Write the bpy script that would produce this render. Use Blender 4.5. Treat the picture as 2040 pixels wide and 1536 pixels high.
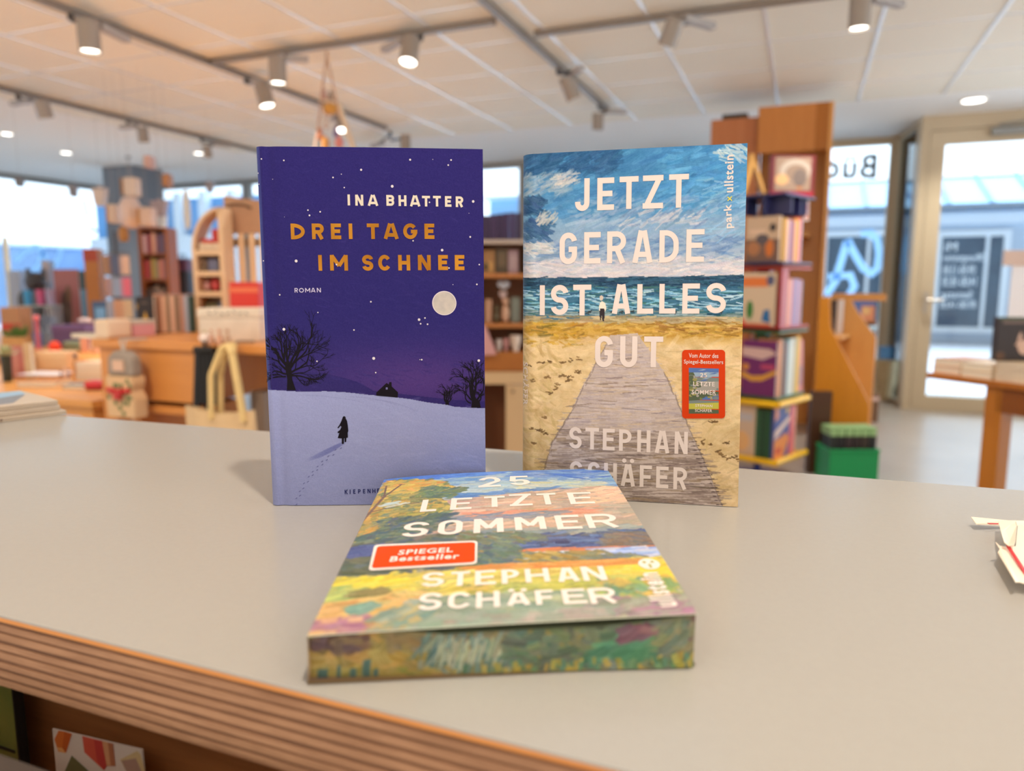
import bpy, bmesh, math, random
import numpy as np
from mathutils import Vector, Matrix, Euler

for o in list(bpy.data.objects):
    bpy.data.objects.remove(o, do_unlink=True)
SC = bpy.context.scene
COL = SC.collection
PI = math.pi

# ------------------------------------------------------------------ camera
FPX, CX, CY = 1450.0, 1020.0, 768.0          # focal length and centre, in pixels of the 2040 x 1536 frame
CAMZ = 1.20
PITCH = math.atan((CY - 566.0) / FPX)
YAW = math.atan((1603.0 - CX) / (FPX * math.cos(PITCH) + (CY - 566.0) * math.sin(PITCH)))
_h = np.array([-math.sin(YAW), math.cos(YAW), 0.0])
_up = np.array([0, 0, 1.0])
FW = _h * math.cos(PITCH) - _up * math.sin(PITCH)
RT = np.cross(_h, _up)
UP = np.cross(RT, FW)
CAM = np.array([0, 0, CAMZ])
cd = bpy.data.cameras.new('camera')
cd.sensor_fit = 'HORIZONTAL'
cd.sensor_width = 36.0
cd.lens = FPX / 2040.0 * 36.0
cd.clip_start = 0.02
cd.clip_end = 200
cd.dof.use_dof = True
cd.dof.focus_distance = 0.405
cd.dof.aperture_fstop = 6.6
cd.dof.aperture_blades = 0
camo = bpy.data.objects.new('camera', cd)
COL.objects.link(camo)
camo.matrix_world = Matrix(((RT[0], UP[0], -FW[0], 0), (RT[1], UP[1], -FW[1], 0), (RT[2], UP[2], -FW[2], CAMZ), (0, 0, 0, 1)))
SC.camera = camo

# ------------------------------------------------------------------ view, world, lights
SC.view_settings.view_transform = 'Standard'
SC.view_settings.look = 'None'
SC.view_settings.gamma = 1.0
SC.view_settings.use_curve_mapping = False
SC.view_settings.exposure = -0.10
SC.cycles.use_denoising = True
SC.cycles.max_bounces = 8
SC.cycles.transparent_max_bounces = 16
SC.cycles.sample_clamp_indirect = 6.0
SC.cycles.caustics_reflective = False
SC.cycles.caustics_refractive = False

w = bpy.data.worlds.new('overcast_sky')
SC.world = w
w.use_nodes = True
nt = w.node_tree
nt.nodes.clear()
wo = nt.nodes.new('ShaderNodeOutputWorld')
bg = nt.nodes.new('ShaderNodeBackground')
tc = nt.nodes.new('ShaderNodeTexCoord')
sx = nt.nodes.new('ShaderNodeSeparateXYZ')
mr = nt.nodes.new('ShaderNodeMapRange')
mr.inputs['From Min'].default_value = -0.45
mr.inputs['From Max'].default_value = 0.25
mix = nt.nodes.new('ShaderNodeMix')
mix.data_type = 'RGBA'
mix.inputs['A'].default_value = (0.80, .69, .59, 1)       # the lamp-lit rest of the shop, behind the camera
mix.inputs['B'].default_value = (2.7, 2.9, 3.1, 1)      # white overcast sky over the street
mz = nt.nodes.new('ShaderNodeMapRange')                    # glow added below eye level, like a bright floor, to light the ceiling
mz.inputs['From Min'].default_value = -0.35
mz.inputs['From Max'].default_value = 0.05
mz.inputs['To Min'].default_value = 4.6
mz.inputs['To Max'].default_value = 1.0
nt.links.new(tc.outputs['Generated'], sx.inputs[0])
nt.links.new(sx.outputs['Y'], mr.inputs['Value'])
nt.links.new(sx.outputs['Z'], mz.inputs['Value'])
nt.links.new(mr.outputs['Result'], mix.inputs['Factor'])
nt.links.new(mix.outputs['Result'], bg.inputs['Color'])
zz = nt.nodes.new('ShaderNodeMapRange')                    # an overcast sky is brighter towards the zenith
zz.inputs['From Min'].default_value = 0.12
zz.inputs['To Max'].default_value = 2.4
zf = nt.nodes.new('ShaderNodeMath')
zf.operation = 'MULTIPLY_ADD'
nt.links.new(sx.outputs['Z'], zz.inputs['Value'])
nt.links.new(zz.outputs['Result'], zf.inputs[0])
nt.links.new(mr.outputs['Result'], zf.inputs[1])
nt.links.new(mz.outputs['Result'], zf.inputs[2])
nt.links.new(zf.outputs[0], bg.inputs['Strength'])
nt.links.new(bg.outputs[0], wo.inputs[0])
LAMP_W = 92                                               # the lit ceiling spotlights


def spot(name, loc, target, energy, color=(1, .86, .70), size=70, blend=.8, radius=.05):
    l = bpy.data.lights.new(name, 'SPOT')
    l.energy = energy
    l.color = color
    l.spot_size = math.radians(size)
    l.spot_blend = blend
    l.shadow_soft_size = radius
    o = bpy.data.objects.new(name, l)
    COL.objects.link(o)
    d = Vector(target) - Vector(loc)
    o.rotation_euler = d.to_track_quat('-Z', 'Y').to_euler()
    o.location = loc
    return o


# shop spotlights over the counter, behind the camera
spot('shop_spot_key', (0.28, -0.04, 2.58), (-0.16, .36, 1.10), 72, size=75, radius=.035)
spot('shop_spot_left', (-1.15, -0.35, 2.50), (-0.2, .38, 1.1), 5, size=75, radius=.07)
spot('shop_spot_right', (1.3, 0.05, 2.50), (0.0, .36, 1.1), 7, size=75, radius=.07)

spot('added_spot_console', (-1.68, 0.1, 2.62), (-2.3, 2.2, .75), 130, size=52, radius=.05)  # added lamp without a fixture, brightens the console front
spot('added_spot_tower', (0.25, 1.2, 2.62), (0.0, 4.2, .9), 110, size=52, radius=.05)  # added lamp without a fixture, brightens the book tower


# ------------------------------------------------------------------ pixel -> room helpers (the room axes: X along the counter, Y into the shop)
def ray(x, y):
    return (x - CX) / FPX * RT - (y - CY) / FPX * UP + FW


def at_z(x, y, z):
    d = ray(x, y)
    return CAM + d * ((z - CAMZ) / d[2])


def at_y(x, y, Y):
    d = ray(x, y)
    return CAM + d * (Y / d[1])


def at_x(x, y, X):
    d = ray(x, y)
    return CAM + d * (X / d[0])


def at_d(x, y, D):
    return CAM + ray(x, y) * D


def depth_of(p):
    return float(np.dot(np.asarray(p) - CAM, FW))


# ------------------------------------------------------------------ colour and material helpers
def s2l(c):
    c = np.asarray(c, float) / 255.0
    return np.where(c <= .04045, c / 12.92, ((c + .055) / 1.055) ** 2.4)


_mats = {}


def mat(name, rgb, rough=.5, metal=0.0, spec=.5, noise=0.0, nscale=40.0, bump=0.0, emit=0.0, stretch=(1, 1, 1), rgb2=None, coat=0.0):
    """rgb in 0-255 sRGB; noise mixes rgb with rgb2 (or a darker tone) through a noise texture"""
    if name in _mats:
        return _mats[name]
    m = bpy.data.materials.new(name)
    m.use_nodes = True
    t = m.node_tree
    b = t.nodes['Principled BSDF']
    c = tuple(s2l(rgb)) + (1,)
    b.inputs['Base Color'].default_value = c
    b.inputs['Roughness'].default_value = rough
    b.inputs['Metallic'].default_value = metal
    b.inputs['Specular IOR Level'].default_value = spec
    b.inputs['Coat Weight'].default_value = coat
    if emit:
        b.inputs['Emission Color'].default_value = c
        b.inputs['Emission Strength'].default_value = emit
    if noise or bump:
        co = t.nodes.new('ShaderNodeTexCoord')
        mp = t.nodes.new('ShaderNodeMapping')
        mp.inputs['Scale'].default_value = stretch
        n = t.nodes.new('ShaderNodeTexNoise')
        n.inputs['Scale'].default_value = nscale
        n.inputs['Detail'].default_value = 5
        t.links.new(co.outputs['Object'], mp.inputs[0])
        t.links.new(mp.outputs[0], n.inputs['Vector'])
        if noise:
            mx = t.nodes.new('ShaderNodeMix')
            mx.data_type = 'RGBA'
            mx.inputs['A'].default_value = c
            c2 = s2l(rgb2) if rgb2 is not None else s2l(rgb) * .55
            mx.inputs['B'].default_value = tuple(c2) + (1,)
            r = t.nodes.new('ShaderNodeMapRange')
            r.inputs['From Min'].default_value = .35
            r.inputs['From Max'].default_value = .7
            r.inputs['To Max'].default_value = noise
            t.links.new(n.outputs['Fac'], r.inputs['Value'])
            t.links.new(r.outputs['Result'], mx.inputs['Factor'])
            t.links.new(mx.outputs['Result'], b.inputs['Base Color'])
        if bump:
            bp = t.nodes.new('ShaderNodeBump')
            bp.inputs['Strength'].default_value = bump
            bp.inputs['Distance'].default_value = .002
            t.links.new(n.outputs['Fac'], bp.inputs['Height'])
            t.links.new(bp.outputs[0], b.inputs['Normal'])
    _mats[name] = m
    return m


def wood(name, rgb, rgb2, scale=6.0, axis='X', rough=.45, amount=.8):
    """long grain along one object axis"""
    if name in _mats:
        return _mats[name]
    m = bpy.data.materials.new(name)
    m.use_nodes = True
    t = m.node_tree
    b = t.nodes['Principled BSDF']
    b.inputs['Roughness'].default_value = rough
    co = t.nodes.new('ShaderNodeTexCoord')
    mp = t.nodes.new('ShaderNodeMapping')
    st = [scale * 8] * 3
    st['XYZ'.index(axis)] = scale * .6
    mp.inputs['Scale'].default_value = st
    n = t.nodes.new('ShaderNodeTexNoise')
    n.inputs['Scale'].default_value = 1.0
    n.inputs['Detail'].default_value = 6
    n.inputs['Roughness'].default_value = .65
    mx = t.nodes.new('ShaderNodeMix')
    mx.data_type = 'RGBA'
    mx.inputs['A'].default_value = tuple(s2l(rgb)) + (1,)
    mx.inputs['B'].default_value = tuple(s2l(rgb2)) + (1,)
    r = t.nodes.new('ShaderNodeMapRange')
    r.inputs['From Min'].default_value = .4
    r.inputs['From Max'].default_value = .68
    r.inputs['To Max'].default_value = amount
    t.links.new(co.outputs['Object'], mp.inputs[0])
    t.links.new(mp.outputs[0], n.inputs['Vector'])
    t.links.new(n.outputs['Fac'], r.inputs['Value'])
    t.links.new(r.outputs['Result'], mx.inputs['Factor'])
    t.links.new(mx.outputs['Result'], b.inputs['Base Color'])
    _mats[name] = m
    return m


def glass_mat(name, tint=(235, 243, 248), gloss=.06):
    if name in _mats:
        return _mats[name]
    m = bpy.data.materials.new(name)
    m.use_nodes = True
    t = m.node_tree
    t.nodes.clear()
    o = t.nodes.new('ShaderNodeOutputMaterial')
    tr = t.nodes.new('ShaderNodeBsdfTransparent')
    tr.inputs['Color'].default_value = tuple(s2l(tint)) + (1,)
    gl = t.nodes.new('ShaderNodeBsdfGlossy')
    gl.inputs['Roughness'].default_value = .02
    fr = t.nodes.new('ShaderNodeFresnel')
    fr.inputs['IOR'].default_value = 1.35
    mx = t.nodes.new('ShaderNodeMixShader')
    t.links.new(fr.outputs[0], mx.inputs[0])
    t.links.new(tr.outputs[0], mx.inputs[1])
    t.links.new(gl.outputs[0], mx.inputs[2])
    t.links.new(mx.outputs[0], o.inputs[0])
    _mats[name] = m
    return m


# ------------------------------------------------------------------ mesh builder
class MB:
    def __init__(self):
        self.v, self.f, self.m = [], [], []

    def add(self, verts, faces, mi=0):
        o = len(self.v)
        self.v += [tuple(map(float, p)) for p in verts]
        for f in faces:
            self.f.append(tuple(i + o for i in f))
            self.m.append(mi)
        return self

    def box(self, c, s, mi=0, rz=0.0, rx=0.0, ry=0.0):
        hx, hy, hz = s[0] / 2, s[1] / 2, s[2] / 2
        vs = [Vector((x, y, z)) for x in (-hx, hx) for y in (-hy, hy) for z in (-hz, hz)]
        if rz or rx or ry:
            R = Euler((rx, ry, rz)).to_matrix()
            vs = [R @ p for p in vs]
        c = Vector(c)
        vs = [p + c for p in vs]
        return self.add(vs, [(0, 1, 3, 2), (4, 6, 7, 5), (0, 4, 5, 1), (2, 3, 7, 6), (0, 2, 6, 4), (1, 5, 7, 3)], mi)

    def bbox(self, x0, x1, y0, y1, z0, z1, mi=0):
        return self.box(((x0 + x1) / 2, (y0 + y1) / 2, (z0 + z1) / 2), (abs(x1 - x0), abs(y1 - y0), abs(z1 - z0)), mi)

    def cyl(self, p0, p1, r0, r1=None, n=20, mi=0, caps=True):
        r1 = r0 if r1 is None else r1
        p0, p1 = Vector(p0), Vector(p1)
        d = (p1 - p0).normalized()
        a = Vector((0, 0, 1)) if abs(d.z) < .9 else Vector((1, 0, 0))
        x = d.cross(a).normalized()
        y = d.cross(x)
        vs = []
        for p, r in ((p0, r0), (p1, r1)):
            for k in range(n):
                t = 2 * PI * k / n
                vs.append(p + (x * math.cos(t) + y * math.sin(t)) * r)
        fs = [(k, (k + 1) % n, n + (k + 1) % n, n + k) for k in range(n)]
        if caps:
            fs += [tuple(range(n - 1, -1, -1)), tuple(range(n, 2 * n))]
        return self.add(vs, fs, mi)

    def tube(self, pts, r, n=8, mi=0):
        for a, b in zip(pts[:-1], pts[1:]):
            self.cyl(a, b, r, r, n, mi)
        return self

    def lathe(self, prof, c=(0, 0, 0), n=24, mi=0):
        """prof: list of (radius, z)"""
        vs, fs = [], []
        for (r, z) in prof:
            for k in range(n):
                t = 2 * PI * k / n
                vs.append((c[0] + r * math.cos(t), c[1] + r * math.sin(t), c[2] + z))
        for i in range(len(prof) - 1):
            for k in range(n):
                a, b = i * n + k, i * n + (k + 1) % n
                fs.append((a, b, b + n, a + n))
        fs.append(tuple(range(n - 1, -1, -1)))
        fs.append(tuple((len(prof) - 1) * n + k for k in range(n)))
        return self.add(vs, fs, mi)

    def prism(self, poly, y0, y1, mi=0, plane='XZ'):
        """a polygon in XZ (or XY) pushed along Y (or Z)"""
        n = len(poly)
        if plane == 'XZ':
            vs = [(a, y0, b) for a, b in poly] + [(a, y1, b) for a, b in poly]
        elif plane == 'YZ':
            vs = [(y0, a, b) for a, b in poly] + [(y1, a, b) for a, b in poly]
        else:
            vs = [(a, b, y0) for a, b in poly] + [(a, b, y1) for a, b in poly]
        fs = [tuple(range(n)), tuple(range(2 * n - 1, n - 1, -1))]
        fs += [(k, n + k, n + (k + 1) % n, (k + 1) % n) for k in range(n)]
        return self.add(vs, fs, mi)

    def ball(self, c, r, n=14, mi=0, sq=(1, 1, 1)):
        vs, fs = [], []
        for i in range(n + 1):
            a = PI * i / n
            for k in range(n * 2):
                t = PI * k / n
                vs.append((c[0] + r * sq[0] * math.sin(a) * math.cos(t), c[1] + r * sq[1] * math.sin(a) * math.sin(t), c[2] + r * sq[2] * math.cos(a)))
        w_ = n * 2
        for i in range(n):
            for k in range(w_):
                fs.append((i * w_ + k, (i + 1) * w_ + k, (i + 1) * w_ + (k + 1) % w_, i * w_ + (k + 1) % w_))
        return self.add(vs, fs, mi)

    def build(self, name, mats, parent=None, loc=(0, 0, 0), rz=0.0, bevel=0.0, smooth=False, seg=2):
        me = bpy.data.meshes.new(name)
        me.from_pydata(self.v, [], self.f)
        for m in (mats if isinstance(mats, (list, tuple)) else [mats]):
            me.materials.append(m)
        me.polygons.foreach_set('material_index', self.m)
        me.validate()
        bm = bmesh.new()
        bm.from_mesh(me)
        bmesh.ops.recalc_face_normals(bm, faces=bm.faces)
        bm.to_mesh(me)
        bm.free()
        if smooth:
            me.polygons.foreach_set('use_smooth', [True] * len(me.polygons))
            me.set_sharp_from_angle(angle=math.radians(38))
        o = bpy.data.objects.new(name, me)
        COL.objects.link(o)
        o.location = loc
        o.rotation_euler = (0, 0, rz)
        if parent:
            o.parent = parent
        if bevel:
            b = o.modifiers.new('bevel', 'BEVEL')
            b.width = bevel
            b.segments = seg
            b.limit_method = 'ANGLE'
        return o


def tag(o, label, cat, group=None, kind=None):
    if label:
        o['label'] = label
    if cat:
        o['category'] = cat
    if group:
        o['group'] = group
    if kind:
        o['kind'] = kind
    return o


def thing(name, label, cat, loc=(0, 0, 0), rz=0.0, group=None):
    o = bpy.data.objects.new(name, None)
    o.empty_display_size = .05
    COL.objects.link(o)
    o.location = loc
    o.rotation_euler = (0, 0, rz)
    return tag(o, label, cat, group)


def struct(o):
    o['kind'] = 'structure'
    return o


# ------------------------------------------------------------------ room shell
CEIL = 2.73
XL, YB, XD, YD = -10.45, 8.85, 0.93, 7.92       # left wall, shop-front wall, glass return beside the door, door plane
TX0, TY1 = -6.3, 7.02                           # edge of the tiled part of the ceiling

M_plaster = mat('white_plaster', (246, 244, 240), .8)
M_tile = mat('mineral_ceiling_tile', (246, 240, 226), .9, noise=.25, nscale=160, rgb2=(232, 224, 208))
M_bar = mat('white_ceiling_bar', (236, 238, 242), .25, spec=.8)
M_floor = mat('pale_floor_tiles', (172, 163, 152), .3, noise=.6, nscale=2.2, rgb2=(148, 138, 127))
M_alu = mat('champagne_aluminium', (200, 184, 156), .45, metal=.1)
M_alu_grey = mat('grey_aluminium', (150, 152, 150), .4, metal=.35)
M_glass = glass_mat('window_glass')

mb = MB()
mb.bbox(XL - .3, 4.5, -2.2, YB + .25, -.12, 0)
struct(mb.build('floor', M_floor))

mb = MB()
mb.bbox(TX0, 4.5, -2.0, TY1, CEIL, CEIL + .1, 0)
mb.bbox(XL - .3, TX0, -2.0, YB + .3, CEIL - .004, CEIL + .1, 1)
mb.bbox(TX0, XD, TY1, YB + .3, CEIL - .004, CEIL + .1, 1)
mb.bbox(XD, 4.5, TY1, YD + .1, CEIL - .004, CEIL + .1, 1)
GX0, GY0, GS = -.29, 5.15, .628
for k in range(-9, 8):
    x = GX0 + GS * k
    if TX0 < x < 4.4:
        mb.bbox(x - .011, x + .011, -2.0, TY1, CEIL - .006, CEIL, 2)
for k in range(-11, 3):
    y = GY0 + GS * k
    mb.bbox(TX0, 4.4, y - .007, y + .007, CEIL - .003, CEIL, 2)
struct(mb.build('ceiling', [M_tile, M_plaster, M_bar]))

# ------------------------------------------------------------------ counter
CT = 1.073
counter = thing('shop_counter', 'long counter with pale grey laminate top and layered plywood edge', 'counter', (0, .35, 0))
M_lam = mat('grey_laminate', (174, 171, 166), .24, spec=.6, noise=.12, nscale=300, rgb2=(161, 158, 152))
M_ply1 = wood('plywood_light_layer', (172, 130, 98), (132, 92, 64), 46, 'X', .65)
M_ply2 = wood('plywood_dark_layer', (124, 86, 60), (84, 54, 36), 46, 'X', .75)
M_ply0 = wood('plywood_top_veneer', (218, 148, 78), (196, 122, 56), 9, 'X', .5)
M_beech = wood('steamed_beech', (170, 112, 66), (140, 86, 48), 14, 'X', .42)


def far_y(x):
    return .519 + .046 * x


NE = .1745
mb = MB()
mb.prism([(-1.6, NE), (.95, NE), (.95, far_y(.95)), (-1.6, far_y(-1.6))], CT - .0009, CT, plane='XY')
mb.build('laminate_top', M_lam, counter, (0, -.35, 0))
mb = MB()
z = CT - .0009
layers = [.0017, .0014, .0025, .0011, .0028, .0016, .0024, .0012, .0027, .0017, .0023, .0012, .0026, .0013, .0025]
for i, t in enumerate(layers):
    ins = 0.0 if i % 2 == 0 else .0005
    mi = 2 if i == 0 else (0 if i % 2 == 0 else 1)
    mb.prism([(-1.6, NE + ins), (.95, NE + ins), (.95, far_y(.95) - .001), (-1.6, far_y(-1.6) - .001)], z - t, z, mi, plane='XY')
    z -= t
PLYB = z
mb.build('plywood_board', [M_ply1, M_ply2, M_ply0], counter, (0, -.35, 0))
mb = MB()
mb.bbox(-1.55, .9, .200, .218, 0, PLYB)
mb.build('front_panel', M_beech, counter, (0, -.35, 0))
mb = MB()
mb.bbox(-1.55, .9, .218, .40, .06, .09)
mb.bbox(-1.55, -1.53, .218, .44, 0, PLYB)
mb.bbox(.88, .9, .218, .44, 0, PLYB)
mb.bbox(-1.53, .88, .40, .418, 0, PLYB)
mb.build('carcass', M_beech, counter, (0, -.35, 0))
LEDZ = CAMZ - .232
mb = MB()
mb.bbox(-1.5, .85, .140, .2, LEDZ - .018, LEDZ)
mb.build('display_ledge', M_beech, counter, (0, -.35, 0))
lz = float(at_y(0, 1508, .150)[2])
mb = MB()
mb.bbox(-1.5, .85, .1435, .150, LEDZ - .02, lz - .004)
mb.bbox(-1.5, .85, .1425, .151, lz - .004, lz)
mb.build('ledge_lip', mat('grey_brown_ledge_lip', (66, 58, 54), .5), counter, (0, -.35, 0))

# ------------------------------------------------------------------ lettering made of strokes
def _arc(cx, cy, rx, ry, a0, a1, n=14):
    return [(cx + rx * math.cos(math.radians(a0 + (a1 - a0) * i / n)), cy + ry * math.sin(math.radians(a0 + (a1 - a0) * i / n))) for i in range(n + 1)]


def glyph(ch, w, h, th, geo=False):
    a = th / 2
    W, H, m = w - a, h - a, h * .5
    rr = (w - th) / 2
    rv = min(rr * (1.0 if not geo else 1.0), (h - th) / 2)
    ry = rv if not geo else (h - th) / 2
    if not geo:
        ry = min(rr * 1.1, (h - th) / 2)
    if ch == 'I':
        return [[(w / 2, 0), (w / 2, h)]]
    if ch == 'L':
        return [[(a, h), (a, a), (w, a)]]
    if ch == 'T':
        return [[(0, H), (w, H)], [(w / 2, 0), (w / 2, H)]]
    if ch == 'E':
        return [[(w, H), (a, H), (a, a), (w, a)], [(a, m + .01 * h), (w * .9, m + .01 * h)]]
    if ch == 'F':
        return [[(w, H), (a, H), (a, 0)], [(a, .47 * h), (w * .9, .47 * h)]]
    if ch == 'H':
        return [[(a, 0), (a, h)], [(W, 0), (W, h)], [(a, m), (W, m)]]
    if ch == 'J':
        return [[(W, h), (W, a + ry)] + _arc(w / 2, a + ry, rr, ry, 0, -180)[1:] + [(a, a + ry + .04 * h)]]
    if ch == 'U':
        return [[(a, h), (a, a + ry)] + _arc(w / 2, a + ry, rr, ry, 180, 360)[1:] + [(W, h)]]
    if ch == 'Z':
        return [[(0, H), (w, H)], [(0, a), (w, a)], [(W - a * .1, H + a * .6), (a + a * .1, a - a * .6)]]
    if ch == 'A':
        k = th * .62
        return [[(a, 0), (w / 2 - k * .45, h)], [(W, 0), (w / 2 + k * .45, h)], [(w * .22, .26 * h), (w * .78, .26 * h)]]
    if ch == 'N':
        return [[(a, 0), (a, h)], [(W, 0), (W, h)], [(a * 1.15, h - a * .2), (w - a * 1.15, a * .2)]]
    if ch == 'M':
        return [[(a, 0), (a, h)], [(W, 0), (W, h)], [(a * 1.1, h - a * .3), (w / 2, .3 * h)], [(w - a * 1.1, h - a * .3), (w / 2, .3 * h)]]
    if ch in 'RPB':
        mid = .46 * h if ch != 'B' else .52 * h
        q = (H - mid) / 2
        q2 = min(q, w * .5)
        top = [(a, H), (W - q2, H)] + _arc(W - q2, H - q, q2, q, 90, -90)[1:] + [(a, mid)]
        out = [[(a, 0), (a, h)], top]
        if ch == 'R':
            out.append([(w * .52, mid), (W - .02 * w, 0)])
        if ch == 'B':
            q = (mid - a) / 2
            out.append([(a, mid), (W - q2, mid)] + _arc(W - q2, mid - q, q2, q, 90, -90)[1:] + [(a, a)])
        return out
    if ch == 'D':
        rx = min(rr * (1.5 if not geo else 1.9), w - th)
        y2 = min(rx, (h - th) / 2) if not geo else (h - th) / 2
        return [[(a, 0), (a, h)], [(a, H), (W - rx, H)] + _arc(W - rx, H - y2, rx, y2, 90, 0)[1:] + _arc(W - rx, a + y2, rx, y2, 0, -90) + [(a, a)]]
    if ch in 'OQ':
        return [_arc(w / 2, H - ry, rr, ry, 90, 180) + _arc(w / 2, a + ry, rr, ry, 180, 360) + _arc(w / 2, H - ry, rr, ry, 0, 90)]
    if ch == 'C':
        return [_arc(w / 2, H - ry, rr, ry, 12 if not geo else 35, 180) + _arc(w / 2, a + ry, rr, ry, 180, 348 if not geo else 325)]
    if ch == 'G':
        if geo:
            return [_arc(w / 2, H - ry, rr, ry, 38, 180) + _arc(w / 2, a + ry, rr, ry, 180, 358), [(w, m - .02 * h), (w * .55, m - .02 * h)]]
        return [_arc(w / 2, H - ry, rr, ry, 10, 180) + _arc(w / 2, a + ry, rr, ry, 180, 360) + [(W, .47 * h), (w * .52, .47 * h)]]
    if ch == 'S':
        q = (m - a) / 2 + a * .0
        return [_arc(w / 2, H - q, rr, q, 8, 90, 8) + _arc(w / 2, H - q, rr, q, 90, 262, 14)[1:] + _arc(w / 2, a + q, rr, q, 82, -90, 14) + _arc(w / 2, a + q, rr, q, -90, -172, 8)[1:]]
    if ch == 'K':
        return [[(a, 0), (a, h)], [(a, .38 * h), (W, h)], [(w * .38, .58 * h), (W, 0)]]
    if ch == '2':
        q = h * .27
        return [_arc(w / 2, H - q, rr, q, 170, -28, 16) + [(a * 1.0, a)], [(0, a), (w, a)]]
    if ch == '5':
        q = h * .31 - a
        return [[(w * .93, H), (a * 1.3, H), (a * 1.05, .5 * h)] + _arc(w / 2, a + q, rr, q, 135, -165, 18)]
    return []


def ribbon(pts, th):
    """left and right borders of a stroke with mitred joints"""
    P = np.array(pts, float)
    keep = [0] + [i for i in range(1, len(P)) if np.linalg.norm(P[i] - P[i - 1]) > 1e-9]
    P = P[keep]
    d = np.diff(P, axis=0)
    d /= np.linalg.norm(d, axis=1)[:, None]
    n = np.stack([-d[:, 1], d[:, 0]], 1)
    closed = np.linalg.norm(P[0] - P[-1]) < 1e-7
    L, R = [], []
    for i in range(len(P)):
        if i == 0:
            na, nb = (n[-1], n[0]) if closed else (n[0], n[0])
        elif i == len(P) - 1:
            na, nb = (n[-1], n[0]) if closed else (n[-1], n[-1])
        else:
            na, nb = n[i - 1], n[i]
        mm = na + nb
        mm /= max(np.linalg.norm(mm), 1e-6)
        k = 1.0 / max(.45, float(mm @ na))
        L.append(P[i] + mm * th / 2 * k)
        R.append(P[i] - mm * th / 2 * k)
    return L, R


class Decals:
    """flat printed shapes laid on a surface function S(t, v, off)"""

    def __init__(self, S, inv):
        self.S, self.inv = S, inv
        self.v, self.f, self.m = [], [], []
        self.k = 0

    def _off(self, base):
        self.k += 1
        return base + (self.k % 40) * 1e-6

    def strip(self, pts, th, mi, base=1.2e-4):
        L, R = ribbon(pts, th)
        o = len(self.v)
        off = self._off(base)
        for a, b in zip(L, R):
            self.v.append(self.S(a[0], a[1], off))
            self.v.append(self.S(b[0], b[1], off))
        for i in range(len(L) - 1):
            self.f.append((o + 2 * i, o + 2 * i + 1, o + 2 * i + 3, o + 2 * i + 2))
            self.m.append(mi)

    def taper(self, pts, w0, w1, mi, base=1.2e-4):
        L, R = ribbon(pts, 2.0)
        o = len(self.v)
        off = self._off(base)
        for i, (a, b) in enumerate(zip(L, R)):
            c = (np.array(a) + np.array(b)) / 2
            k = (w0 + (w1 - w0) * i / (len(L) - 1)) / 2
            self.v.append(self.S(*(c + (np.array(a) - c) * k), off))
            self.v.append(self.S(*(c + (np.array(b) - c) * k), off))
        for i in range(len(L) - 1):
            self.f.append((o + 2 * i, o + 2 * i + 1, o + 2 * i + 3, o + 2 * i + 2))
            self.m.append(mi)

    def poly(self, pts, mi, base=1.0e-4):
        o = len(self.v)
        off = self._off(base)
        for p in pts:
            self.v.append(self.S(p[0], p[1], off))
        self.f.append(tuple(range(o, o + len(pts))))
        self.m.append(mi)

    def polypx(self, pts, mi, base=1.0e-4):
        self.poly([self.inv(*p) for p in pts], mi, base)

    def disc(self, px, py, rpx, mi, n=20, base=1.0e-4):
        c = self.inv(px, py)
        r = abs(self.inv(px + rpx, py)[0] - c[0])
        self.poly([(c[0] + r * math.cos(2 * PI * k / n), c[1] + r * math.sin(2 * PI * k / n)) for k in range(n)], mi, base)

    def letter(self, ch, x0, x1, yb, yt, thpx, mi, geo=False, base=1.6e-4, thm=None, um=.15):
        """a capital in the photo box x0..x1 (at its foot yb) and yt"""
        t0, v0 = self.inv(x0, yb)
        t1, _ = self.inv(x1, yb)
        _, v1 = self.inv((x0 + x1) / 2, yt)
        th = thm if thm else thpx * (t1 - t0) / max(1e-6, (x1 - x0))
        uml = ch == 'Ä'
        for pl in glyph('A' if uml else ch, t1 - t0, v1 - v0, th, geo):
            self.strip([(t0 + x, v0 + y) for x, y in pl], th, mi, base)
        if uml:
            for s in (-1, 1):
                c = ((t0 + t1) / 2 + s * (t1 - t0) * .27, v1 + (v1 - v0) * um)
                r = th * .58
                self.poly([(c[0] + r * math.cos(2 * PI * k / 16), c[1] + r * math.sin(2 * PI * k / 16)) for k in range(16)], mi, base)

    def text(self, s, t0, v0, width, mi, rot=0.0, height=None, bold=0.0, base=1.6e-4, shear=0.0):
        """small print: built-in font, scaled to a width (and height), laid from (t0, v0) along rot"""
        vs, fs = text_mesh(s, bold)
        mn, mx = vs.min(0), vs.max(0)
        k = width / (mx[0] - mn[0])
        ky = k if height is None else height / (mx[1] - mn[1])
        o = len(self.v)
        off = self._off(base)
        c, sn = math.cos(rot), math.sin(rot)
        for x, y in vs:
            x, y = (x - mn[0]) * k + shear * (y - mn[1]) * ky, (y - mn[1]) * ky
            self.v.append(self.S(t0 + c * x - sn * y, v0 + sn * x + c * y, off))
        for f in fs:
            self.f.append(tuple(i + o for i in f))
            self.m.append(mi)


_tm = {}


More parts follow.
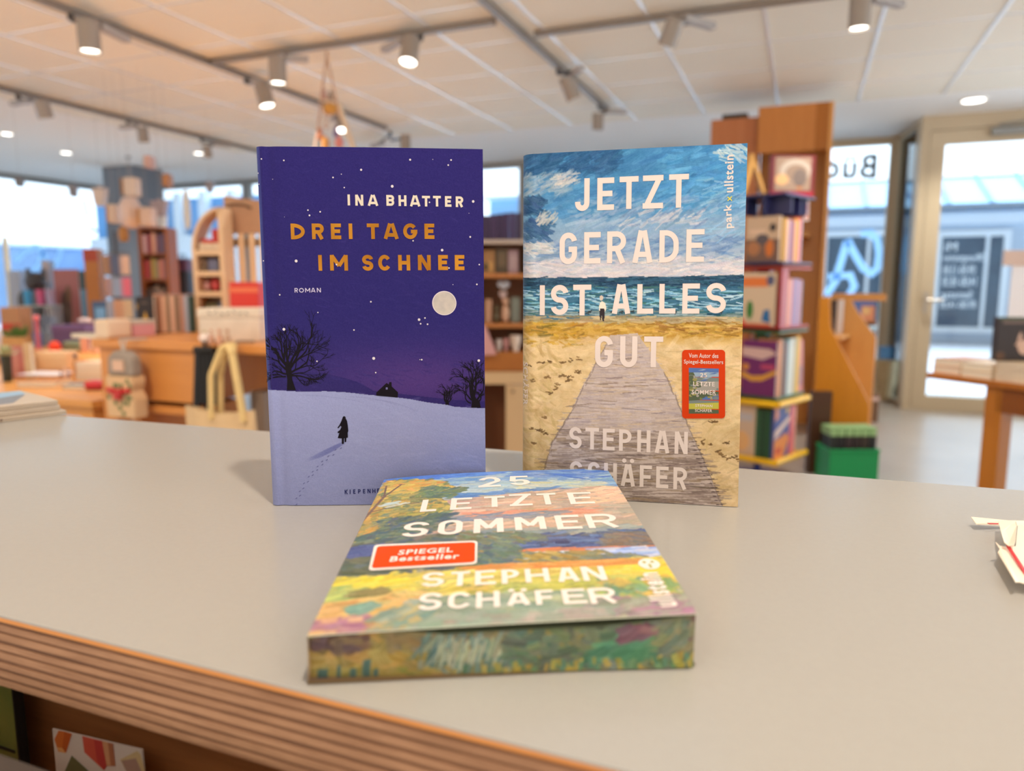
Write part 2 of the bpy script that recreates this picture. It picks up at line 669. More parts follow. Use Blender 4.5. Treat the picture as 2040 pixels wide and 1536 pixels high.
def text_mesh(s, bold=0.0):
    if (s, bold) in _tm:
        return _tm[(s, bold)]
    cu = bpy.data.curves.new('lettering', 'FONT')
    cu.body = s
    cu.fill_mode = 'FRONT' if hasattr(cu, 'fill_mode') else cu.fill_mode
    cu.dimensions = '2D'
    cu.fill_mode = 'BOTH'
    cu.offset = bold
    cu.space_character = 1.0 + bold * 4.5
    cu.resolution_u = 3
    o = bpy.data.objects.new('lettering', cu)
    COL.objects.link(o)
    dg = bpy.context.evaluated_depsgraph_get()
    me = bpy.data.meshes.new_from_object(o.evaluated_get(dg))
    vs = np.array([v.co[:2] for v in me.vertices])
    fs = [tuple(p.vertices) for p in me.polygons]
    bpy.data.objects.remove(o)
    bpy.data.curves.remove(cu)
    bpy.data.meshes.remove(me)
    _tm[(s, bold)] = (vs, fs)
    return vs, fs


# ------------------------------------------------------------------ painted cover art: brush strokes laid on a fine grid of mesh points
def vnoise(h, w_, cell, seed, octv=3):
    rg = np.random.RandomState(seed)
    out = np.zeros((h, w_))
    amp = 1.0
    tot = 0
    cy, cx = (cell if isinstance(cell, tuple) else (cell, cell))
    for o in range(octv):
        gh, gw = int(h / cy) + 3, int(w_ / cx) + 3
        g = rg.rand(gh, gw)
        y = np.arange(h) / cy
        x = np.arange(w_) / cx
        yi, xi = y.astype(int), x.astype(int)
        fy, fx = y - yi, x - xi
        fy, fx = fy * fy * (3 - 2 * fy), fx * fx * (3 - 2 * fx)
        A = g[yi][:, xi]
        B = g[yi][:, xi + 1]
        C = g[yi + 1][:, xi]
        D = g[yi + 1][:, xi + 1]
        out += amp * ((A * (1 - fx) + B * fx) * (1 - fy[:, None]) + (C * (1 - fx) + D * fx) * fy[:, None])
        tot += amp
        amp *= .5
        cy, cx = max(1.5, cy / 2), max(1.5, cx / 2)
    return out / tot


class Canvas:
    def __init__(self, w_, h, seed=1):
        self.w, self.h = w_, h
        self.a = np.zeros((h, w_, 3))
        self.rg = np.random.RandomState(seed)
        self.Y, self.X = np.mgrid[0:h, 0:w_]

    def rows(self, stops):
        ys = np.array([s[0] for s in stops], float)
        for c in range(3):
            self.a[:, :, c] = np.interp(np.arange(self.h), ys, [s[1][c] for s in stops])[:, None]

    def mask(self, poly, soft=1.0):
        p = np.array(poly, float)
        ins = np.zeros((self.h, self.w), bool)
        n = len(p)
        for i in range(n):
            x0, y0 = p[i]
            x1, y1 = p[(i + 1) % n]
            if y0 == y1:
                continue
            c = (self.Y >= min(y0, y1)) & (self.Y < max(y0, y1))
            xs = x0 + (self.Y - y0) * (x1 - x0) / (y1 - y0)
            ins ^= c & (self.X < xs)
        return ins.astype(float)

    def fill(self, m, col, alpha=1.0):
        k = (m * alpha)[:, :, None]
        self.a = self.a * (1 - k) + np.array(col, float) * k

    def stroke(self, x, y, ln, wd, ang, col, alpha=.9, bristle=.35):
        r = int(max(ln, wd) + 2)
        x0, x1, y0, y1 = max(0, int(x) - r), min(self.w, int(x) + r + 1), max(0, int(y) - r), min(self.h, int(y) + r + 1)
        if x0 >= x1 or y0 >= y1:
            return
        Y, X = self.Y[y0:y1, x0:x1] - y, self.X[y0:y1, x0:x1] - x
        c, s = math.cos(ang), math.sin(ang)
        u = (X * c + Y * s) / ln
        v = (-X * s + Y * c) / wd + .25 * u * u
        nb = self.rg.rand(10)
        b = nb[np.clip(((v + 1) * 4.5).astype(int), 0, 9)]
        e = np.clip((1.0 - np.abs(u) ** 2.5 - b * bristle) * 4, 0, 1) * np.clip((1 - v * v) * 2.2, 0, 1)
        k = (e * alpha)[:, :, None]
        self.a[y0:y1, x0:x1] = self.a[y0:y1, x0:x1] * (1 - k) + (np.array(col, float) + (b[:, :, None] - .5) * 22) * k

    def strokes(self, n, where, ln, wd, ang, cols, alpha=.85, jit=10, spread=.25):
        """where: a mask or a box (x0, y0, x1, y1)"""
        if isinstance(where, np.ndarray):
            ys, xs = np.nonzero(where > .5)
            if len(ys) == 0:
                return
            k = self.rg.randint(0, len(ys), n)
            px_, py_ = xs[k], ys[k]
        else:
            px_ = where[0] + self.rg.rand(n) * (where[2] - where[0])
            py_ = where[1] + self.rg.rand(n) * (where[3] - where[1])
        for i in range(n):
            c = np.array(cols[self.rg.randint(len(cols))], float) + self.rg.randn(3) * jit * .4 + self.rg.randn() * jit
            A = ang(px_[i], py_[i]) if callable(ang) else ang
            self.stroke(px_[i], py_[i], self.rg.uniform(*ln), self.rg.uniform(*wd), A + self.rg.randn() * spread, c, alpha)

    def grain(self, amp=6, cell=2, seed=5, octv=2):
        self.a += (vnoise(self.h, self.w, cell, seed, octv)[:, :, None] - .5) * 2 * amp

    def sample(self, fx, fy):
        """fx, fy in 0..1 (fy from the top) -> linear colour"""
        x = np.clip(fx * (self.w - 1), 0, self.w - 1)
        y = np.clip(fy * (self.h - 1), 0, self.h - 1)
        return s2l(np.clip(self.a[np.rint(y).astype(int), np.rint(x).astype(int)], 0, 255))


def art_mat(name, rough=.38, bump=.12, nscale=900, spec=.14):
    m = bpy.data.materials.new(name)
    m.use_nodes = True
    t = m.node_tree
    b = t.nodes['Principled BSDF']
    b.inputs['Roughness'].default_value = rough
    b.inputs['Specular IOR Level'].default_value = spec
    at = t.nodes.new('ShaderNodeAttribute')
    at.attribute_name = 'art'
    t.links.new(at.outputs['Color'], b.inputs['Base Color'])
    co = t.nodes.new('ShaderNodeTexCoord')
    n = t.nodes.new('ShaderNodeTexNoise')
    n.inputs['Scale'].default_value = nscale
    bp = t.nodes.new('ShaderNodeBump')
    bp.inputs['Strength'].default_value = bump
    bp.inputs['Distance'].default_value = .0004
    t.links.new(co.outputs['Object'], n.inputs['Vector'])
    t.links.new(n.outputs['Fac'], bp.inputs['Height'])
    t.links.new(bp.outputs[0], b.inputs['Normal'])
    return m


def grid_mesh(name, P, colr, mats, dec=None, parent=None, origin=(0, 0, 0), smooth=True, flip=False):
    """P: (rows, cols, 3) points, colr: (rows, cols, 3) linear colours; dec: Decals joined into the same mesh"""
    nr, nc = P.shape[:2]
    V = P.reshape(-1, 3)
    idx = np.arange(nr * nc).reshape(nr, nc)
    q = np.stack([idx[:-1, :-1], idx[:-1, 1:], idx[1:, 1:], idx[1:, :-1]], -1).reshape(-1, 4)
    if flip:
        q = q[:, ::-1]
    faces_n = len(q)
    loops = q.ravel()
    starts = np.arange(faces_n) * 4
    mi = np.zeros(faces_n, int)
    if dec and dec.v:
        dv = np.array([list(p) for p in dec.v])
        off = len(V)
        V = np.vstack([V, dv])
        dl, ds = [], []
        cur = len(loops)
        for f in dec.f:
            ds.append(cur)
            dl += [i + off for i in f]
            cur += len(f)
        loops = np.concatenate([loops, np.array(dl)])
        starts = np.concatenate([starts, np.array(ds)])
        mi = np.concatenate([mi, np.array(dec.m)])
    V = V - np.array(origin)
    me = bpy.data.meshes.new(name)
    me.vertices.add(len(V))
    me.vertices.foreach_set('co', V.astype(np.float32).ravel())
    me.loops.add(len(loops))
    me.loops.foreach_set('vertex_index', loops.astype(np.int32))
    me.polygons.add(len(starts))
    me.polygons.foreach_set('loop_start', starts.astype(np.int32))
    for m in mats:
        me.materials.append(m)
    me.polygons.foreach_set('material_index', mi.astype(np.int32))
    me.update(calc_edges=True)
    me.polygons.foreach_set('use_smooth', np.array([smooth] * len(starts)))
    ca = me.color_attributes.new('art', 'FLOAT_COLOR', 'POINT')
    cc = np.ones((len(V), 4), np.float32)
    cc[:nr * nc, :3] = colr.reshape(-1, 3)
    ca.data.foreach_set('color', cc.ravel())
    o = bpy.data.objects.new(name, me)
    COL.objects.link(o)
    o.location = (0, 0, 0)
    if parent:
        o.parent = parent
    return o


M_paper = mat('book_paper', (236, 224, 204), .8)
M_board = mat('book_board', (60, 58, 80), .7)
M_white_ink = mat('white_print', (219, 206, 201), .5, spec=.1)
M_cream_ink = mat('cream_print', (208, 198, 182), .5, spec=.1)
M_lilac_ink = mat('lilac_print', (186, 180, 210), .5, spec=.1)
M_gold = mat('gold_foil', (206, 144, 52), .28, metal=.9, noise=.8, nscale=38, rgb2=(150, 92, 26))
M_black_ink = mat('black_print', (18, 13, 22), .55, spec=.1)
M_navy_ink = mat('navy_print', (48, 54, 106), .5, spec=.1)
M_footprint = mat('footprint_print', (84, 88, 142), .5)
M_moon = mat('moon_print', (184, 176, 168), .5, spec=.1, noise=.5, nscale=260, rgb2=(152, 148, 152))
M_label_red = mat('red_sticker', (200, 58, 10), .45, spec=.12)
M_label_orange = mat('orange_sticker', (246, 76, 6), .4, spec=.15)
M_yellow_ink = mat('yellow_print', (222, 208, 70), .5)


class StandingBook:
    """a jacketed hardback standing on the counter; the four corners of its front are room points"""

    def __init__(self, BL, BR, TL, TR, depth, r, bow=0.0, groove=0.0):
        self.c = [np.array(p, float) for p in (BL, BR, TL, TR)]
        self.W = np.linalg.norm(self.c[1] - self.c[0])
        self.H = np.linalg.norm(self.c[2] - self.c[0])
        e = (self.c[1] - self.c[0]) / self.W
        self.n = np.array([e[1], -e[0], 0.0])
        self.n /= np.linalg.norm(self.n)
        if self.n @ (CAM - self.c[0]) < 0:
            self.n = -self.n
        self.e = e
        self.T, self.r, self.bow, self.groove = depth, r, bow, groove

    def base(self, t, v):
        u, k = t / self.W, v / self.H
        c = self.c
        return (c[0] * (1 - u) + c[1] * u) * (1 - k) + (c[2] * (1 - u) + c[3] * u) * k

    def S(self, t, v, off=0.0):
        r = self.r
        d = 0.0
        if t < r:
            d = r - math.sqrt(max(0.0, r * r - (r - max(t, 0.0)) ** 2))
        u = t / self.W
        d += self.groove * math.exp(-((t - r - .003) / .0028) ** 2)
        d -= self.bow * 4 * u * (1 - u)
        return self.base(t, v) + self.n * (off - d)

    def proj(self, P):
        q = P - CAM
        z_ = q @ FW
        return np.array([CX + FPX * (q @ RT) / z_, CY - FPX * (q @ UP) / z_])

    def inv(self, px, py):
        t, v = self.W * .5, self.H * .5
        for _ in range(8):
            p0 = self.proj(self.base(t, v))
            h = 1e-5
            J = np.stack([(self.proj(self.base(t + h, v)) - p0) / h, (self.proj(self.base(t, v + h)) - p0) / h], 1)
            dt = np.linalg.solve(J, np.array([px, py]) - p0)
            t, v = t + dt[0], v + dt[1]
        return t, v

    def cpx(self, cv):
        """pixel -> canvas coordinates"""
        def f(px, py):
            t, v = self.inv(px, py)
            return (t / self.W * (cv.w - 1), (1 - v / self.H) * (cv.h - 1))
        return f

    def jacket(self, cv, dec, mats, parent, origin):
        W, T, r = self.W, self.T, self.r
        cols = []                                    # (t, inward depth, canvas fraction)
        for t in np.linspace(W, r, cv.w - 20):
            u = t / W
            d = self.groove * math.exp(-((t - r - .003) / .0028) ** 2) - self.bow * 4 * u * (1 - u)
            cols.append((t, d, t / W))
        for a in np.linspace(0, PI / 2, 22)[1:]:
            t = r - r * math.sin(a)
            cols.append((t, r - r * math.cos(a) - self.bow * 4 * (t / W) * (1 - t / W), max(0, t / W)))
        for d in np.linspace(r, T - r, 6)[1:]:
            cols.append((0.0, d, 0.0))
        for a in np.linspace(0, PI / 2, 8)[1:]:
            cols.append((r - r * math.cos(a), T - r + r * math.sin(a), 0.0))
        cols += [(W * .5, T, 0.1), (W, T, .1)]
        cols = np.array(cols)
        vs = np.linspace(0, 1, cv.h)
        t, d, fu = cols[:, 0], cols[:, 1], cols[:, 2]
        u = (t / W)[None, :, None]
        k = vs[:, None, None]
        c = self.c
        P = (c[0] * (1 - u) + c[1] * u) * (1 - k) + (c[2] * (1 - u) + c[3] * u) * k - self.n * d[None, :, None]
        colr = cv.sample(np.broadcast_to(fu[None, :], (cv.h, len(fu))), np.broadcast_to(1 - vs[:, None], (cv.h, len(fu))))
        return grid_mesh('dust_jacket', P, colr, mats, dec, parent, origin, flip=False)

    def block(self, parent, origin, inset=.003, z0=.002, z1=.002, d0=.0026, name='page_block', m=None, t0=.004, t1=.003):
        """a box inside the jacket, following its corners"""
        W, H, T = self.W, self.H, self.T
        mb = MB()
        vs = []
        for v in (z0, H - z1):
            for d in (d0, T - d0):
                for t in (t0, W - t1):
                    vs.append(self.base(t, v) - self.n * d - np.array(origin))
        mb.add(vs, [(0, 1, 3, 2), (4, 6, 7, 5), (0, 4, 5, 1), (2, 3, 7, 6), (0, 2, 6, 4), (1, 5, 7, 3)])
        return mb.build(name, m or M_paper, parent)

    def board(self, parent, origin, d0, d1):
        W, H = self.W, self.H
        mb = MB()
        vs = []
        for v in (.0004, H - .0004):
            for d in (d0, d1):
                for t in (self.r, W - .0006):
                    vs.append(self.base(t, v) - self.n * d - np.array(origin))
        mb.add(vs, [(0, 1, 3, 2), (4, 6, 7, 5), (0, 4, 5, 1), (2, 3, 7, 6), (0, 2, 6, 4), (1, 5, 7, 3)])
        return mb.build('cover_board', M_board, parent)


# ------------------------------------------------------------------ the blue hardback with the snowy night
rb = np.random.RandomState(11)
BL, BR = at_z(540.5, 1007, CT + .0003), at_z(968, 1000.5, CT + .0003)
zt = lambda P, H: P + np.array([0, 0, H])
bkA = StandingBook(BL, BR, zt(BL, .2004), zt(BR, .2000) + (BL - BR) * .006, .024, .0042, bow=.0012, groove=.0008)
cv = Canvas(420, 660, 3)
cp = bkA.cpx(cv)
cv.rows([(0, (38, 31, 101)), (300, (34, 28, 97)), (420, (35, 28, 96)), (520, (40, 29, 96)), (659, (40, 29, 96))])
# violet glow of the painted sky near the printed horizon
gx, gy = cp(830, 760)
g = np.exp(-(((cv.X - gx) / 190.0) ** 2 + ((cv.Y - gy) / 62.0) ** 2))
cv.fill(g, (88, 55, 120), .6)
hill = cv.mask([cp(*p) for p in [(522, 752), (560, 742), (600, 740), (645, 743), (690, 753), (720, 763), (745, 778), (790, 783), (850, 790), (900, 796), (972, 800), (972, 830), (522, 830)]])
cv.fill(hill, (38, 29, 94), .92)
cv.strokes(900, (0, 0, cv.w, cp(700, 770)[1]), (5, 14), (1, 2.2), .2, [(41, 34, 102), (36, 29, 95), (44, 37, 107)], alpha=.25, jit=4)
snow = cv.mask([cp(*p) for p in [(490, 776), (536, 777), (560, 778), (600, 780), (650, 779), (690, 781), (735, 786), (775, 789), (820, 795), (850, 801), (890, 806), (905, 810), (935, 812), (990, 814), (990, 1030), (490, 1030)]])
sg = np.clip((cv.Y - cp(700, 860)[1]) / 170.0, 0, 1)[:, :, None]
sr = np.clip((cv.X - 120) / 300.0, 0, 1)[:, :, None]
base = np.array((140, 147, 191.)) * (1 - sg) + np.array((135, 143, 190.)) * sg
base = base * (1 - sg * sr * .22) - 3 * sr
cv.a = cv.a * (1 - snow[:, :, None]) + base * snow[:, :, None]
cv.strokes(500, snow, (10, 30), (1, 3), .18, [(142, 149, 193), (137, 144, 189), (145, 152, 194)], alpha=.18, jit=3)
# thin drift lines in the snow
for (x0, y0, x1, y1) in [(600, 787, 720, 800), (700, 790, 790, 806), (740, 796, 828, 818)]:
    for k in range(14):
        a = k / 13
        X, Y = cp(x0 + (x1 - x0) * a, y0 + (y1 - y0) * a * a)
        cv.stroke(X, Y, 7, .7, .2, (120, 124, 170), .35)
# painted shadow of the walker (part of the printed picture)
for k in range(40):
    a = k / 39
    X, Y = cp(680 + (620 - 680) * a, 884 + (913 - 884) * a + 2 * math.sin(a * 3))
    cv.stroke(X, Y, 9, 3.2 + 2.0 * math.sin(a * PI), -.42, (98, 104, 162), .22 * (1 - .75 * a))
cv.grain(4.5, 1.6, 4)
# spine edge of the jacket: the lighter blue paints in the window's reflection
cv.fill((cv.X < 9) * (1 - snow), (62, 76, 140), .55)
dA = Decals(bkA.S, bkA.inv)
Z1 = lambda x, y: (490 + x * .25386, 270 + y * .25386)
Z2 = lambda x, y: (490 + x * .26688, 620 + y * .26688)


def word(dec, zf, s, boxes, th, mi, geo=False):
    for ch, (x0, x1, yt, yb) in zip(s, boxes):
        X0, Yb = zf(x0, yb)
        X1, Yt = zf(x1, yt)
        dec.letter(ch, X0, X1, Yb, Yt, th, mi, geo)


word(dA, Z1, 'INABHATTER', [(801, 822, 465, 550), (862, 925, 467, 552), (958, 1042, 468, 553), (1105, 1166, 469, 553), (1200, 1262, 471, 555), (1288, 1371, 472, 557), (1384, 1446, 475, 558), (1470, 1531, 475, 558), (1563, 1613, 477, 560), (1647, 1706, 479, 562)], 4.7, 1, True)
word(dA, Z1, 'DREITAGE', [(357, 467, 692, 815), (523, 617, 692, 814), (672, 752, 692, 814), (810, 842, 692, 813), (954, 1048, 692, 813), (1083, 1202, 692, 812), (1237, 1347, 691, 813), (1403, 1480, 693, 812)], 7.2, 2, True)
word(dA, Z1, 'IMSCHNEE', [(571, 605, 938, 1061), (665, 805, 938, 1060), (917, 1003, 937, 1061), (1042, 1142, 937, 1060), (1198, 1292, 938, 1059), (1352, 1452, 938, 1057), (1510, 1586, 938, 1056), (1640, 1715, 938, 1056)], 7.2, 2, True)
word(dA, Z1, 'ROMAN', [(385, 411, 1197, 1232), (420, 458, 1197, 1232), (468, 508, 1197, 1231), (514, 549, 1196, 1230), (560, 592, 1196, 1230)], 1.6, 3, True)
Z5 = lambda x, y: (580 + x * .3125, 900 + y * .3125)
xs = [344, 377, 398, 429, 460, 489, 520, 551, 580, 612, 636]
for ch, x, wd in zip('KIEPENHEUER', xs, [20, 4, 15, 17, 15, 20, 20, 15, 20, 15, 17]):
    i = (x - 344) / 210
    X0, Yb = Z5(x, 266 - 8 * i)
    X1, Yt = Z5(x + wd, 238 - 8 * i)
    dA.letter(ch, X0, X1, Yb, Yt, 1.7, 4, True)
# moon and stars
dA.disc(*Z1(1557, 1315), 24.0, 5, 40)
dA.disc(*Z1(1557, 1315), 22.6, 6, 40, base=1.4e-4)
stars = [(122, 184, 1.6), (300, 197, 1.7), (90, 293, 1.6), (98, 380, 1.4), (687, 332, 1.8), (752, 306, 1.1), (907, 272, 2.3), (775, 411, 1.5), (1290, 193, 2.2), (1467, 190, .8), (1610, 194, 1.8), (1588, 234, 1.8), (1150, 401, 3.0), (1783, 518, 2.8), (490, 587, 1.7), (586, 600, 1.8), (502, 628, 2.0), (1760, 796, 2.0), (1540, 900, 2.8), (397, 985, 3.2), (135, 983, 1.5), (1831, 1013, 1.6), (1812, 1168, 1.8), (1625, 1170, .9), (266, 1250, 1.8), (983, 1304, 1.8), (568, 1388, 1.3), (1360, 1444, 2.8), (1406, 1431, 1.7), (1372, 1476, 1.7), (1426, 1480, 1.8), (300, 1520, 3.1), (851, 1525, 1.6), (1313, 827, 1.6), (1594, 1040, 1.6), (714, 1013, 1.8), (1441, 526, 1.6), (210, 343, .8), (305, 640, .6), (1750, 610, .7)]
for x, y, r in stars:
    dA.disc(*Z1(x, y), r * .92, 5, 12, base=2.4e-4)
for x, y, r in [(956, 350, 3.2), (971, 456, 1.6), (1313, 360, 1.8), (1299, 360, 1.0), (1738, 368, 2.8), (533, 372, 1.6), (1294, 62, 2.6), (809, 139, 1.6)]:
    dA.disc(*Z2(x, y), r * .92, 5, 12, base=2.4e-4)


def branch(dec, x, y, ang, ln, wd, depth, mi, rg, spread=.55, bend=.22, lim=None):
    """a printed branch in photo pixels, forking into twigs"""
    pts = [(x, y)]
    a = ang
    n = 4
    for i in range(n):
        a += rg.randn() * bend * .6
        x += math.cos(a) * ln / n
        y -= math.sin(a) * ln / n
        if lim and not (lim[0] < x < lim[1]):
            break
        if y > lim[2] - 12 - .02 * abs(x - 580):
            a += .35 if math.cos(a) > 0 else -.35
            y = min(y, lim[2] - 6)
        pts.append((x, y))
    if len(pts) < 2:
        return
    q = [dec.inv(*p) for p in pts]
    k = .000295
    dec.taper(q, wd * k, max(.55, wd * .6) * k, mi)
    if depth <= 0:
        return
    for j in range(rg.randint(2, 4)):
        i = rg.randint(1, len(pts)) if j else len(pts) - 1
        sgn = -1 if j % 2 else 1
        branch(dec, pts[i][0], pts[i][1], a + sgn * rg.uniform(.18, spread), ln * rg.uniform(.58, .8), max(.7, wd * rg.uniform(.5, .68)), depth - 1, mi, rg, spread, bend, lim)


def tree(dec, trunk, limbs, mi, rg, depth, lim):
    dec.polypx(trunk, mi, 1.3e-4)
    for (x, y, a, ln, wd) in limbs:
        branch(dec, x, y, math.radians(a), ln, wd, depth, mi, rg, lim=lim)


LIMA = (527, 966, 775)
tree(dA, [(572, 777), (573, 755), (570, 740), (567, 722), (576, 718), (581, 735), (583, 757), (590, 777)],
     [(572, 728, 122, 34, 6), (574, 726, 92, 32, 5), (577, 728, 66, 32, 5), (579, 733, 48, 34, 4.5), (580, 742, 24, 38, 4), (570, 736, 150, 24, 4), (571, 745, 172, 22, 3.5), (581, 748, 8, 34, 3.2), (570, 750, 186, 20, 3), (566, 715, 112, 22, 4), (579, 728, 34, 42, 4), (581, 746, 14, 26, 2.4)], 7, rb, 4, LIMA)
tree(dA, [(939, 812), (940, 798), (936, 785), (944, 783), (949, 795), (955, 798), (958, 812)],
     [(940, 788, 108, 26, 5), (944, 788, 80, 26, 5), (950, 797, 60, 26, 4), (953, 800, 36, 14, 3.2), (940, 797, 146, 20, 3.2), (938, 803, 168, 20, 2.6), (942, 786, 96, 30, 4)], 7, rb, 4, (527, 966, 810))
tree(dA, [(887, 806), (889, 796), (893, 796), (895, 806)],
     [(890, 798, 96, 15, 2.6), (892, 798, 66, 13, 2.2), (889, 799, 124, 13, 2.2), (893, 801, 38, 12, 1.8), (889, 802, 150, 9, 1.6)], 7, rb, 3, (527, 966, 806))
# house, walker, footprints
dA.polypx([Z2(975, 628), (Z2(975, 605)), Z2(1052, 533), Z2(1068, 545), Z2(1072, 527), Z2(1088, 527), Z2(1090, 560), Z2(1137, 603), Z2(1134, 642)], 7)
dA.polypx([Z2(1046, 566), Z2(1060, 566), Z2(1060, 582), Z2(1046, 582)], 8, 1.8e-4)
dA.polypx([Z2(*p) for p in [(727, 784), (737, 780), (746, 786), (748, 800), (757, 815), (763, 850), (767, 890), (762, 905), (764, 940), (745, 944), (716, 946), (688, 944), (700, 905), (690, 908), (686, 897), (705, 884), (716, 860), (708, 852), (692, 872), (686, 866), (700, 848), (716, 815)]], 7, 1.5e-4)
dA.polypx([Z2(*p) for p in [(718, 942), (735, 942), (733, 985), (726, 988), (719, 986)]], 7, 1.3e-4)
dA.polypx([Z2(*p) for p in [(739, 942), (752, 942), (751, 972), (742, 974), (739, 970)]], 7, 1.4e-4)
for (x, y) in [(712, 1019), (671, 1031), (655, 1069), (617, 1079), (606, 1107), (571, 1118), (573, 1141), (537, 1156), (534, 1183), (500, 1195), (500, 1221), (470, 1233), (465, 1270), (435, 1282), (430, 1320), (403, 1342), (405, 1374), (378, 1394), (379, 1440), (362, 1455)]:
    X, Y = Z2(x, y)
    dA.polypx([(X - 2.4, Y + 1.3), (X - .8, Y + 1.6), (X + 2.5, Y - .9), (X + 1.0, Y - 1.7)], 9)
mats = [art_mat('snow_night_jacket', .42, .25, 1400), M_cream_ink, M_gold, M_lilac_ink, M_navy_ink, mat('star_print', (204, 196, 204), .5), M_moon, M_black_ink, mat('lit_window_print', (96, 92, 150), .5), M_footprint]
nvA = thing('hardback_book', 'blue-violet hardback with snowy night scene and gold title standing on the counter', 'book', tuple(BL))
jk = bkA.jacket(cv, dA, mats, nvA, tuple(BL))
bkA.block(nvA, BL)
bkA.board(nvA, BL, .0012, .0026 - .0002)
bkA.board(nvA, BL, .024 - .0024, .024 - .0006)

# ------------------------------------------------------------------ the beach-path hardback
BL, BR = at_z(1036.5, 984, CT + .0003), at_z(1470, 1010, CT + .0003)
TLc = zt(BL, .2001)
TRc = zt(BR, .2016) + (BL - BR) * .026
bkB = StandingBook(BL, BR, TLc, TRc, .026, .0085, bow=.0006, groove=.0004)
cv = Canvas(420, 660, 8)
cp = bkB.cpx(cv)
yy = lambda y, x=1260: cp(x, y)[1]
cv.rows([(0, (62, 122, 172)), (yy(380), (92, 148, 192)), (yy(450), (126, 160, 192)), (yy(500), (142, 164, 192)), (yy(535), (190, 194, 204)), (yy(551), (196, 190, 196)), (yy(553), (40, 72, 98)), (yy(572), (48, 86, 112)), (yy(600), (70, 122, 152)), (yy(628), (110, 130, 128)), (yy(640), (178, 160, 120)), (yy(655), (196, 156, 70)), (yy(672), (190, 154, 84)), (yy(690), (214, 188, 142)), (659, (206, 180, 138))])
wv = lambda x, y: -.22 + .12 * math.sin(x * .02 + y * .013)
box = lambda x0, y0, x1, y1: (*cp(x0, y0), *cp(x1, y1))
cv.strokes(600, (0, 0, cv.w, yy(430)), (12, 34), (3, 8), wv, [(60, 120, 172), (70, 132, 184), (54, 110, 162), (80, 142, 190)], .32, 5)
cv.strokes(260, box(1036, 300, 1230, 345), (8, 22), (2, 5), -.3, [(42, 86, 130), (38, 80, 122), (56, 100, 144)], .45, 5)
cv.strokes(160, box(1320, 300, 1490, 420), (8, 22), (2, 5), -.2, [(84, 152, 204), (96, 164, 212), (72, 140, 196)], .5, 6)
cv.strokes(130, box(1040, 350, 1130, 385), (6, 18), (1.2, 3.5), -.45, [(150, 170, 188), (166, 178, 188), (124, 152, 180)], .36, 6)
cv.strokes(40, box(1105, 348, 1150, 368), (5, 13), (1, 2.6), -.4, [(206, 196, 186), (186, 190, 196)], .45, 6)
cv.strokes(60, box(1040, 395, 1085, 425), (6, 14), (2, 5), .3, [(48, 84, 124), (56, 92, 130)], .7, 7)
cv.strokes(80, box(1045, 440, 1095, 480), (6, 16), (2, 5), .5, [(54, 92, 132), (64, 100, 140)], .7, 7)
cv.strokes(40, box(1070, 425, 1110, 445), (5, 13), (1, 2.4), -.7, [(190, 188, 182), (168, 178, 188)], .5, 6)
cv.strokes(200, box(1140, 400, 1480, 470), (8, 26), (1.5, 4), -.3, [(150, 174, 202), (130, 160, 196), (114, 150, 192), (164, 182, 204)], .35, 6)
cv.strokes(70, box(1240, 420, 1400, 450), (8, 20), (1.2, 3), -.45, [(200, 196, 202), (182, 188, 202), (104, 134, 174)], .5, 6)
cv.strokes(220, box(1036, 480, 1490, 520), (10, 30), (1.5, 4), -.12, [(124, 152, 186), (98, 134, 180), (156, 176, 198), (84, 120, 172)], .42, 6)
cv.strokes(70, box(1040, 485, 1100, 505), (6, 16), (1, 3), .2, [(204, 202, 200), (180, 188, 196)], .6, 8)
cv.strokes(260, box(1036, 520, 1490, 549), (10, 30), (1.2, 3), -.05, [(196, 192, 200), (180, 184, 198), (210, 202, 204), (170, 178, 196)], .6, 6)
cv.strokes(30, box(1435, 290, 1492, 320), (8, 18), (1, 3), .6, [(186, 202, 208), (150, 180, 200)], .7, 8)
cv.strokes(60, box(1400, 350, 1490, 480), (8, 26), (1, 2), -.3, [(120, 170, 208), (140, 182, 212)], .5, 6)
# sea
sea = cv.mask([cp(*p) for p in [(1030, 556), (1495, 549), (1495, 626), (1300, 630), (1030, 640)]])
cv.fill(sea, (58, 102, 132), .8)
cv.strokes(260, box(1036, 554, 1490, 572), (8, 20), (1, 2.2), 0, [(34, 64, 92), (30, 58, 82), (48, 84, 108)], .75, 6, .08)
cv.strokes(420, box(1036, 572, 1490, 628), (7, 18), (1, 2.2), 0, [(44, 92, 126), (64, 124, 158), (58, 104, 116), (38, 80, 108), (70, 112, 110)], .75, 8, .1)
cv.strokes(170, box(1036, 578, 1490, 618), (6, 18), (.8, 1.8), .05, [(150, 194, 216), (176, 206, 220), (120, 172, 204)], .8, 8, .12)
cv.strokes(60, box(1036, 618, 1490, 630), (8, 20), (1, 1.8), 0, [(150, 170, 178), (120, 140, 140)], .7, 6, .06)
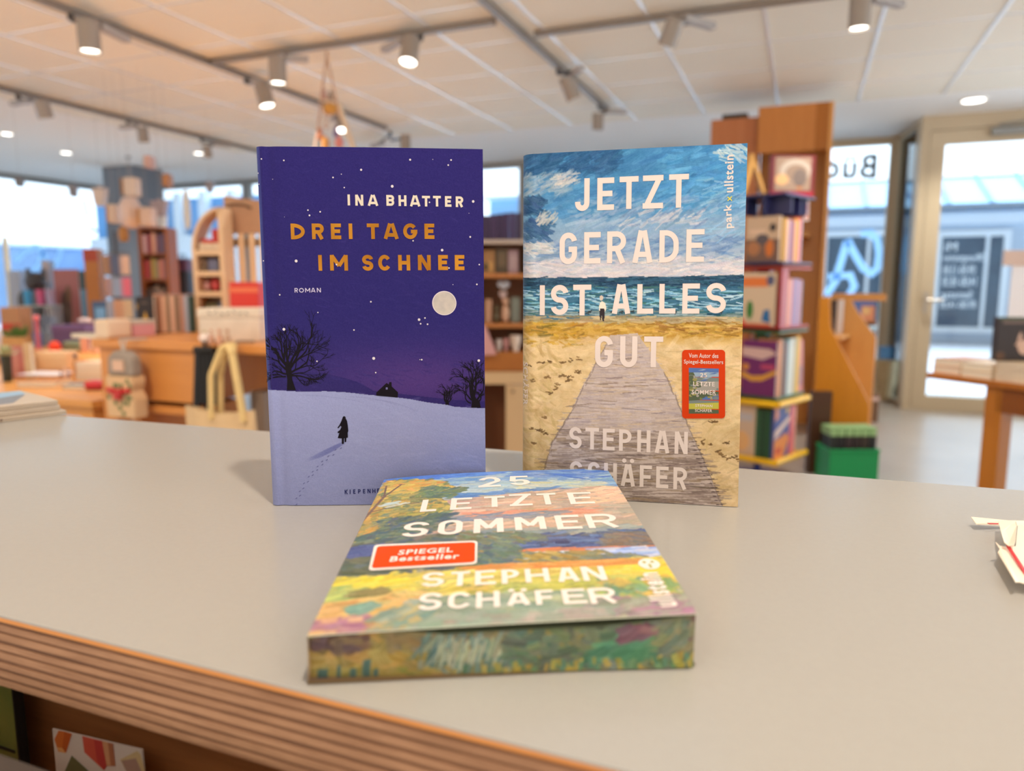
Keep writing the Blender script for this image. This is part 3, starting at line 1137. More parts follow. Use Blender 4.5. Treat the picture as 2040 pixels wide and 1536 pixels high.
# grass and sand
cv.strokes(120, box(1036, 630, 1490, 645), (8, 24), (1.2, 2.4), 0, [(176, 160, 124), (190, 170, 132), (150, 136, 104)], .8, 8, .08)
cv.strokes(260, box(1036, 643, 1490, 672), (6, 20), (1.2, 3), -.08, [(188, 150, 68), (172, 132, 54), (152, 116, 50), (200, 168, 92)], .6, 8, .2)
cv.strokes(70, box(1040, 645, 1160, 690), (6, 18), (1.2, 3), -.1, [(196, 158, 60), (176, 138, 46), (122, 102, 48)], .65, 8, .2)
cv.strokes(60, box(1300, 640, 1480, 668), (6, 18), (1, 2.2), .1, [(132, 96, 44), (150, 112, 54), (200, 160, 96)], .7, 8, .15)
cv.strokes(900, box(1036, 672, 1490, 1008), (8, 26), (2, 6), -.1, [(214, 190, 150), (206, 180, 136), (220, 198, 160), (198, 170, 124), (210, 186, 144)], .38, 5, .4)
lum = vnoise(cv.h, cv.w, (26, 34), 77, 3)
cv.a += ((lum - .5) * 34)[:, :, None] * (cv.Y > yy(680))[:, :, None]
cv.strokes(180, box(1036, 690, 1110, 1000), (6, 20), (1.5, 4), .6, [(188, 164, 112), (176, 150, 98), (204, 178, 126)], .35, 6, .5)
cv.strokes(120, box(1330, 690, 1490, 1000), (6, 20), (1.2, 3), -.25, [(180, 156, 120), (222, 198, 156), (190, 160, 112)], .4, 6, .35)
# boardwalk
walk = cv.mask([cp(*p) for p in [(1216, 668), (1270, 664), (1288, 690), (1310, 722), (1325, 745), (1345, 790), (1372, 850), (1395, 900), (1420, 960), (1442, 1012), (1064, 1012), (1080, 960), (1098, 885), (1114, 858), (1135, 825), (1160, 770), (1186, 725), (1205, 690)]])
cv.fill(walk, (184, 170, 166), .95)
wy0, wy1 = yy(664), yy(1010)
for k in range(1100):
    ys, xs = np.nonzero(walk > .5) if k == 0 else (ys, xs)
    i = cv.rg.randint(len(ys))
    q = (ys[i] - wy0) / (wy1 - wy0)
    pal = [(188, 178, 182), (198, 186, 186), (172, 160, 166), (194, 174, 150), (166, 152, 148)] if q < .55 else [(150, 135, 128), (134, 119, 112), (120, 105, 100), (158, 143, 132), (138, 117, 90), (124, 109, 105)]
    cv.stroke(xs[i], ys[i], cv.rg.uniform(8, 30) * (.5 + .8 * q), cv.rg.uniform(.8, 2.2), -.04 + cv.rg.randn() * .06, np.array(pal[cv.rg.randint(len(pal))]) + cv.rg.randn() * 5, .55)
cv.strokes(34, walk * (cv.Y > yy(860)), (14, 40), (.7, 1.3), -.03, [(92, 78, 76), (104, 88, 82), (84, 72, 76)], .5, 6, .05)
cv.strokes(26, walk * (cv.Y > yy(700)) * (cv.Y < yy(840)), (14, 34), (.6, 1.2), -.03, [(112, 102, 112), (128, 112, 100)], .6, 6, .05)
for (p, q) in [((1205, 690), (1135, 825)), ((1135, 825), (1098, 885)), ((1098, 885), (1066, 1000)), ((1325, 745), (1372, 850)), ((1372, 850), (1440, 1008))]:
    for k in range(26):
        a = k / 25
        X, Y = cp(p[0] + (q[0] - p[0]) * a + rb.randn() * 1.2, p[1] + (q[1] - p[1]) * a)
        cv.stroke(X, Y, 5, 1.0, math.atan2(q[1] - p[1], q[0] - p[0]), (112, 98, 92), .45)
for k in range(16):                                  # ragged plank ends on the right
    a = k / 15
    X, Y = cp(1385 + 55 * a, 880 + 125 * a)
    cv.stroke(X - 4, Y, 9, .9, -.12, (70, 58, 60), .8)
cv.grain(5, 2, 15)
cv.grain(6, 9, 16, 2)
# dark weed and stones on the sand
dark = [(104, 80, 50), (86, 66, 42), (122, 94, 60)]
for (x, y) in [(1048, 727), (1056, 729), (1075, 723), (1084, 723), (1092, 722), (1120, 722), (1140, 718), (1152, 715), (1063, 758), (1090, 752), (1120, 748), (1128, 750), (1130, 757), (1137, 752), (1150, 742), (1155, 740), (1112, 766), (1105, 774), (1095, 784), (1086, 832), (1070, 856), (1078, 860), (1086, 862), (1058, 853), (1062, 884), (1418, 840), (1422, 841), (1400, 882), (1416, 886), (1446, 882), (1432, 900), (1437, 904), (1444, 908), (1452, 915), (1464, 908), (1470, 916)]:
    for _ in range(3):
        X, Y = cp(x + rb.randn() * 2.5, y + rb.randn() * 1.5)
        cv.stroke(X, Y, rb.uniform(2.5, 6), rb.uniform(1, 2), rb.randn() * .4, dark[rb.randint(3)], .75)
cv.a += 0
# the man and the gulls of the picture
man = [cp(*p) for p in [(1199, 600), (1205, 603), (1208, 612), (1207, 618), (1204, 622), (1194, 622), (1193, 612), (1195, 603)]]
cv.fill(cv.mask(man), (222, 214, 200))
cv.fill(cv.mask([cp(*p) for p in [(1195, 615), (1204, 615), (1205, 628), (1203, 640), (1200, 640), (1199, 628), (1196, 640), (1194, 628)]]), (48, 40, 46))
cv.fill(cv.mask([cp(*p) for p in [(1194, 591), (1198, 588), (1202, 591), (1201, 597), (1196, 599)]]), (196, 184, 172))
for (x, y) in [(1155, 622), (1172, 623), (1176, 620), (1220, 621), (1238, 621), (1260, 620), (1390, 618), (1436, 622), (1344, 622)]:
    X, Y = cp(x, y)
    cv.stroke(X, Y, 4.5, 1.5, -.3, (46, 52, 56), .85)
    cv.stroke(X + 1, Y + 2, 1.2, 2.4, 0, (46, 52, 56), .7)
dB = Decals(bkB.S, bkB.inv)
Z3 = lambda x, y: (1010 + x * .25386, 270 + y * .25386)
Z4 = lambda x, y: (1010 + x * .26688, 620 + y * .26688)
word(dB, Z3, 'JETZT', [(535, 648, 338, 595), (708, 840, 332, 588), (882, 1030, 322, 579), (1064, 1224, 313, 576), (1268, 1423, 304, 570)], 10.6, 1)
word(dB, Z3, 'GERADE', [(413, 550, 762, 1011), (605, 734, 758, 1006), (785, 933, 752, 1003), (983, 1142, 746, 1000), (1194, 1345, 743, 997), (1404, 1545, 736, 993)], 10.4, 1)
word(dB, Z3, 'ISTALLES', [(255, 299, 1175, 1410), (345, 482, 1172, 1408), (519, 661, 1170, 1411), (823, 968, 1168, 1398), (1021, 1147, 1166, 1398), (1194, 1321, 1164, 1397), (1374, 1509, 1161, 1397), (1560, 1716, 1157, 1394)], 10.2, 1)
word(dB, Z4, 'GUT', [(657, 791, 184, 416), (843, 972, 186, 416), (1021, 1163, 188, 416)], 10.6, 1)
word(dB, Z4, 'STEPHAN', [(465, 558, 863, 1022), (585, 686, 868, 1028), (715, 804, 875, 1034), (836, 929, 881, 1040), (971, 1070, 886, 1048), (1103, 1212, 891, 1055), (1250, 1348, 897, 1062)], 7.6, 1)
word(dB, Z4, 'SCHÄFER', [(470, 562, 1118, 1276), (604, 694, 1124, 1283), (724, 820, 1131, 1293), (849, 956, 1139, 1301), (990, 1080, 1148, 1308), (1112, 1204, 1157, 1316), (1240, 1342, 1164, 1325)], 7.6, 1)


def rotword(dec, s, p0, p1, ptop, mi, bold=.02):
    """print running up the cover from p0 to p1; ptop lies on its cap line"""
    a = np.array(dec.inv(*p0))
    b = np.array(dec.inv(*p1))
    c = np.array(dec.inv(*ptop))
    d = b - a
    ln = np.linalg.norm(d)
    nrm = np.array([-d[1], d[0]]) / ln
    dec.text(s, a[0], a[1], ln, mi, math.atan2(d[1], d[0]), abs((c - a) @ nrm), bold)


rotword(dB, 'park', Z3(1784, 725), Z3(1779, 537), Z3(1704, 725), 1, .022)
rotword(dB, '×', Z3(1768, 513), Z3(1767, 476), Z3(1728, 513), 5, 0)
rotword(dB, 'ullstein', Z3(1776, 446), Z3(1779, 152), Z3(1704, 446), 1, .022)
# red sticker with the small cover on it


def rrect(dec, x0, y0, x1, y1, r, mi, base):
    p = []
    for (cx_, cy_, a0) in [(x1 - r, y0 + r, 0), (x0 + r, y0 + r, 90), (x0 + r, y1 - r, 180), (x1 - r, y1 - r, 270)]:
        for k in range(7):
            a = math.radians(a0 + 90 * k / 6)
            p.append((cx_ + r * math.cos(a), cy_ - r * math.sin(a)))
    dec.polypx(p, mi, base)


rrect(dB, *Z4(1307, 288), *Z4(1628, 799), 7, 2, 3.2e-4)


def px_text(dec, s, x0, x1, yb, yt, mi, bold=.01, base=4.2e-4):
    a = dec.inv(x0, yb)
    b = dec.inv(x1, yb)
    c = dec.inv(x0, yt)
    dec.text(s, a[0], a[1], b[0] - a[0], mi, 0, c[1] - a[1], bold, base)


px_text(dB, 'Vom Autor des', *[Z4(1357, 0)[0], Z4(1577, 0)[0], Z4(0, 346)[1], Z4(0, 312)[1]], 1)
px_text(dB, 'Spiegel-Bestsellers', *[Z4(1320, 0)[0], Z4(1613, 0)[0], Z4(0, 398)[1], Z4(0, 360)[1]], 1)
mc = [Z4(1357, 421), Z4(1580, 421), Z4(1580, 763), Z4(1357, 763)]
X0, Y0, X1, Y1 = mc[0][0], mc[0][1], mc[2][0], mc[2][1]
H_ = Y1 - Y0
bands = [(0, .1, 6), (.1, .2, 7), (.2, .32, 8), (.32, .5, 9), (.5, .64, 10), (.64, .7, 6), (.7, .78, 8), (.78, .9, 11), (.9, 1, 10)]
for i, (a, b, mi) in enumerate(bands):
    dB.polypx([(X0, Y0 + H_ * a), (X1, Y0 + H_ * (a + .02 * (-1) ** i)), (X1, Y0 + H_ * b), (X0, Y0 + H_ * b)], mi, 3.9e-4)
dB.polypx([(X0, Y0 + H_ * .1), (X0 + 9, Y0 + H_ * .1), (X0 + 15, Y0 + H_ * .22), (X0 + 12, Y0 + H_ * .45), (X0 + 22, Y0 + H_ * .7), (X0, Y0 + H_ * .72)], 10, 4.3e-4)
rq = np.random.RandomState(4)
for k in range(46):
    fx, fy = (rq.uniform(0, .34), rq.uniform(.14, .62)) if k < 26 else (rq.uniform(0, 1), rq.uniform(.46, .68))
    rx_, ry_ = rq.uniform(2.5, 6), rq.uniform(1.6, 3.2)
    cx_, cy_ = X0 + (X1 - X0) * fx, Y0 + H_ * fy
    cx_ = min(max(cx_, X0 + rx_), X1 - rx_)
    dB.polypx([(cx_ + rx_ * math.cos(a), cy_ + ry_ * math.sin(a)) for a in np.linspace(0, 2 * PI, 8)[:-1]], [10, 8, 13, 9, 12][k % 5], 4.4e-4)
for k in range(14):
    cx_, cy_ = X0 + (X1 - X0) * rq.uniform(.3, .95), Y0 + H_ * rq.uniform(.03, .3)
    dB.polypx([(cx_ - 9, cy_ + 1.5), (cx_ + 2, cy_ - 1.2), (cx_ + 8, cy_ - .6), (cx_ + 1, cy_ + 1.6)], [6, 7, 7][k % 3], 4.4e-4) if X0 + 10 < cx_ < X1 - 9 else None
for s, x0, x1, yt, yb in [('25', 1440, 1493, 459, 492), ('LETZTE', 1390, 1550, 523, 556), ('SOMMER', 1379, 1560, 585, 618), ('STEPHAN', 1405, 1532, 692, 712), ('SCHÄFER', 1403, 1531, 722, 749)]:
    px_text(dB, s, Z4(x0, 0)[0], Z4(x1, 0)[0], Z4(0, yb)[1], Z4(0, yt)[1], 1, .012, 4.8e-4)
# author's name down the spine edge
tS = .0017
v0 = bkB.inv(1040, 808)[1]
v1 = bkB.inv(1040, 722)[1]
dB.text('SCHÄFER', .0008, v1, v1 - v0, 1, -PI / 2, .0042, .02, 2.2e-4)
mats = [art_mat('beach_path_jacket', .45, .18, 700), M_white_ink, M_label_red, M_white_ink, M_white_ink, M_yellow_ink,
        mat('print_blue', (70, 104, 168), .5), mat('print_pale_blue', (140, 164, 188), .5), mat('print_grey_green', (110, 122, 120), .5), mat('print_rose', (150, 146, 140), .5), mat('print_dark_green', (70, 84, 58), .5), mat('print_lime', (176, 172, 60), .5), mat('print_olive_green', (104, 112, 62), .5), mat('print_ochre_green', (142, 138, 74), .5)]
nvB = thing('hardback_book', 'hardback with painted boardwalk to the sea and white title standing on the counter', 'book', tuple(BL))
bkB.jacket(cv, dB, mats, nvB, tuple(BL))
bkB.block(nvB, BL, t0=.009)
bkB.board(nvB, BL, .0012, .0024)
bkB.board(nvB, BL, .026 - .0024, .026 - .0006)
# ------------------------------------------------------------------ the paperback lying in front


class LyingBook(StandingBook):
    def __init__(self, FL, FR, BL, BR, hump):
        self.c = [np.array(p, float) for p in (FL, FR, BL, BR)]
        self.W = np.linalg.norm(self.c[1] - self.c[0])
        self.H = np.linalg.norm(self.c[2] - self.c[0])
        self.hump = hump
        self.n = np.array([0, 0, 1.0])

    def base(self, t, v):
        u, k = t / self.W, v / self.H
        c = self.c
        p = (c[0] * (1 - u) + c[1] * u) * (1 - k) + (c[2] * (1 - u) + c[3] * u) * k
        b = self.hump * math.sin(PI * min(max(u, 0), 1) ** .7) * (.25 + .75 * k)
        return p + np.array([0, 0, b])

    def S(self, t, v, off=0.0):
        return self.base(t, v) + np.array([0, 0, off])


TH = (.0168, .0188, .0172, .0178)
pts = [at_z(612, 1267, CT + TH[0]), at_z(1389.5, 1222, CT + TH[1]), at_z(765, 956, CT + TH[2]), at_z(1209, 933, CT + TH[3])]
bkC = LyingBook(*pts, hump=.0016)
cv = Canvas(460, 660, 21)
cp = bkC.cpx(cv)
C2 = lambda *p: [cp(*q) for q in p]


def pbox(pp, n, ln, wd, ang, cols, alpha=.85, jit=9, spread=.25):
    cv.strokes(n, cv.mask(C2(*pp)), ln, wd, ang, cols, alpha, jit, spread)


R0 = [(765, 950), (1215, 925)]
cv.fill(np.ones((cv.h, cv.w)), (150, 150, 130))
sky = [(755, 975), (765, 945), (1215, 925), (1262, 985), (900, 1005)]
cv.fill(cv.mask(C2(*sky)), (118, 160, 208))
pbox(sky, 420, (10, 34), (3, 8), -.05, [(120, 164, 212), (148, 182, 212), (96, 142, 206), (176, 196, 204)], .7, 8)
pbox([(765, 945), (1000, 930), (1000, 944), (760, 966)], 110, (12, 34), (4, 8), -.05, [(66, 118, 218), (84, 134, 224)], .8, 6)
pbox([(1010, 938), (1200, 936), (1200, 950), (1040, 952)], 90, (14, 36), (3, 7), .08, [(52, 104, 206), (70, 120, 210), (110, 150, 214)], .8, 6)
pbox([(1020, 962), (1200, 957), (1190, 978), (1040, 980)], 120, (12, 34), (3, 8), .1, [(190, 204, 194), (206, 208, 178), (160, 190, 204)], .75, 7)
pbox([(905, 960), (1010, 958), (1020, 975), (905, 985)], 70, (12, 30), (3, 7), -.1, [(150, 188, 214), (180, 200, 206)], .7, 6)
pbox([(900, 985), (1120, 970), (1180, 985), (900, 1000)], 90, (12, 30), (3, 7), .1, [(74, 124, 196), (90, 138, 200)], .7, 6)
pink = [(860, 1000), (1195, 968), (1230, 975), (1290, 1045), (800, 1075)]
cv.fill(cv.mask(C2(*pink)), (196, 168, 152))
pbox(pink, 420, (12, 34), (3, 8), -.03, [(222, 180, 158), (200, 166, 148), (176, 164, 152), (188, 156, 138), (160, 156, 148)], .75, 8)
pbox([(1190, 970), (1232, 970), (1250, 1000), (1150, 1005)], 60, (10, 26), (3, 7), -.2, [(236, 196, 168), (226, 186, 160)], .8, 7)
pbox([(940, 1022), (1180, 1010), (1180, 1022), (940, 1032)], 70, (14, 34), (2, 5), -.03, [(214, 134, 112), (206, 146, 122)], .7, 7)
pbox([(900, 1028), (1120, 1018), (1120, 1028), (900, 1040)], 50, (14, 34), (2, 5), -.03, [(116, 132, 160), (130, 142, 160)], .7, 7)
pbox([(1150, 1030), (1290, 1025), (1300, 1060), (1150, 1062)], 90, (12, 30), (3, 7), -.05, [(172, 158, 142), (160, 150, 132), (186, 166, 146)], .7, 7)
pbox([(900, 1058), (1290, 1045), (1300, 1062), (900, 1072)], 110, (12, 34), (3, 7), -.03, [(134, 150, 158), (120, 136, 150), (150, 156, 150)], .75, 7)
hills = [(905, 1078), (1060, 1062), (1150, 1066), (1240, 1056), (1300, 1054), (1316, 1090), (1000, 1100), (905, 1105)]
cv.fill(cv.mask(C2(*hills)), (62, 84, 136))
pbox(hills, 280, (10, 30), (3, 7), -.1, [(58, 78, 132), (72, 100, 160), (90, 96, 110), (50, 64, 110), (84, 112, 168)], .75, 8)
pbox([(1210, 1062), (1300, 1056), (1312, 1085), (1200, 1088)], 110, (8, 20), (3, 7), .3, [(130, 108, 90), (110, 100, 96), (88, 96, 110)], .7, 8)
pbox([(905, 1062), (1070, 1058), (1080, 1078), (905, 1090)], 120, (7, 18), (3, 7), .5, [(110, 128, 96), (128, 118, 84), (96, 116, 112)], .75, 9)
pbox([(990, 1096), (1320, 1086), (1324, 1092), (990, 1103)], 60, (12, 30), (1.5, 3.5), -.03, [(214, 112, 66), (200, 120, 80)], .8, 7, .06)
pbox([(1190, 1093), (1325, 1089), (1345, 1108), (1240, 1112)], 110, (12, 28), (2, 6), -.03, [(150, 178, 236), (180, 198, 240), (120, 150, 220), (206, 210, 232)], .85, 7, .1)
pbox([(1040, 1102), (1120, 1099), (1110, 1112), (1050, 1113)], 50, (10, 24), (2, 5), -.03, [(190, 212, 232), (170, 200, 228)], .85, 6, .1)
mid = [(905, 1095), (1050, 1100), (1200, 1098), (1290, 1112), (1280, 1122), (905, 1140)]
pbox(mid, 230, (7, 20), (3, 8), .4, [(150, 132, 66), (176, 148, 78), (120, 122, 84), (106, 118, 110)], .75, 9)
pbox([(920, 1090), (1030, 1085), (1035, 1125), (920, 1130)], 110, (7, 18), (3, 8), .6, [(86, 112, 102), (100, 120, 90), (84, 104, 120)], .8, 9)
pbox([(1180, 1108), (1270, 1104), (1270, 1120), (1180, 1123)], 70, (8, 18), (3, 8), .3, [(96, 116, 112), (120, 126, 100), (90, 104, 120)], .8, 8)
# yellow meadow and the ground in front
mead = [(660, 1160), (760, 1145), (1000, 1132), (1290, 1112), (1345, 1105), (1360, 1160), (1320, 1195), (650, 1215)]
cv.fill(cv.mask(C2(*mead)), (216, 196, 96))
pbox(mead, 520, (12, 36), (3, 9), -.05, [(226, 208, 92), (206, 186, 84), (188, 180, 96), (232, 214, 120), (196, 170, 84)], .75, 9)
pbox([(680, 1150), (800, 1143), (800, 1180), (660, 1185)], 130, (12, 34), (4, 9), -.15, [(236, 216, 62), (228, 204, 70), (196, 188, 90)], .8, 8)
pbox([(1230, 1125), (1345, 1112), (1360, 1155), (1230, 1160)], 160, (12, 34), (4, 9), -.1, [(236, 212, 56), (230, 190, 60), (214, 200, 88)], .8, 8)
pbox([(940, 1128), (1270, 1112), (1275, 1122), (940, 1138)], 80, (14, 34), (2, 5), -.05, [(208, 128, 60), (214, 150, 76)], .8, 8, .08)
pbox([(1000, 1155), (1250, 1145), (1250, 1170), (1000, 1180)], 130, (12, 34), (3, 8), .05, [(170, 178, 92), (190, 186, 84), (204, 192, 96)], .7, 8)
pbox([(650, 1185), (830, 1180), (830, 1235), (625, 1250)], 260, (12, 32), (4, 9), -.1, [(216, 168, 100), (206, 156, 96), (222, 186, 116), (186, 164, 104)], .8, 9)
pbox([(640, 1172), (720, 1168), (720, 1190), (640, 1196)], 50, (10, 26), (3, 8), -.3, [(150, 180, 112), (186, 190, 100)], .7, 9)
pbox([(830, 1195), (1330, 1165), (1370, 1215), (830, 1250)], 480, (12, 32), (4, 9), .1, [(150, 164, 142), (132, 152, 136), (166, 168, 140), (120, 146, 132), (160, 176, 150)], .75, 9)
pbox([(1200, 1160), (1350, 1150), (1350, 1195), (1200, 1195)], 120, (8, 22), (4, 9), 1.0, [(120, 156, 110), (150, 176, 96), (96, 140, 120), (206, 170, 80)], .75, 9)
pbox([(1190, 1195), (1385, 1185), (1389, 1220), (1190, 1225)], 150, (10, 28), (4, 9), -.3, [(150, 110, 140), (170, 120, 150), (150, 150, 140), (136, 146, 130)], .7, 9)
pbox([(880, 1225), (1200, 1210), (1200, 1236), (830, 1250)], 160, (10, 28), (4, 9), .0, [(150, 162, 150), (168, 156, 150), (134, 156, 140)], .7, 8)
pbox([(615, 1238), (720, 1230), (720, 1262), (610, 1268)], 120, (10, 26), (4, 9), -.1, [(164, 112, 140), (180, 130, 140), (206, 160, 110), (150, 100, 130)], .75, 9)
pbox([(700, 1205), (740, 1203), (740, 1218), (690, 1220)], 22, (8, 16), (4, 9), -.5, [(110, 150, 140), (120, 158, 142)], .85, 7)
pbox([(760, 1215), (860, 1205), (860, 1240), (740, 1248)], 70, (8, 20), (4, 9), -.7, [(120, 148, 140), (140, 156, 136), (190, 160, 100)], .75, 9)
for _ in range(46):
    X, Y = cp(rb.uniform(840, 1260), rb.uniform(1160, 1180))
    cv.stroke(X, Y, rb.uniform(4, 9), rb.uniform(1.5, 3), -.5, (110, 120, 76), .6)
pbox([(700, 1178), (770, 1172), (770, 1186), (700, 1190)], 24, (10, 18), (3, 6), -.2, [(130, 124, 76), (146, 136, 84)], .8, 7)
# the tree on the left
tre = [(745, 1000), (772, 958), (850, 955), (905, 968), (912, 980), (880, 992), (905, 1012), (885, 1030), (800, 1045), (770, 1060), (730, 1085), (700, 1090)]
cv.fill(cv.mask(C2(*tre)), (136, 136, 82))
pbox(tre, 620, (6, 18), (3, 8), -.5, [(176, 160, 74), (206, 170, 76), (120, 130, 78), (96, 118, 92), (150, 146, 80), (214, 184, 90)], .8, 11, .6)
pbox([(770, 958), (880, 958), (900, 972), (780, 985)], 120, (6, 18), (3, 8), -.2, [(214, 184, 84), (196, 176, 84), (222, 160, 70)], .8, 10, .5)
pbox([(850, 968), (930, 972), (900, 992), (830, 990)], 90, (6, 16), (3, 7), -.3, [(96, 124, 92), (110, 130, 80), (84, 112, 100)], .8, 9, .5)
pbox([(690, 1045), (900, 1020), (900, 1050), (700, 1100)], 240, (7, 20), (3, 8), -.4, [(86, 110, 96), (76, 96, 92), (110, 122, 90), (70, 92, 110)], .8, 9, .5)
pbox([(725, 1010), (760, 990), (740, 1060), (700, 1070)], 90, (6, 18), (3, 7), -.9, [(210, 160, 70), (190, 146, 66), (150, 140, 76)], .8, 10, .4)
und = [(690, 1085), (905, 1062), (905, 1130), (740, 1145), (668, 1148)]
pbox(und, 420, (8, 22), (4, 9), -.15, [(84, 100, 112), (100, 118, 96), (66, 82, 122), (120, 112, 96), (92, 104, 84)], .8, 9, .4)
pbox([(690, 1092), (770, 1085), (770, 1105), (685, 1112)], 70, (10, 24), (4, 8), -.1, [(70, 82, 140), (84, 96, 150)], .8, 8)
pbox([(690, 1118), (760, 1108), (760, 1142), (680, 1146)], 70, (8, 20), (4, 9), .3, [(80, 92, 88), (96, 100, 76)], .8, 8)
for (p, q, wd_) in [((716, 1045), (765, 990), 2.2), ((765, 990), (800, 965), 1.6), ((740, 1020), (800, 1005), 1.6), ((765, 990), (770, 968), 1.3), ((800, 1005), (830, 1002), 1.3)]:
    for k in range(20):
        a = k / 19
        X, Y = cp(p[0] + (q[0] - p[0]) * a, p[1] + (q[1] - p[1]) * a)
        X2, Y2 = cp(p[0] + (q[0] - p[0]) * min(1, a + .05) + .1, p[1] + (q[1] - p[1]) * min(1, a + .05))
        cv.stroke(X, Y, 8, wd_ * 1.4, math.atan2(Y2 - Y, X2 - X), (112, 84, 70), .8)
pbox([(770, 1002), (812, 998), (806, 1006), (765, 1012)], 14, (10, 20), (3, 5), -.3, [(196, 206, 196), (180, 200, 206)], .8, 6)
cv.a = cv.a * .90 + np.array((212, 208, 192.)) * .10  # pale wash over the whole cover paints in a reflected haze
cv.grain(8, 3, 33, 2)
dC = Decals(bkC.S, bkC.inv)
M_bold = {}
rows = [
    ('25', [(953, 998, 951, 971.5), (1016, 1057, 948.5, 967.5)], 12.0, 12),
    ('LETZTE', [(836, 868, 996, 1020.5), (896, 939, 992.5, 1016.5), (964, 1007, 989, 1011.5), (1016, 1062, 984.5, 1009), (1073, 1113, 983, 1006.5), (1137, 1187, 981, 1005)], 12.0, 12),
    ('SOMMER', [(798, 850, 1041.5, 1071.5), (870, 920, 1037, 1067), (943, 1004, 1033.5, 1063), (1027, 1090, 1030, 1057), (1111, 1162, 1026.5, 1055.5), (1174, 1238, 1024, 1053)], 13.6, 14),
    ('STEPHAN', [(838, 883, 1141.5, 1170.5), (896, 935, 1139.5, 1169), (946, 988, 1137, 1166.5), (1000, 1036, 1135, 1164), (1048, 1097, 1133, 1161.5), (1113, 1157, 1131, 1160), (1164, 1212, 1128.5, 1158)], 11.6, 13),
    ('SCHÄFER', [(831, 878, 1182.5, 1217), (891, 936, 1181, 1214), (948, 996, 1179, 1212), (1010, 1058, 1181, 1207.5), (1069, 1106, 1176, 1205.5), (1124, 1172, 1173.5, 1204.5), (1179, 1234, 1171.5, 1204)], 11.8, 13)]
for s, boxes, th, _ in rows:
    for ch, (x0, x1, yt, yb) in zip(s, boxes):
        t0 = dC.inv(x0, yb)[0]
        t1 = dC.inv(x1, yb)[0]
        dC.letter(ch, x0, x1, yb, yt, th, 1, base=1.5e-4, um=.2)
# sticker
def sticker(q, r, mi, base):
    """a quad in pixels with rounded corners, cut in book coordinates"""
    P = [np.array(dC.inv(*p)) for p in q]
    out = []
    for i in range(4):
        a, b, c = P[i - 1], P[i], P[(i + 1) % 4]
        d0 = (a - b) / np.linalg.norm(a - b)
        d1 = (c - b) / np.linalg.norm(c - b)
        p0, p1 = b + d0 * r, b + d1 * r
        for k in range(6):
            s = k / 5
            out.append(tuple((1 - s) ** 2 * p0 + 2 * s * (1 - s) * b + s * s * p1))
    dC.poly(out, mi, base)


sticker([(746, 1086.5), (951.5, 1078), (950, 1125), (734, 1138.5)], .0026, 1, 2.6e-4)
sticker([(752, 1090), (946.5, 1081.5), (946, 1121.5), (740, 1134)], .0020, 2, 3.4e-4)


def lie_text(s, p0, p1, ptop, mi, bold, base, squash=1.0):
    a, b, c = [np.array(dC.inv(*p)) for p in (p0, p1, ptop)]
    d = b - a
    ln = np.linalg.norm(d)
    nr = np.array([-d[1], d[0]]) / ln
    dC.text(s, a[0], a[1], ln, mi, math.atan2(d[1], d[0]), abs((c - a) @ nr), bold, base)


lie_text('SPIEGEL', (792, 1108), (902, 1102), (796, 1098), 1, .03, 4.6e-4)
lie_text('Bestseller', (775, 1121.5), (914, 1115), (779, 1111), 1, .03, 4.6e-4)
lie_text('ullstein', (1352, 1209), (1310, 1141), (1303, 1212), 1, .035, 2.4e-4)
# publisher's owl mark: a small round white stamp with two cuts
o_ = dC.inv(1293, 1124)
dC.poly([(o_[0] + .0042 * math.cos(k * PI / 10), o_[1] + .0052 * math.sin(k * PI / 10)) for k in range(20)], 1, 1.5e-4)
for s in (-1, 1):
    dC.poly([(o_[0] + s * .0016 + .0008 * math.cos(k * PI / 5), o_[1] + .0016 + .001 * math.sin(k * PI / 5)) for k in range(10)], 3, 2.4e-4)
dC.poly([(o_[0] - .0005, o_[1] - .004), (o_[0] + .0005, o_[1] - .004), (o_[0] + .0005, o_[1] - .0004), (o_[0] - .0005, o_[1] - .0004)], 3, 2.4e-4)
# lip: the thickness of the cover card along the front
o = len(dC.v)
for k in range(41):
    t = bkC.W * k / 40
    dC.v += [bkC.S(t, 0, 0), bkC.S(t, 0, -.0004)]
for k in range(40):
    dC.f.append((o + 2 * k, o + 2 * k + 1, o + 2 * k + 3, o + 2 * k + 2))
    dC.m.append(4)
BLc = at_z(610, 1354, CT)
lyO = np.array([BLc[0], BLc[1], CT])
lying = thing('paperback_book', 'thick paperback with painted meadow cover and orange sticker lying flat in front', 'book', tuple(lyO))
W, H = bkC.W, bkC.H
nv, nu = 660, 460
us = np.linspace(0, 1, nu)
c0, c1, c2, c3 = bkC.c
u = us[None, :, None]
k = np.linspace(0, 1, nv)[:, None, None]
P = (c0 * (1 - u) + c1 * u) * (1 - k) + (c2 * (1 - u) + c3 * u) * k
P[:, :, 2] += bkC.hump * np.sin(PI * us[None, :] ** .7) * (.25 + .75 * np.linspace(0, 1, nv)[:, None])
colr = cv.sample(np.broadcast_to(us[None, :], (nv, nu)), np.broadcast_to(1 - np.linspace(0, 1, nv)[:, None], (nv, nu)))
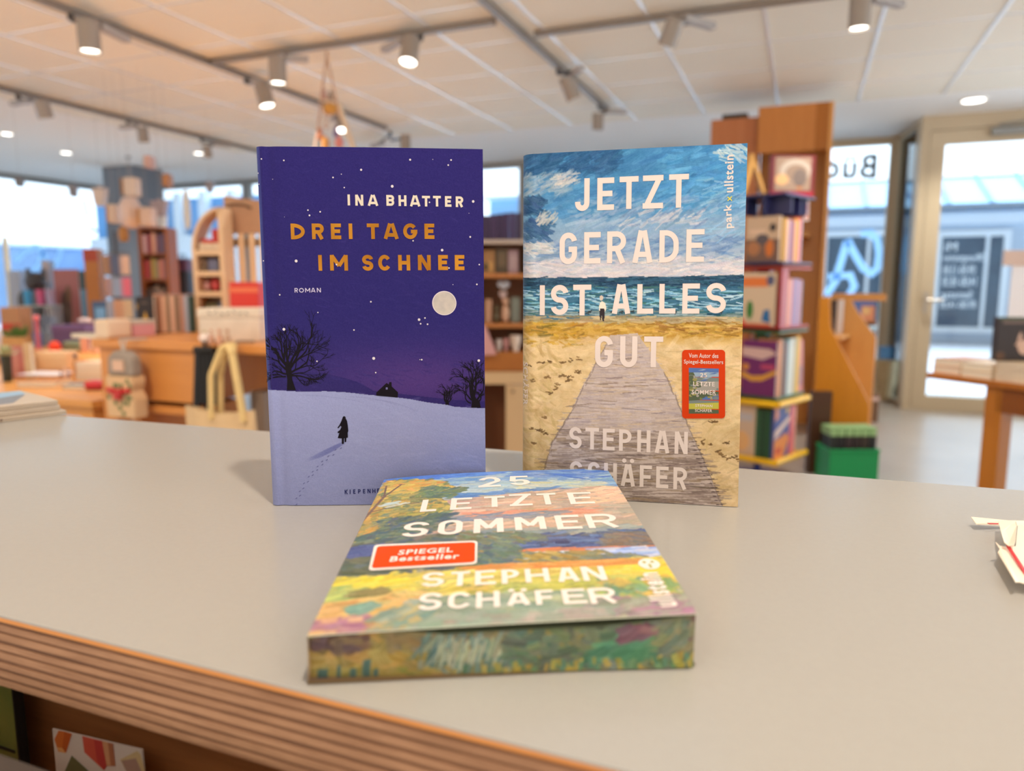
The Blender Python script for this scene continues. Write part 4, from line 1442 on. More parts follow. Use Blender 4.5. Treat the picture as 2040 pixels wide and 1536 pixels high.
# spine and back of the cover, to the left and underneath
zc = CT + .0005
left = P[:, :1].copy()
sp = np.concatenate([left * (1 - s) + np.concatenate([left[:, :, :2], np.full_like(left[:, :, 2:], zc)], 2) * s for s in (1.0, .66, .33)], 1)
sp[:, 0, :2] += (P[:, 0, :2] - P[:, 8, :2]) * .25
under = np.concatenate([P[:, -1:, :2], np.full_like(P[:, -1:, 2:], zc)], 2)
P2 = np.concatenate([under, sp, P], 1)
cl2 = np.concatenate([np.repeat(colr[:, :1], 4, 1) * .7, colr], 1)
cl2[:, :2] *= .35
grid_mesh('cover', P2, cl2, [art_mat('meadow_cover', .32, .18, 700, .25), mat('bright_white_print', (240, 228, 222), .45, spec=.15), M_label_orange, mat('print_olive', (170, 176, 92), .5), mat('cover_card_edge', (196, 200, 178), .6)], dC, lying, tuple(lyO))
# page block with the painted fore edges
ce = Canvas(480, 76, 44)
ce.fill(np.ones((76, 480)), (120, 112, 66))
ex = lambda px: (px - 611) / (1386 - 611) * 479
lb = lambda x0, x1, y0, y1: (ex(x0), y0, ex(x1), y1)
ce.strokes(160, lb(611, 860, 0, 76), (10, 26), (5, 12), .6, [(132, 116, 62), (150, 126, 66), (120, 108, 60), (160, 128, 72)], .8, 8, .6)
ce.strokes(60, lb(630, 720, 0, 26), (8, 18), (4, 9), .8, [(90, 70, 62), (80, 60, 66), (104, 84, 60)], .8, 7, .6)
ce.strokes(60, lb(760, 1010, 0, 30), (8, 20), (4, 9), .4, [(110, 98, 72), (96, 92, 78), (120, 100, 66)], .7, 8, .6)
ce.strokes(90, lb(830, 1010, 5, 70), (10, 26), (1.6, 4), 1.75, [(84, 112, 104), (100, 124, 116), (120, 132, 112), (72, 104, 100)], .85, 8, .14)
ce.strokes(50, lb(860, 1000, 20, 60), (10, 24), (1.2, 2.6), 1.7, [(150, 154, 130), (134, 144, 122)], .8, 8, .1)
ce.strokes(260, lb(1000, 1386, 0, 70), (8, 24), (3, 9), .2, [(84, 104, 84), (70, 96, 82), (96, 108, 78), (78, 92, 80), (104, 104, 84)], .8, 8, .6)
ce.strokes(40, lb(1180, 1300, 30, 60), (10, 22), (4, 9), -.6, [(66, 112, 84), (76, 120, 90)], .75, 7, .4)
ce.strokes(22, lb(1235, 1290, 4, 26), (8, 16), (4, 8), -.4, [(112, 72, 84), (100, 70, 84)], .8, 6, .4)
ce.strokes(16, lb(1370, 1386, 10, 34), (6, 12), (3, 6), -.4, [(112, 72, 84)], .8, 6, .4)
ce.strokes(44, lb(1310, 1386, 0, 55), (8, 18), (3, 7), -.8, [(112, 112, 84), (126, 116, 84), (90, 104, 90)], .7, 8, .4)
ce.strokes(70, lb(900, 1386, 58, 76), (5, 12), (2, 5), 1.5, [(150, 136, 60), (160, 140, 66), (70, 112, 92), (90, 120, 84)], .8, 8, .3)
ce.strokes(50, lb(611, 900, 62, 76), (8, 20), (2, 6), 0, [(134, 122, 60), (150, 128, 70), (120, 118, 62)], .7, 8, .3)
for (x, w_, hh) in [(727, 7, 30), (641, 9, 16), (672, 3, 22), (700, 4, 16), (745, 3, 14)]:
    for k in range(5):
        ce.stroke(ex(x) + rb.randn() * 1.2, 76 - hh * .5, hh * .55, w_ * .62, PI / 2, (66, 92, 86), .8)
lines = (np.arange(76) % 3 == 0)[:, None, None] * vnoise(76, 480, (3, 40), 9, 2)[:, :, None]
ce.a = ce.a * (1 - .20 * lines) + 14
ce.grain(5, (1.5, 30), 7, 2)
nr, nc = 76, 480
fu = np.linspace(.003, .998, nc)
bot0, bot1 = at_z(610.5, 1353, CT + .0006), at_z(1383, 1332, CT + .0006)
gap = np.interp(fu, [0, .22, .34, .75, .92, 1], [.0006, .0009, .0032, .0034, .0020, .0009])
top = np.array([bkC.S(W * q, 0.0006, 0) for q in fu])
top[:, 2] -= gap
bot = bot0[None] * (1 - fu[:, None]) + bot1[None] * fu[:, None]
kk = np.linspace(0, 1, nr)[:, None, None]
P = bot[None] * (1 - kk) + top[None] * kk
P[:, :, :2] += .0006 * np.array([-RT[1], RT[0]])[None, None]
fc = ce.sample(np.broadcast_to(fu[None, :], (nr, nc)), np.broadcast_to(1 - np.linspace(0, 1, nr)[:, None], (nr, nc)))
dP = Decals(lambda *a: None, None)
tl, tr, bl_, br_ = P[-1, 0], P[-1, -1], P[0, 0], P[0, -1]
fb = [bkC.S(W * .003, H - .001, -.001), bkC.S(W * .998, H - .001, -.001)]
dP.v = [tl, tr, bl_, br_, fb[0], fb[1], np.array([fb[0][0], fb[0][1], CT + .0006]), np.array([fb[1][0], fb[1][1], CT + .0006])]
dP.f = [(1, 3, 7, 5), (4, 5, 7, 6), (0, 4, 6, 2), (2, 6, 7, 3)]
dP.m = [1, 1, 1, 1]
# top sheet of the block, under the cover
o = len(dP.v)
for i in range(0, nc, 20):
    q = fu[i]
    dP.v += [P[-1, i], bkC.S(W * q, H - .001, -.001)]
n_ = len(range(0, nc, 20))
for i in range(n_ - 1):
    dP.f.append((o + 2 * i, o + 2 * i + 1, o + 2 * i + 3, o + 2 * i + 2))
    dP.m.append(1)
grid_mesh('page_block', P, fc, [art_mat('painted_page_edges', .6, .2, 700, .12), mat('green_page_sides', (110, 118, 90), .7)], dP, lying, tuple(lyO), smooth=False)

# ------------------------------------------------------------------ stack of three thin booklets at the left end
bz = CT
A0 = at_z(133, 826, CT)
a_dir = np.array([-.955, .297, 0])
b_dir = np.array([-.297, -.955, 0])
b_dir2 = b_dir
M_bl_cover = mat('cream_cover', (206, 188, 166), .4)
M_bl_pic = mat('grey_picture_print', (122, 120, 122), .35)
M_bl_blue = mat('pale_blue_picture_print', (150, 186, 216), .35)
M_brown_ink = mat('brown_print', (92, 58, 40), .5)
for i in range(3):
    hgt = .0044
    sh = [0.0, .006, .0075][i]
    o3 = thing('booklet', ['thin cream booklet at the bottom of the three stacked on the counter', 'thin cream booklet in the middle of the three stacked on the counter', 'top booklet of the small stack, grey and blue picture on its cover'][i], 'booklet',
               tuple(A0 + a_dir * sh + b_dir * [0, .003, .004][i] + np.array([0, 0, bz - CT])), math.atan2(-a_dir[1], -a_dir[0]) + [0, .02, -.01][i], 'stacked booklets on the counter')
    # local frame: x runs right (= -a_dir), y runs away (= -b_dir); the booklet reaches to -x and -y
    mb = MB()
    Wb, Lb = .105, .165
    mb.bbox(-Wb, -.0012, -Lb, 0, 0, .0005)
    mb.bbox(-Wb, -.0012, -Lb, 0, hgt - .0005, hgt)
    mb.bbox(-.0012, -.0006, -Lb, 0, .0005, hgt - .0005, 4)
    d_ = Decals(lambda t, v, off: np.array([t, v, hgt + off]), None)
    if i == 2:
        d_.poly([(-.100, -.006), (-.062, -.010), (-.014, -.034), (-.009, -.150), (-.100, -.150)], 1)
        d_.poly([(-.100, -.003), (-.070, -.006), (-.052, -.05), (-.05, -.150), (-.100, -.150)], 2, 2e-4)
        d_.poly([(-.034, -.062), (-.010, -.05), (-.009, -.11), (-.034, -.11)], 0, 3e-4)
    e_ = Decals(lambda t, v, off: np.array([off - .0006, t, v]), None)
    e_.text('– Caroline Wahl', -.120, .0008, .066, 3, 0, .0028, .03)
    n0 = len(mb.m)
    mb.add(d_.v, d_.f)
    mb.m[n0:] = d_.m
    n0 = len(mb.m)
    mb.add(e_.v, e_.f)
    for k in range(n0, len(mb.m)):
        mb.m[k] = 3
    mb.build('cover', [M_bl_cover, M_bl_pic, M_bl_blue, M_brown_ink, mat('booklet_spine_shaded', (168, 150, 130), .5)], o3)  # spine colour is darkened to paint in the shade on it
    mb = MB()
    mb.bbox(-Wb + .0012, -.0013, -Lb + .001, -.0008, .0005, hgt - .0005)
    mb.build('pages', M_paper, o3)
    bz += hgt + .0004

# ------------------------------------------------------------------ crumpled paper wrapper with a red stripe, right edge of the counter
M_wrap = mat('white_wrapper_paper', (250, 236, 216), .55)
M_red_ink = mat('red_stripe_print', (214, 60, 66), .5)
Zs = lambda x, y: (1840 + x * .1433, 980 + y * .1433)


def on(px, py, up):
    return at_z(px, py, CT + up)


root = on(*Zs(1396, 900), 0)
wr = thing('paper_wrapper', 'torn white paper wrapper with a red stripe at the right edge of the counter', 'paper', (root[0], root[1], CT))
# strip lying across, raised on its left end
mb = MB()


def sheet(mb, pts, th=.0004, mi=0):
    P = [np.array(p) - np.array([root[0], root[1], CT]) for p in pts]
    n = np.array([0, 0, th])
    m = len(P)
    mb.add([p + n for p in P] + list(P), [tuple(range(m)), tuple(range(2 * m - 1, m - 1, -1))] + [(k, m + k, m + (k + 1) % m, (k + 1) % m) for k in range(m)], mi)


sheet(mb, [on(*Zs(660, 355), .0045), on(*Zs(730, 452), .0035), on(*Zs(1040, 468), .0022), on(*Zs(1500, 480), .002), on(*Zs(1560, 412), .003), on(*Zs(1180, 405), .004)])
sheet(mb, [on(*Zs(885, 440), .0050), on(*Zs(920, 450), .0046), on(*Zs(1040, 452), .0034), on(*Zs(1040, 444), .0036)], mi=1)
mb.build('strip', [M_wrap, M_red_ink], wr)
mb = MB()
sheet(mb, [on(*Zs(1040, 412), .006), on(*Zs(1075, 560), .009), on(*Zs(1120, 710), .010), on(*Zs(1180, 757), .009), on(*Zs(1255, 758), .010), on(*Zs(1278, 690), .011), on(*Zs(1300, 470), .008), on(*Zs(1280, 412), .006)])
mb.build('flap', [M_wrap], wr)
mb = MB()
sheet(mb, [on(*Zs(1030, 850), .006), on(*Zs(1060, 800), .0066), on(*Zs(1000, 705), .010), on(*Zs(1060, 760), .007), on(*Zs(1180, 775), .006), on(*Zs(1280, 765), .005), on(*Zs(1310, 470), .004), on(*Zs(1560, 470), .004), on(*Zs(1700, 900), .004), on(*Zs(1560, 1330), .004), on(*Zs(1330, 1262), .005), on(*Zs(1275, 1262), .006)])
sheet(mb, [on(*Zs(1140, 712), .0085), on(*Zs(1170, 716), .0086), on(*Zs(1440, 1130), .0052), on(*Zs(1440, 1210), .0050), on(*Zs(1330, 1040), .0062), on(*Zs(1155, 770), .0078)], mi=1)
mb.build('sheet', [M_wrap, M_red_ink], wr)

# ------------------------------------------------------------------ cards in the display ledge under the counter edge
M_card = mat('white_card', (226, 210, 200), .4)
pc = [at_y(104, 1452, .190), at_y(282.5, 1493.5, .190)]
wid = np.linalg.norm(pc[1] - pc[0])
ZP = lambda x, y: (x * .15686, 1380 + y * .15686)
card = thing('postcard', 'white postcard with drawn red, orange and green books standing below the plywood edge', 'postcard', (float(pc[0][0]), .190, LEDZ))
hz = float(pc[0][2]) - LEDZ
hz2 = float(pc[1][2]) - LEDZ
mb = MB()
mb.prism([(0, 0), (wid, 0), (wid, hz2), (0, hz)], 0, .0006)
SCd = lambda t, v, off: np.array([t, -off, v])
PC = lambda px, py: tuple((at_y(px, py, .190) - np.array([pc[0][0], .19, LEDZ]))[[0, 2]])
dk = Decals(SCd, PC)
for poly, mi in [([(748, 478), (830, 492), (918, 520), (842, 765), (742, 745), (695, 590)], 1), ([(728, 690), (800, 700), (842, 765), (745, 748)], 2), ([(820, 495), (918, 520), (842, 765), (795, 700)], 3),
                 ([(1046, 545), (1195, 585), (1340, 975), (1320, 980), (1075, 755)], 4), ([(1195, 585), (1300, 610), (1360, 930), (1330, 980), (1240, 880)], 5), ([(1300, 608), (1440, 645), (1472, 930), (1360, 930)], 6), ([(1375, 628), (1440, 645), (1472, 930), (1410, 930)], 7),
                 ([(915, 795), (1130, 990), (1160, 1060), (800, 1060), (830, 985)], 8), ([(1530, 845), (1745, 735), (1790, 780), (1860, 1060), (1640, 1060)], 9), ([(1545, 860), (1730, 830), (1830, 1060), (1640, 1060)], 10)]:
    dk.polypx([ZP(*p) for p in poly], mi, 1.5e-4)
n0 = len(mb.m)
mb.add(dk.v, dk.f)
mb.m[n0:] = dk.m
mb.build('card', [M_card] + [mat('card_print_%s' % n, c, .45) for n, c in [('orange', (214, 112, 50)), ('peach', (236, 170, 110)), ('rust', (196, 92, 40)), ('red', (214, 90, 72)), ('deep_red', (196, 66, 62)), ('tan', (214, 156, 116)), ('brown', (180, 112, 80)), ('olive', (112, 110, 74)), ('cream', (214, 188, 140)), ('mauve', (176, 140, 126))]], card)
gp = at_y(23, 1380, .187)
card2 = thing('greeting_card', 'olive-green card with a dark edge in the ledge at the bottom left corner', 'card', (float(gp[0]), .187, LEDZ))
mb = MB()
mb.bbox(-.075, 0, 0, .0016, 0, .065)
mb.bbox(.0002, .0012, -.0001, .004, 0, .0655, 1)
for k in range(3):
    mb.bbox(-.020 - .004 * k, -.0015, -.0003, 0, .034 - .009 * k, .0353 - .009 * k, 1)
mb.build('card', [mat('olive_green_print', (124, 120, 58), .4, noise=.8, nscale=60, rgb2=(96, 110, 50)), mat('black_card_edge', (18, 16, 14), .5)], card2)

# ------------------------------------------------------------------ shop front: windows, door, column
def frame_rect(mb, axis, c, a0, a1, z0, z1, w_, d, mi=0):
    """a rectangular frame in the plane axis = c"""
    def bb(p0, p1, q0, q1):
        if axis == 'Y':
            mb.bbox(p0, p1, c - d / 2, c + d / 2, q0, q1, mi)
        else:
            mb.bbox(c - d / 2, c + d / 2, p0, p1, q0, q1, mi)
    bb(a0, a0 + w_, z0, z1)
    bb(a1 - w_, a1, z0, z1)
    bb(a0 + w_, a1 - w_, z1 - w_, z1)
    bb(a0 + w_, a1 - w_, z0, z0 + w_)


def pane(mb, axis, c, a0, a1, z0, z1):
    if axis == 'Y':
        mb.bbox(a0, a1, c - .004, c + .004, z0, z1)
    else:
        mb.bbox(c - .004, c + .004, a0, a1, z0, z1)


ZT = CEIL - .004
XW = .835                                        # where the window ends and the slanted glass return begins
wins = [('Y', YB, -1.55, XW), ('Y', YB, -3.35, -1.55), ('Y', YB, -5.55, -3.35), ('Y', YB, -7.75, -5.55), ('Y', YB, XL + .05, -7.75),
        ('X', XL, 6.3, YB - .05), ('X', XL, 3.2, 6.3), ('X', XL, 0.0, 3.2)]
for i, (ax, c, a0, a1) in enumerate(wins):
    right = i == 0
    mb = MB()
    frame_rect(mb, ax, c, a0, a1, 0, ZT, .07, .08)
    fr = struct(mb.build('window_%d' % (i + 1), M_alu if right else M_alu_grey))
    mb = MB()
    pane(mb, ax, c, a0 + .06, a1 - .06, .05, ZT - .06)
    mb.build('pane', M_glass, fr)

mb = MB()
rl = math.hypot(XD - XW, YB - YD - .14)
frame_rect(mb, 'Y', 0, 0.01, rl - .01, 0, ZT, .045, .05)
fr = struct(mb.build('window_9', M_alu, None, (XW + .02, YB - .01, 0), math.atan2(-(YB - YD - .14), XD - XW)))
mb = MB()
pane(mb, 'Y', 0, .05, rl - .05, .04, ZT - .04)
mb.build('pane', M_glass, fr)

# entrance door: fixed frame, leaf, glass, handle, closer, lettering
mb = MB()
mb.bbox(XD, XD + .075, YD - .05, YD + .12, 0, ZT)
mb.bbox(XD + .075, 4.4, YD - .05, YD + .12, ZT - .13, ZT)
mb.bbox(XD + 1.42, XD + 1.50, YD - .05, YD + .12, 0, ZT - .13)
mb.bbox(XD + .075, XD + 1.42, YD - .05, YD + .12, 0, .012)
door = struct(mb.build('door_1', M_alu))
mb = MB()
frame_rect(mb, 'Y', YD - .01, XD + .08, XD + 1.415, .015, ZT - .135, .125, .06)
leaf = mb.build('leaf', M_alu, door)
mb = MB()
pane(mb, 'Y', YD - .01, XD + .20, XD + 1.30, .135, ZT - .255)
mb.build('pane', M_glass, leaf)
mb = MB()
hx = XD + .14
mb.cyl((hx, YD - .04, 1.05), (hx, YD - .10, 1.05), .012)
mb.cyl((hx, YD - .10, 1.05), (hx + .13, YD - .105, 1.05), .012)
mb.bbox(hx - .02, hx + .02, YD - .05, YD - .04, .93, 1.13)
mb.build('handle', mat('brushed_steel', (190, 184, 174), .3, metal=.9), leaf, smooth=True)
mb = MB()
mb.bbox(XD + .55, XD + .85, YD - .10, YD - .04, ZT - .21, ZT - .15)
mb.tube([(XD + .6, YD - .11, ZT - .13), (XD + .95, YD - .22, ZT - .12), (XD + 1.15, YD - .06, ZT - .10)], .01)
mb.build('door_closer', M_alu_grey, door)


def film(name, rgb):
    """translucent foil stuck on glass: daylight comes through it"""
    m = bpy.data.materials.new(name)
    m.use_nodes = True
    t = m.node_tree
    t.nodes.clear()
    o = t.nodes.new('ShaderNodeOutputMaterial')
    a = t.nodes.new('ShaderNodeBsdfTranslucent')
    b = t.nodes.new('ShaderNodeBsdfDiffuse')
    x = t.nodes.new('ShaderNodeMixShader')
    x.inputs[0].default_value = .3
    for n in (a, b):
        n.inputs['Color'].default_value = tuple(s2l(rgb)) + (1,)
    t.links.new(a.outputs[0], x.inputs[1])
    t.links.new(b.outputs[0], x.inputs[2])
    t.links.new(x.outputs[0], o.inputs[0])
    return m


M_letter_white = film('white_window_lettering', (244, 248, 252))
M_letter_grey = mat('grey_window_lettering', (112, 120, 132), .6)
M_letter_blue = film('pale_blue_window_lettering', (206, 230, 250))


def glass_text(s, px0, px1, py0, py1, axis, c, m, name, parent, bold=0.0):
    """lettering stuck on the outside of a pane: seen mirrored from inside"""
    f = at_y if axis == 'Y' else at_x
    a, b, t = f(px1, py1, c), f(px0, py1, c), f(px0, py0, c)
    vs, fs = text_mesh(s, bold)
    mn, mx = vs.min(0), vs.max(0)
    mb = MB()
    q = (vs - mn) / (mx - mn)
    mb.add([np.array(a) + (np.array(b) - np.array(a)) * x + np.array([0, 0, (t[2] - b[2]) * y]) for x, y in q], fs)
    o = mb.build(name, m, parent)
    sd = o.modifiers.new('thick', 'SOLIDIFY')
    sd.thickness = .0006
    return o


W1 = bpy.data.objects['window_1']
glass_text('Büc', 1645, 1745, 308, 356, 'Y', YB + .006, M_letter_grey, 'lettering', W1, .025)
for s, a, b, y0, y1 in [('Mi', 1882, 1906, 483, 500), ('Öffnungszeiten', 1878, 1965, 503, 524), ('09.00-13.00', 1878, 1942, 529, 546), ('14.00-18.30', 1876, 1944, 552, 570), ('Samstag', 1874, 1936, 580, 598), ('09.00-14.00', 1872, 1944, 600, 614)]:
    glass_text(s, a, b, y0, y1, 'Y', YD + .002, M_letter_white, 'lettering', leaf, .004)


def glass_stroke(pts, wpx, axis, c, m, name, parent):
    f = at_y if axis == 'Y' else at_x
    ix = 0 if axis == 'Y' else 1
    P = [f(x, y, c) for x, y in pts]
    q = [(p[ix], p[2]) for p in P]
    wd = wpx * depth_of(P[0]) / FPX
    L, R = ribbon(q, wd)
    mb = MB()
    vs = []
    for a, b in zip(L, R):
        for e in (a, b):
            vs.append((e[0], c, e[1]) if axis == 'Y' else (c, e[0], e[1]))
    mb.add(vs, [(2 * i, 2 * i + 1, 2 * i + 3, 2 * i + 2) for i in range(len(L) - 1)])
    o = mb.build(name, m, parent)
    sd = o.modifiers.new('thick', 'SOLIDIFY')
    sd.thickness = .0006
    return o


# large pale script letters on the windows
for k, (pts, wp) in enumerate([([(1646, 588), (1664, 560), (1676, 520), (1688, 480)], 14), ([(1688, 478), (1702, 505), (1720, 535), (1736, 545), (1748, 535), (1752, 505), (1748, 478), (1735, 465), (1715, 466)], 14), ([(1650, 552), (1694, 548), (1702, 570), (1690, 590)], 13)]):
    glass_stroke(pts, wp, 'Y', YB + .006 + .0012 * k, M_letter_blue, 'script_letter', W1)
W6 = bpy.data.objects['window_6']
for k, (pts, wp) in enumerate([([(30, 520), (50, 500), (72, 492), (84, 500), (80, 525), (66, 545), (60, 560)], 12), ([(84, 500), (92, 520), (104, 535), (116, 515), (122, 495)], 10), ([(166, 398), (170, 415), (174, 432)], 5), ([(178, 450), (186, 460), (194, 460)], 5)]):
    glass_stroke(pts, wp, 'X', XL - .006 - .0012 * k, M_letter_blue if k < 2 else M_letter_grey, 'script_letter', W6)

# square column at the corner
mb = MB()
mb.bbox(-8.69, -8.15, 7.2, 7.68, 0, ZT)
struct(mb.build('column', mat('slate_grey_paint', (122, 130, 142), .6)))

# ------------------------------------------------------------------ street outside
M_pave = mat('street_paving', (206, 212, 220), .8, noise=.4, nscale=3, rgb2=(184, 190, 198))
mb = MB()
mb.bbox(-45, 20, YB + .3, 34, -.2, -.03)
mb.bbox(-45, XL - .35, -8, YB + .3, -.2, -.03)
mb.bbox(4.6, 20, -3, YB + .3, -.2, -.03)
tag(mb.build('street', M_pave), None, None, kind='structure')
BY = 17.5
hs = thing('street_house', 'low pale house across the street with blue metal roof and dark shop window', 'house', (1.5, BY, -.03))
lo = lambda p: np.array(p) - np.array([1.5, BY, -.03])
M_hwall = mat('pale_render_wall', (184, 202, 222), .8)
M_hroof = mat('blue_metal_roof', (136, 196, 240), .4)
M_hseam = mat('roof_seam', (92, 144, 196), .4)
M_hdark = mat('dark_shop_glass', (58, 82, 104), .3, noise=.6, nscale=2, rgb2=(88, 118, 140))
M_hwhite = mat('white_cornice', (226, 238, 248), .7)
M_gut = mat('grey_gutter', (120, 140, 160), .5)
ze = at_y(1900, 412, BY)[2]
zr = at_y(1900, 352, BY + 1.6)[2]
xa, xb = -3.4, 9.0
mb = MB()
mb.bbox(xa - 1.5, xb - 1.5, 0, 5, 0, ze + .03)
mb.build('wall', M_hwall, hs)
mb = MB()
for (y0, z0, y1, z1) in [(-.35, ze, 1.6, zr)]:
    vs = [(xa - 1.5, y0, z0 + .03), (xb - 1.5, y0, z0 + .03), (xb - 1.5, y1, z1 + .03), (xa - 1.5, y1, z1 + .03)]
    vs += [(a, b, c - .08) for a, b, c in vs]
    mb.add(vs, [(0, 1, 2, 3), (7, 6, 5, 4), (0, 4, 5, 1), (1, 5, 6, 2), (2, 6, 7, 3), (3, 7, 4, 0)])
    mb.bbox(xa - 1.5, xb - 1.5, 1.5, 5, zr - .06, zr + .02)
    x = xa
    while x < xb:
        ax_ = x - 1.5
        mb.add([(ax_, y0, z0 + .03), (ax_ + .05, y0, z0 + .03), (ax_ + .05, y0, z0 + .08), (ax_, y0, z0 + .08), (ax_, y1, z1 + .03), (ax_ + .05, y1, z1 + .03), (ax_ + .05, y1, z1 + .08), (ax_, y1, z1 + .08)],
               [(0, 1, 2, 3), (4, 7, 6, 5), (0, 4, 5, 1), (3, 2, 6, 7), (0, 3, 7, 4), (1, 5, 6, 2)], 1)
        x += .75
mb.build('roof', [M_hroof, M_hseam], hs)
mb = MB()
mb.bbox(xa - 1.5, xb - 1.5, -.45, -.33, ze - .06, ze + .05)
mb.build('gutter', M_gut, hs)
mb = MB()
z1, z0 = at_y(1900, 424, BY - .1)[2], at_y(1900, 446, BY - .1)[2]
mb.bbox(xa - 1.5, xb - 1.5, -.14, .02, z0 + .03, z1 + .03)
mb.build('cornice', M_hwhite, hs)
for (p0, p1, q0, q1) in [(1862, 2000, 470, 652), (1640, 1760, 470, 640)]:
    a, b = at_y(p0, q1, BY), at_y(p1, q0, BY)
    mb = MB()
    frame_rect(mb, 'Y', -.02, a[0] - 1.5 - .12, b[0] - 1.5 + .12, a[2] + .03 - .1, b[2] + .03 + .12, .12, .12)
    wf = mb.build('window_frame', M_hwhite, hs)
    mb = MB()
    mb.bbox(a[0] - 1.5, b[0] - 1.5, -.03, .0, a[2] + .03, b[2] + .03)
    mb.bbox(a[0] - 1.5 + (b[0] - a[0]) * .72, a[0] - 1.5 + (b[0] - a[0]) * .78, -.06, .0, a[2] + .03, b[2] + .03, 1)
    mb.build('shop_window', [M_hdark, M_hwhite], wf)
bh = thing('street_house', 'blue fronted house with white pillars seen through the left part of the shop front', 'house', (-13.5, BY, -.03))
mb = MB()
zt = at_y(400, 392, BY)[2]
x0, x1 = at_y(305, 400, BY)[0] + 13.5, at_y(560, 400, BY)[0] + 13.5
mb.bbox(x0 - 2.5, x1 + 2, 0, 4, 0, zt)
mb.build('wall', mat('sky_blue_facade', (104, 164, 222), .7, noise=.4, nscale=1.2, rgb2=(136, 190, 236)), bh)
for px_ in (316, 364, 414, 470):
    mb = MB()
    a = at_y(px_, 400, BY)[0] + 13.5
    mb.bbox(a - .14, a + .14, -.25, .02, 0, zt + .15)
    mb.build('pillar', M_hwhite, bh)
mb = MB()
mb.bbox(x0 - 2.5, x1 + 2, -.3, .02, 0, at_y(400, 468, BY)[2])
mb.build('plinth', M_hwhite, bh)
bm_ = thing('street_house', 'far pale blue building behind the purple books, seen between the two standing books', 'house', (-7.2, 24, -.03))
mb = MB()
mb.bbox(-3.2, 3.2, 0, 4, 0, at_y(1000, 398, 24)[2] + .03)
mb.build('wall', mat('pale_blue_render', (164, 208, 240), .7), bm_)
mb = MB()
za = at_y(1000, 398, 24)[2] + .03
mb.prism([(-3.4, za), (3.4, za), (3.4, za + .1), (-3.4, za + .1)], -.3, 4.2)
mb.build('roof_edge', M_hwhite, bm_)
bl = thing('street_wall', 'long grey-blue garden wall across the side street beyond the left windows', 'wall', (-24, 9, -.03))
mb = MB()
mb.bbox(-.2, .2, -12, 14, 0, 2.45)
mb.build('wall', mat('grey_blue_wall', (130, 158, 192), .8, noise=.5, nscale=.8, rgb2=(160, 190, 222)), bl)
mb = MB()
mb.bbox(-.26, .26, -12, 14, 2.45, 2.55)
mb.build('coping', M_hwhite, bl)

# ------------------------------------------------------------------ ceiling tracks, spotlights, downlights
M_track = mat('grey_track', (138, 128, 118), .45, metal=.2)
M_lampbody = mat('grey_lamp_housing', (156, 146, 136), .45, metal=.15)
M_lampbox = mat('pale_gear_box', (170, 164, 160), .5)
M_lens_on = mat('lit_lamp_lens', (255, 250, 240), .4, emit=6.0)
M_lens_off = mat('lamp_reflector', (196, 184, 166), .25, metal=.4)
M_lamp_dark = mat('dark_joint', (70, 64, 60), .5)


def track(label, x0, x1, y0, y1):
    mb = MB()
    cx_, cy_ = (x0 + x1) / 2, (y0 + y1) / 2
    if x1 - x0 > y1 - y0:
        mb.bbox(x0 - cx_, x1 - cx_, -.017, .017, -.038, -.006)
        mb.bbox(x0 - cx_ - .004, x0 - cx_, -.019, .019, -.042, -.004)
        mb.bbox(x1 - cx_, x1 - cx_ + .004, -.019, .019, -.042, -.004)
    else:
        mb.bbox(-.017, .017, y0 - cy_, y1 - cy_, -.038, -.006)
        mb.bbox(-.019, .019, y0 - cy_ - .004, y0 - cy_, -.042, -.004)
        mb.bbox(-.019, .019, y1 - cy_, y1 - cy_ + .004, -.042, -.004)
    o = mb.build('ceiling_track', M_track, None, (cx_, cy_, CEIL))
    tag(o, label, 'lighting track')
    return o


track('long grey ceiling track running from top left down behind the blue hardback', -3.88 - .017, -3.88 + .017, -1.9, 6.4)
track('lowest, leftmost long grey ceiling track along the left of the shop', -5.89 - .017, -5.89 + .017, -1.9, 6.95)
track('grey ceiling track running away from the middle of the top edge', -1.68 - .017, -1.68 + .017, -1.9, 6.5)
track('short grey ceiling track crossing between the left and middle long tracks', -3.85, -1.75, 4.098, 4.132)
track('grey ceiling track crossing from the middle track towards the right', -1.6, 1.9, 4.393, 4.427)
RH = np.array([RT[0], RT[1], 0])
FH = np.array([_h[0], _h[1], 0])


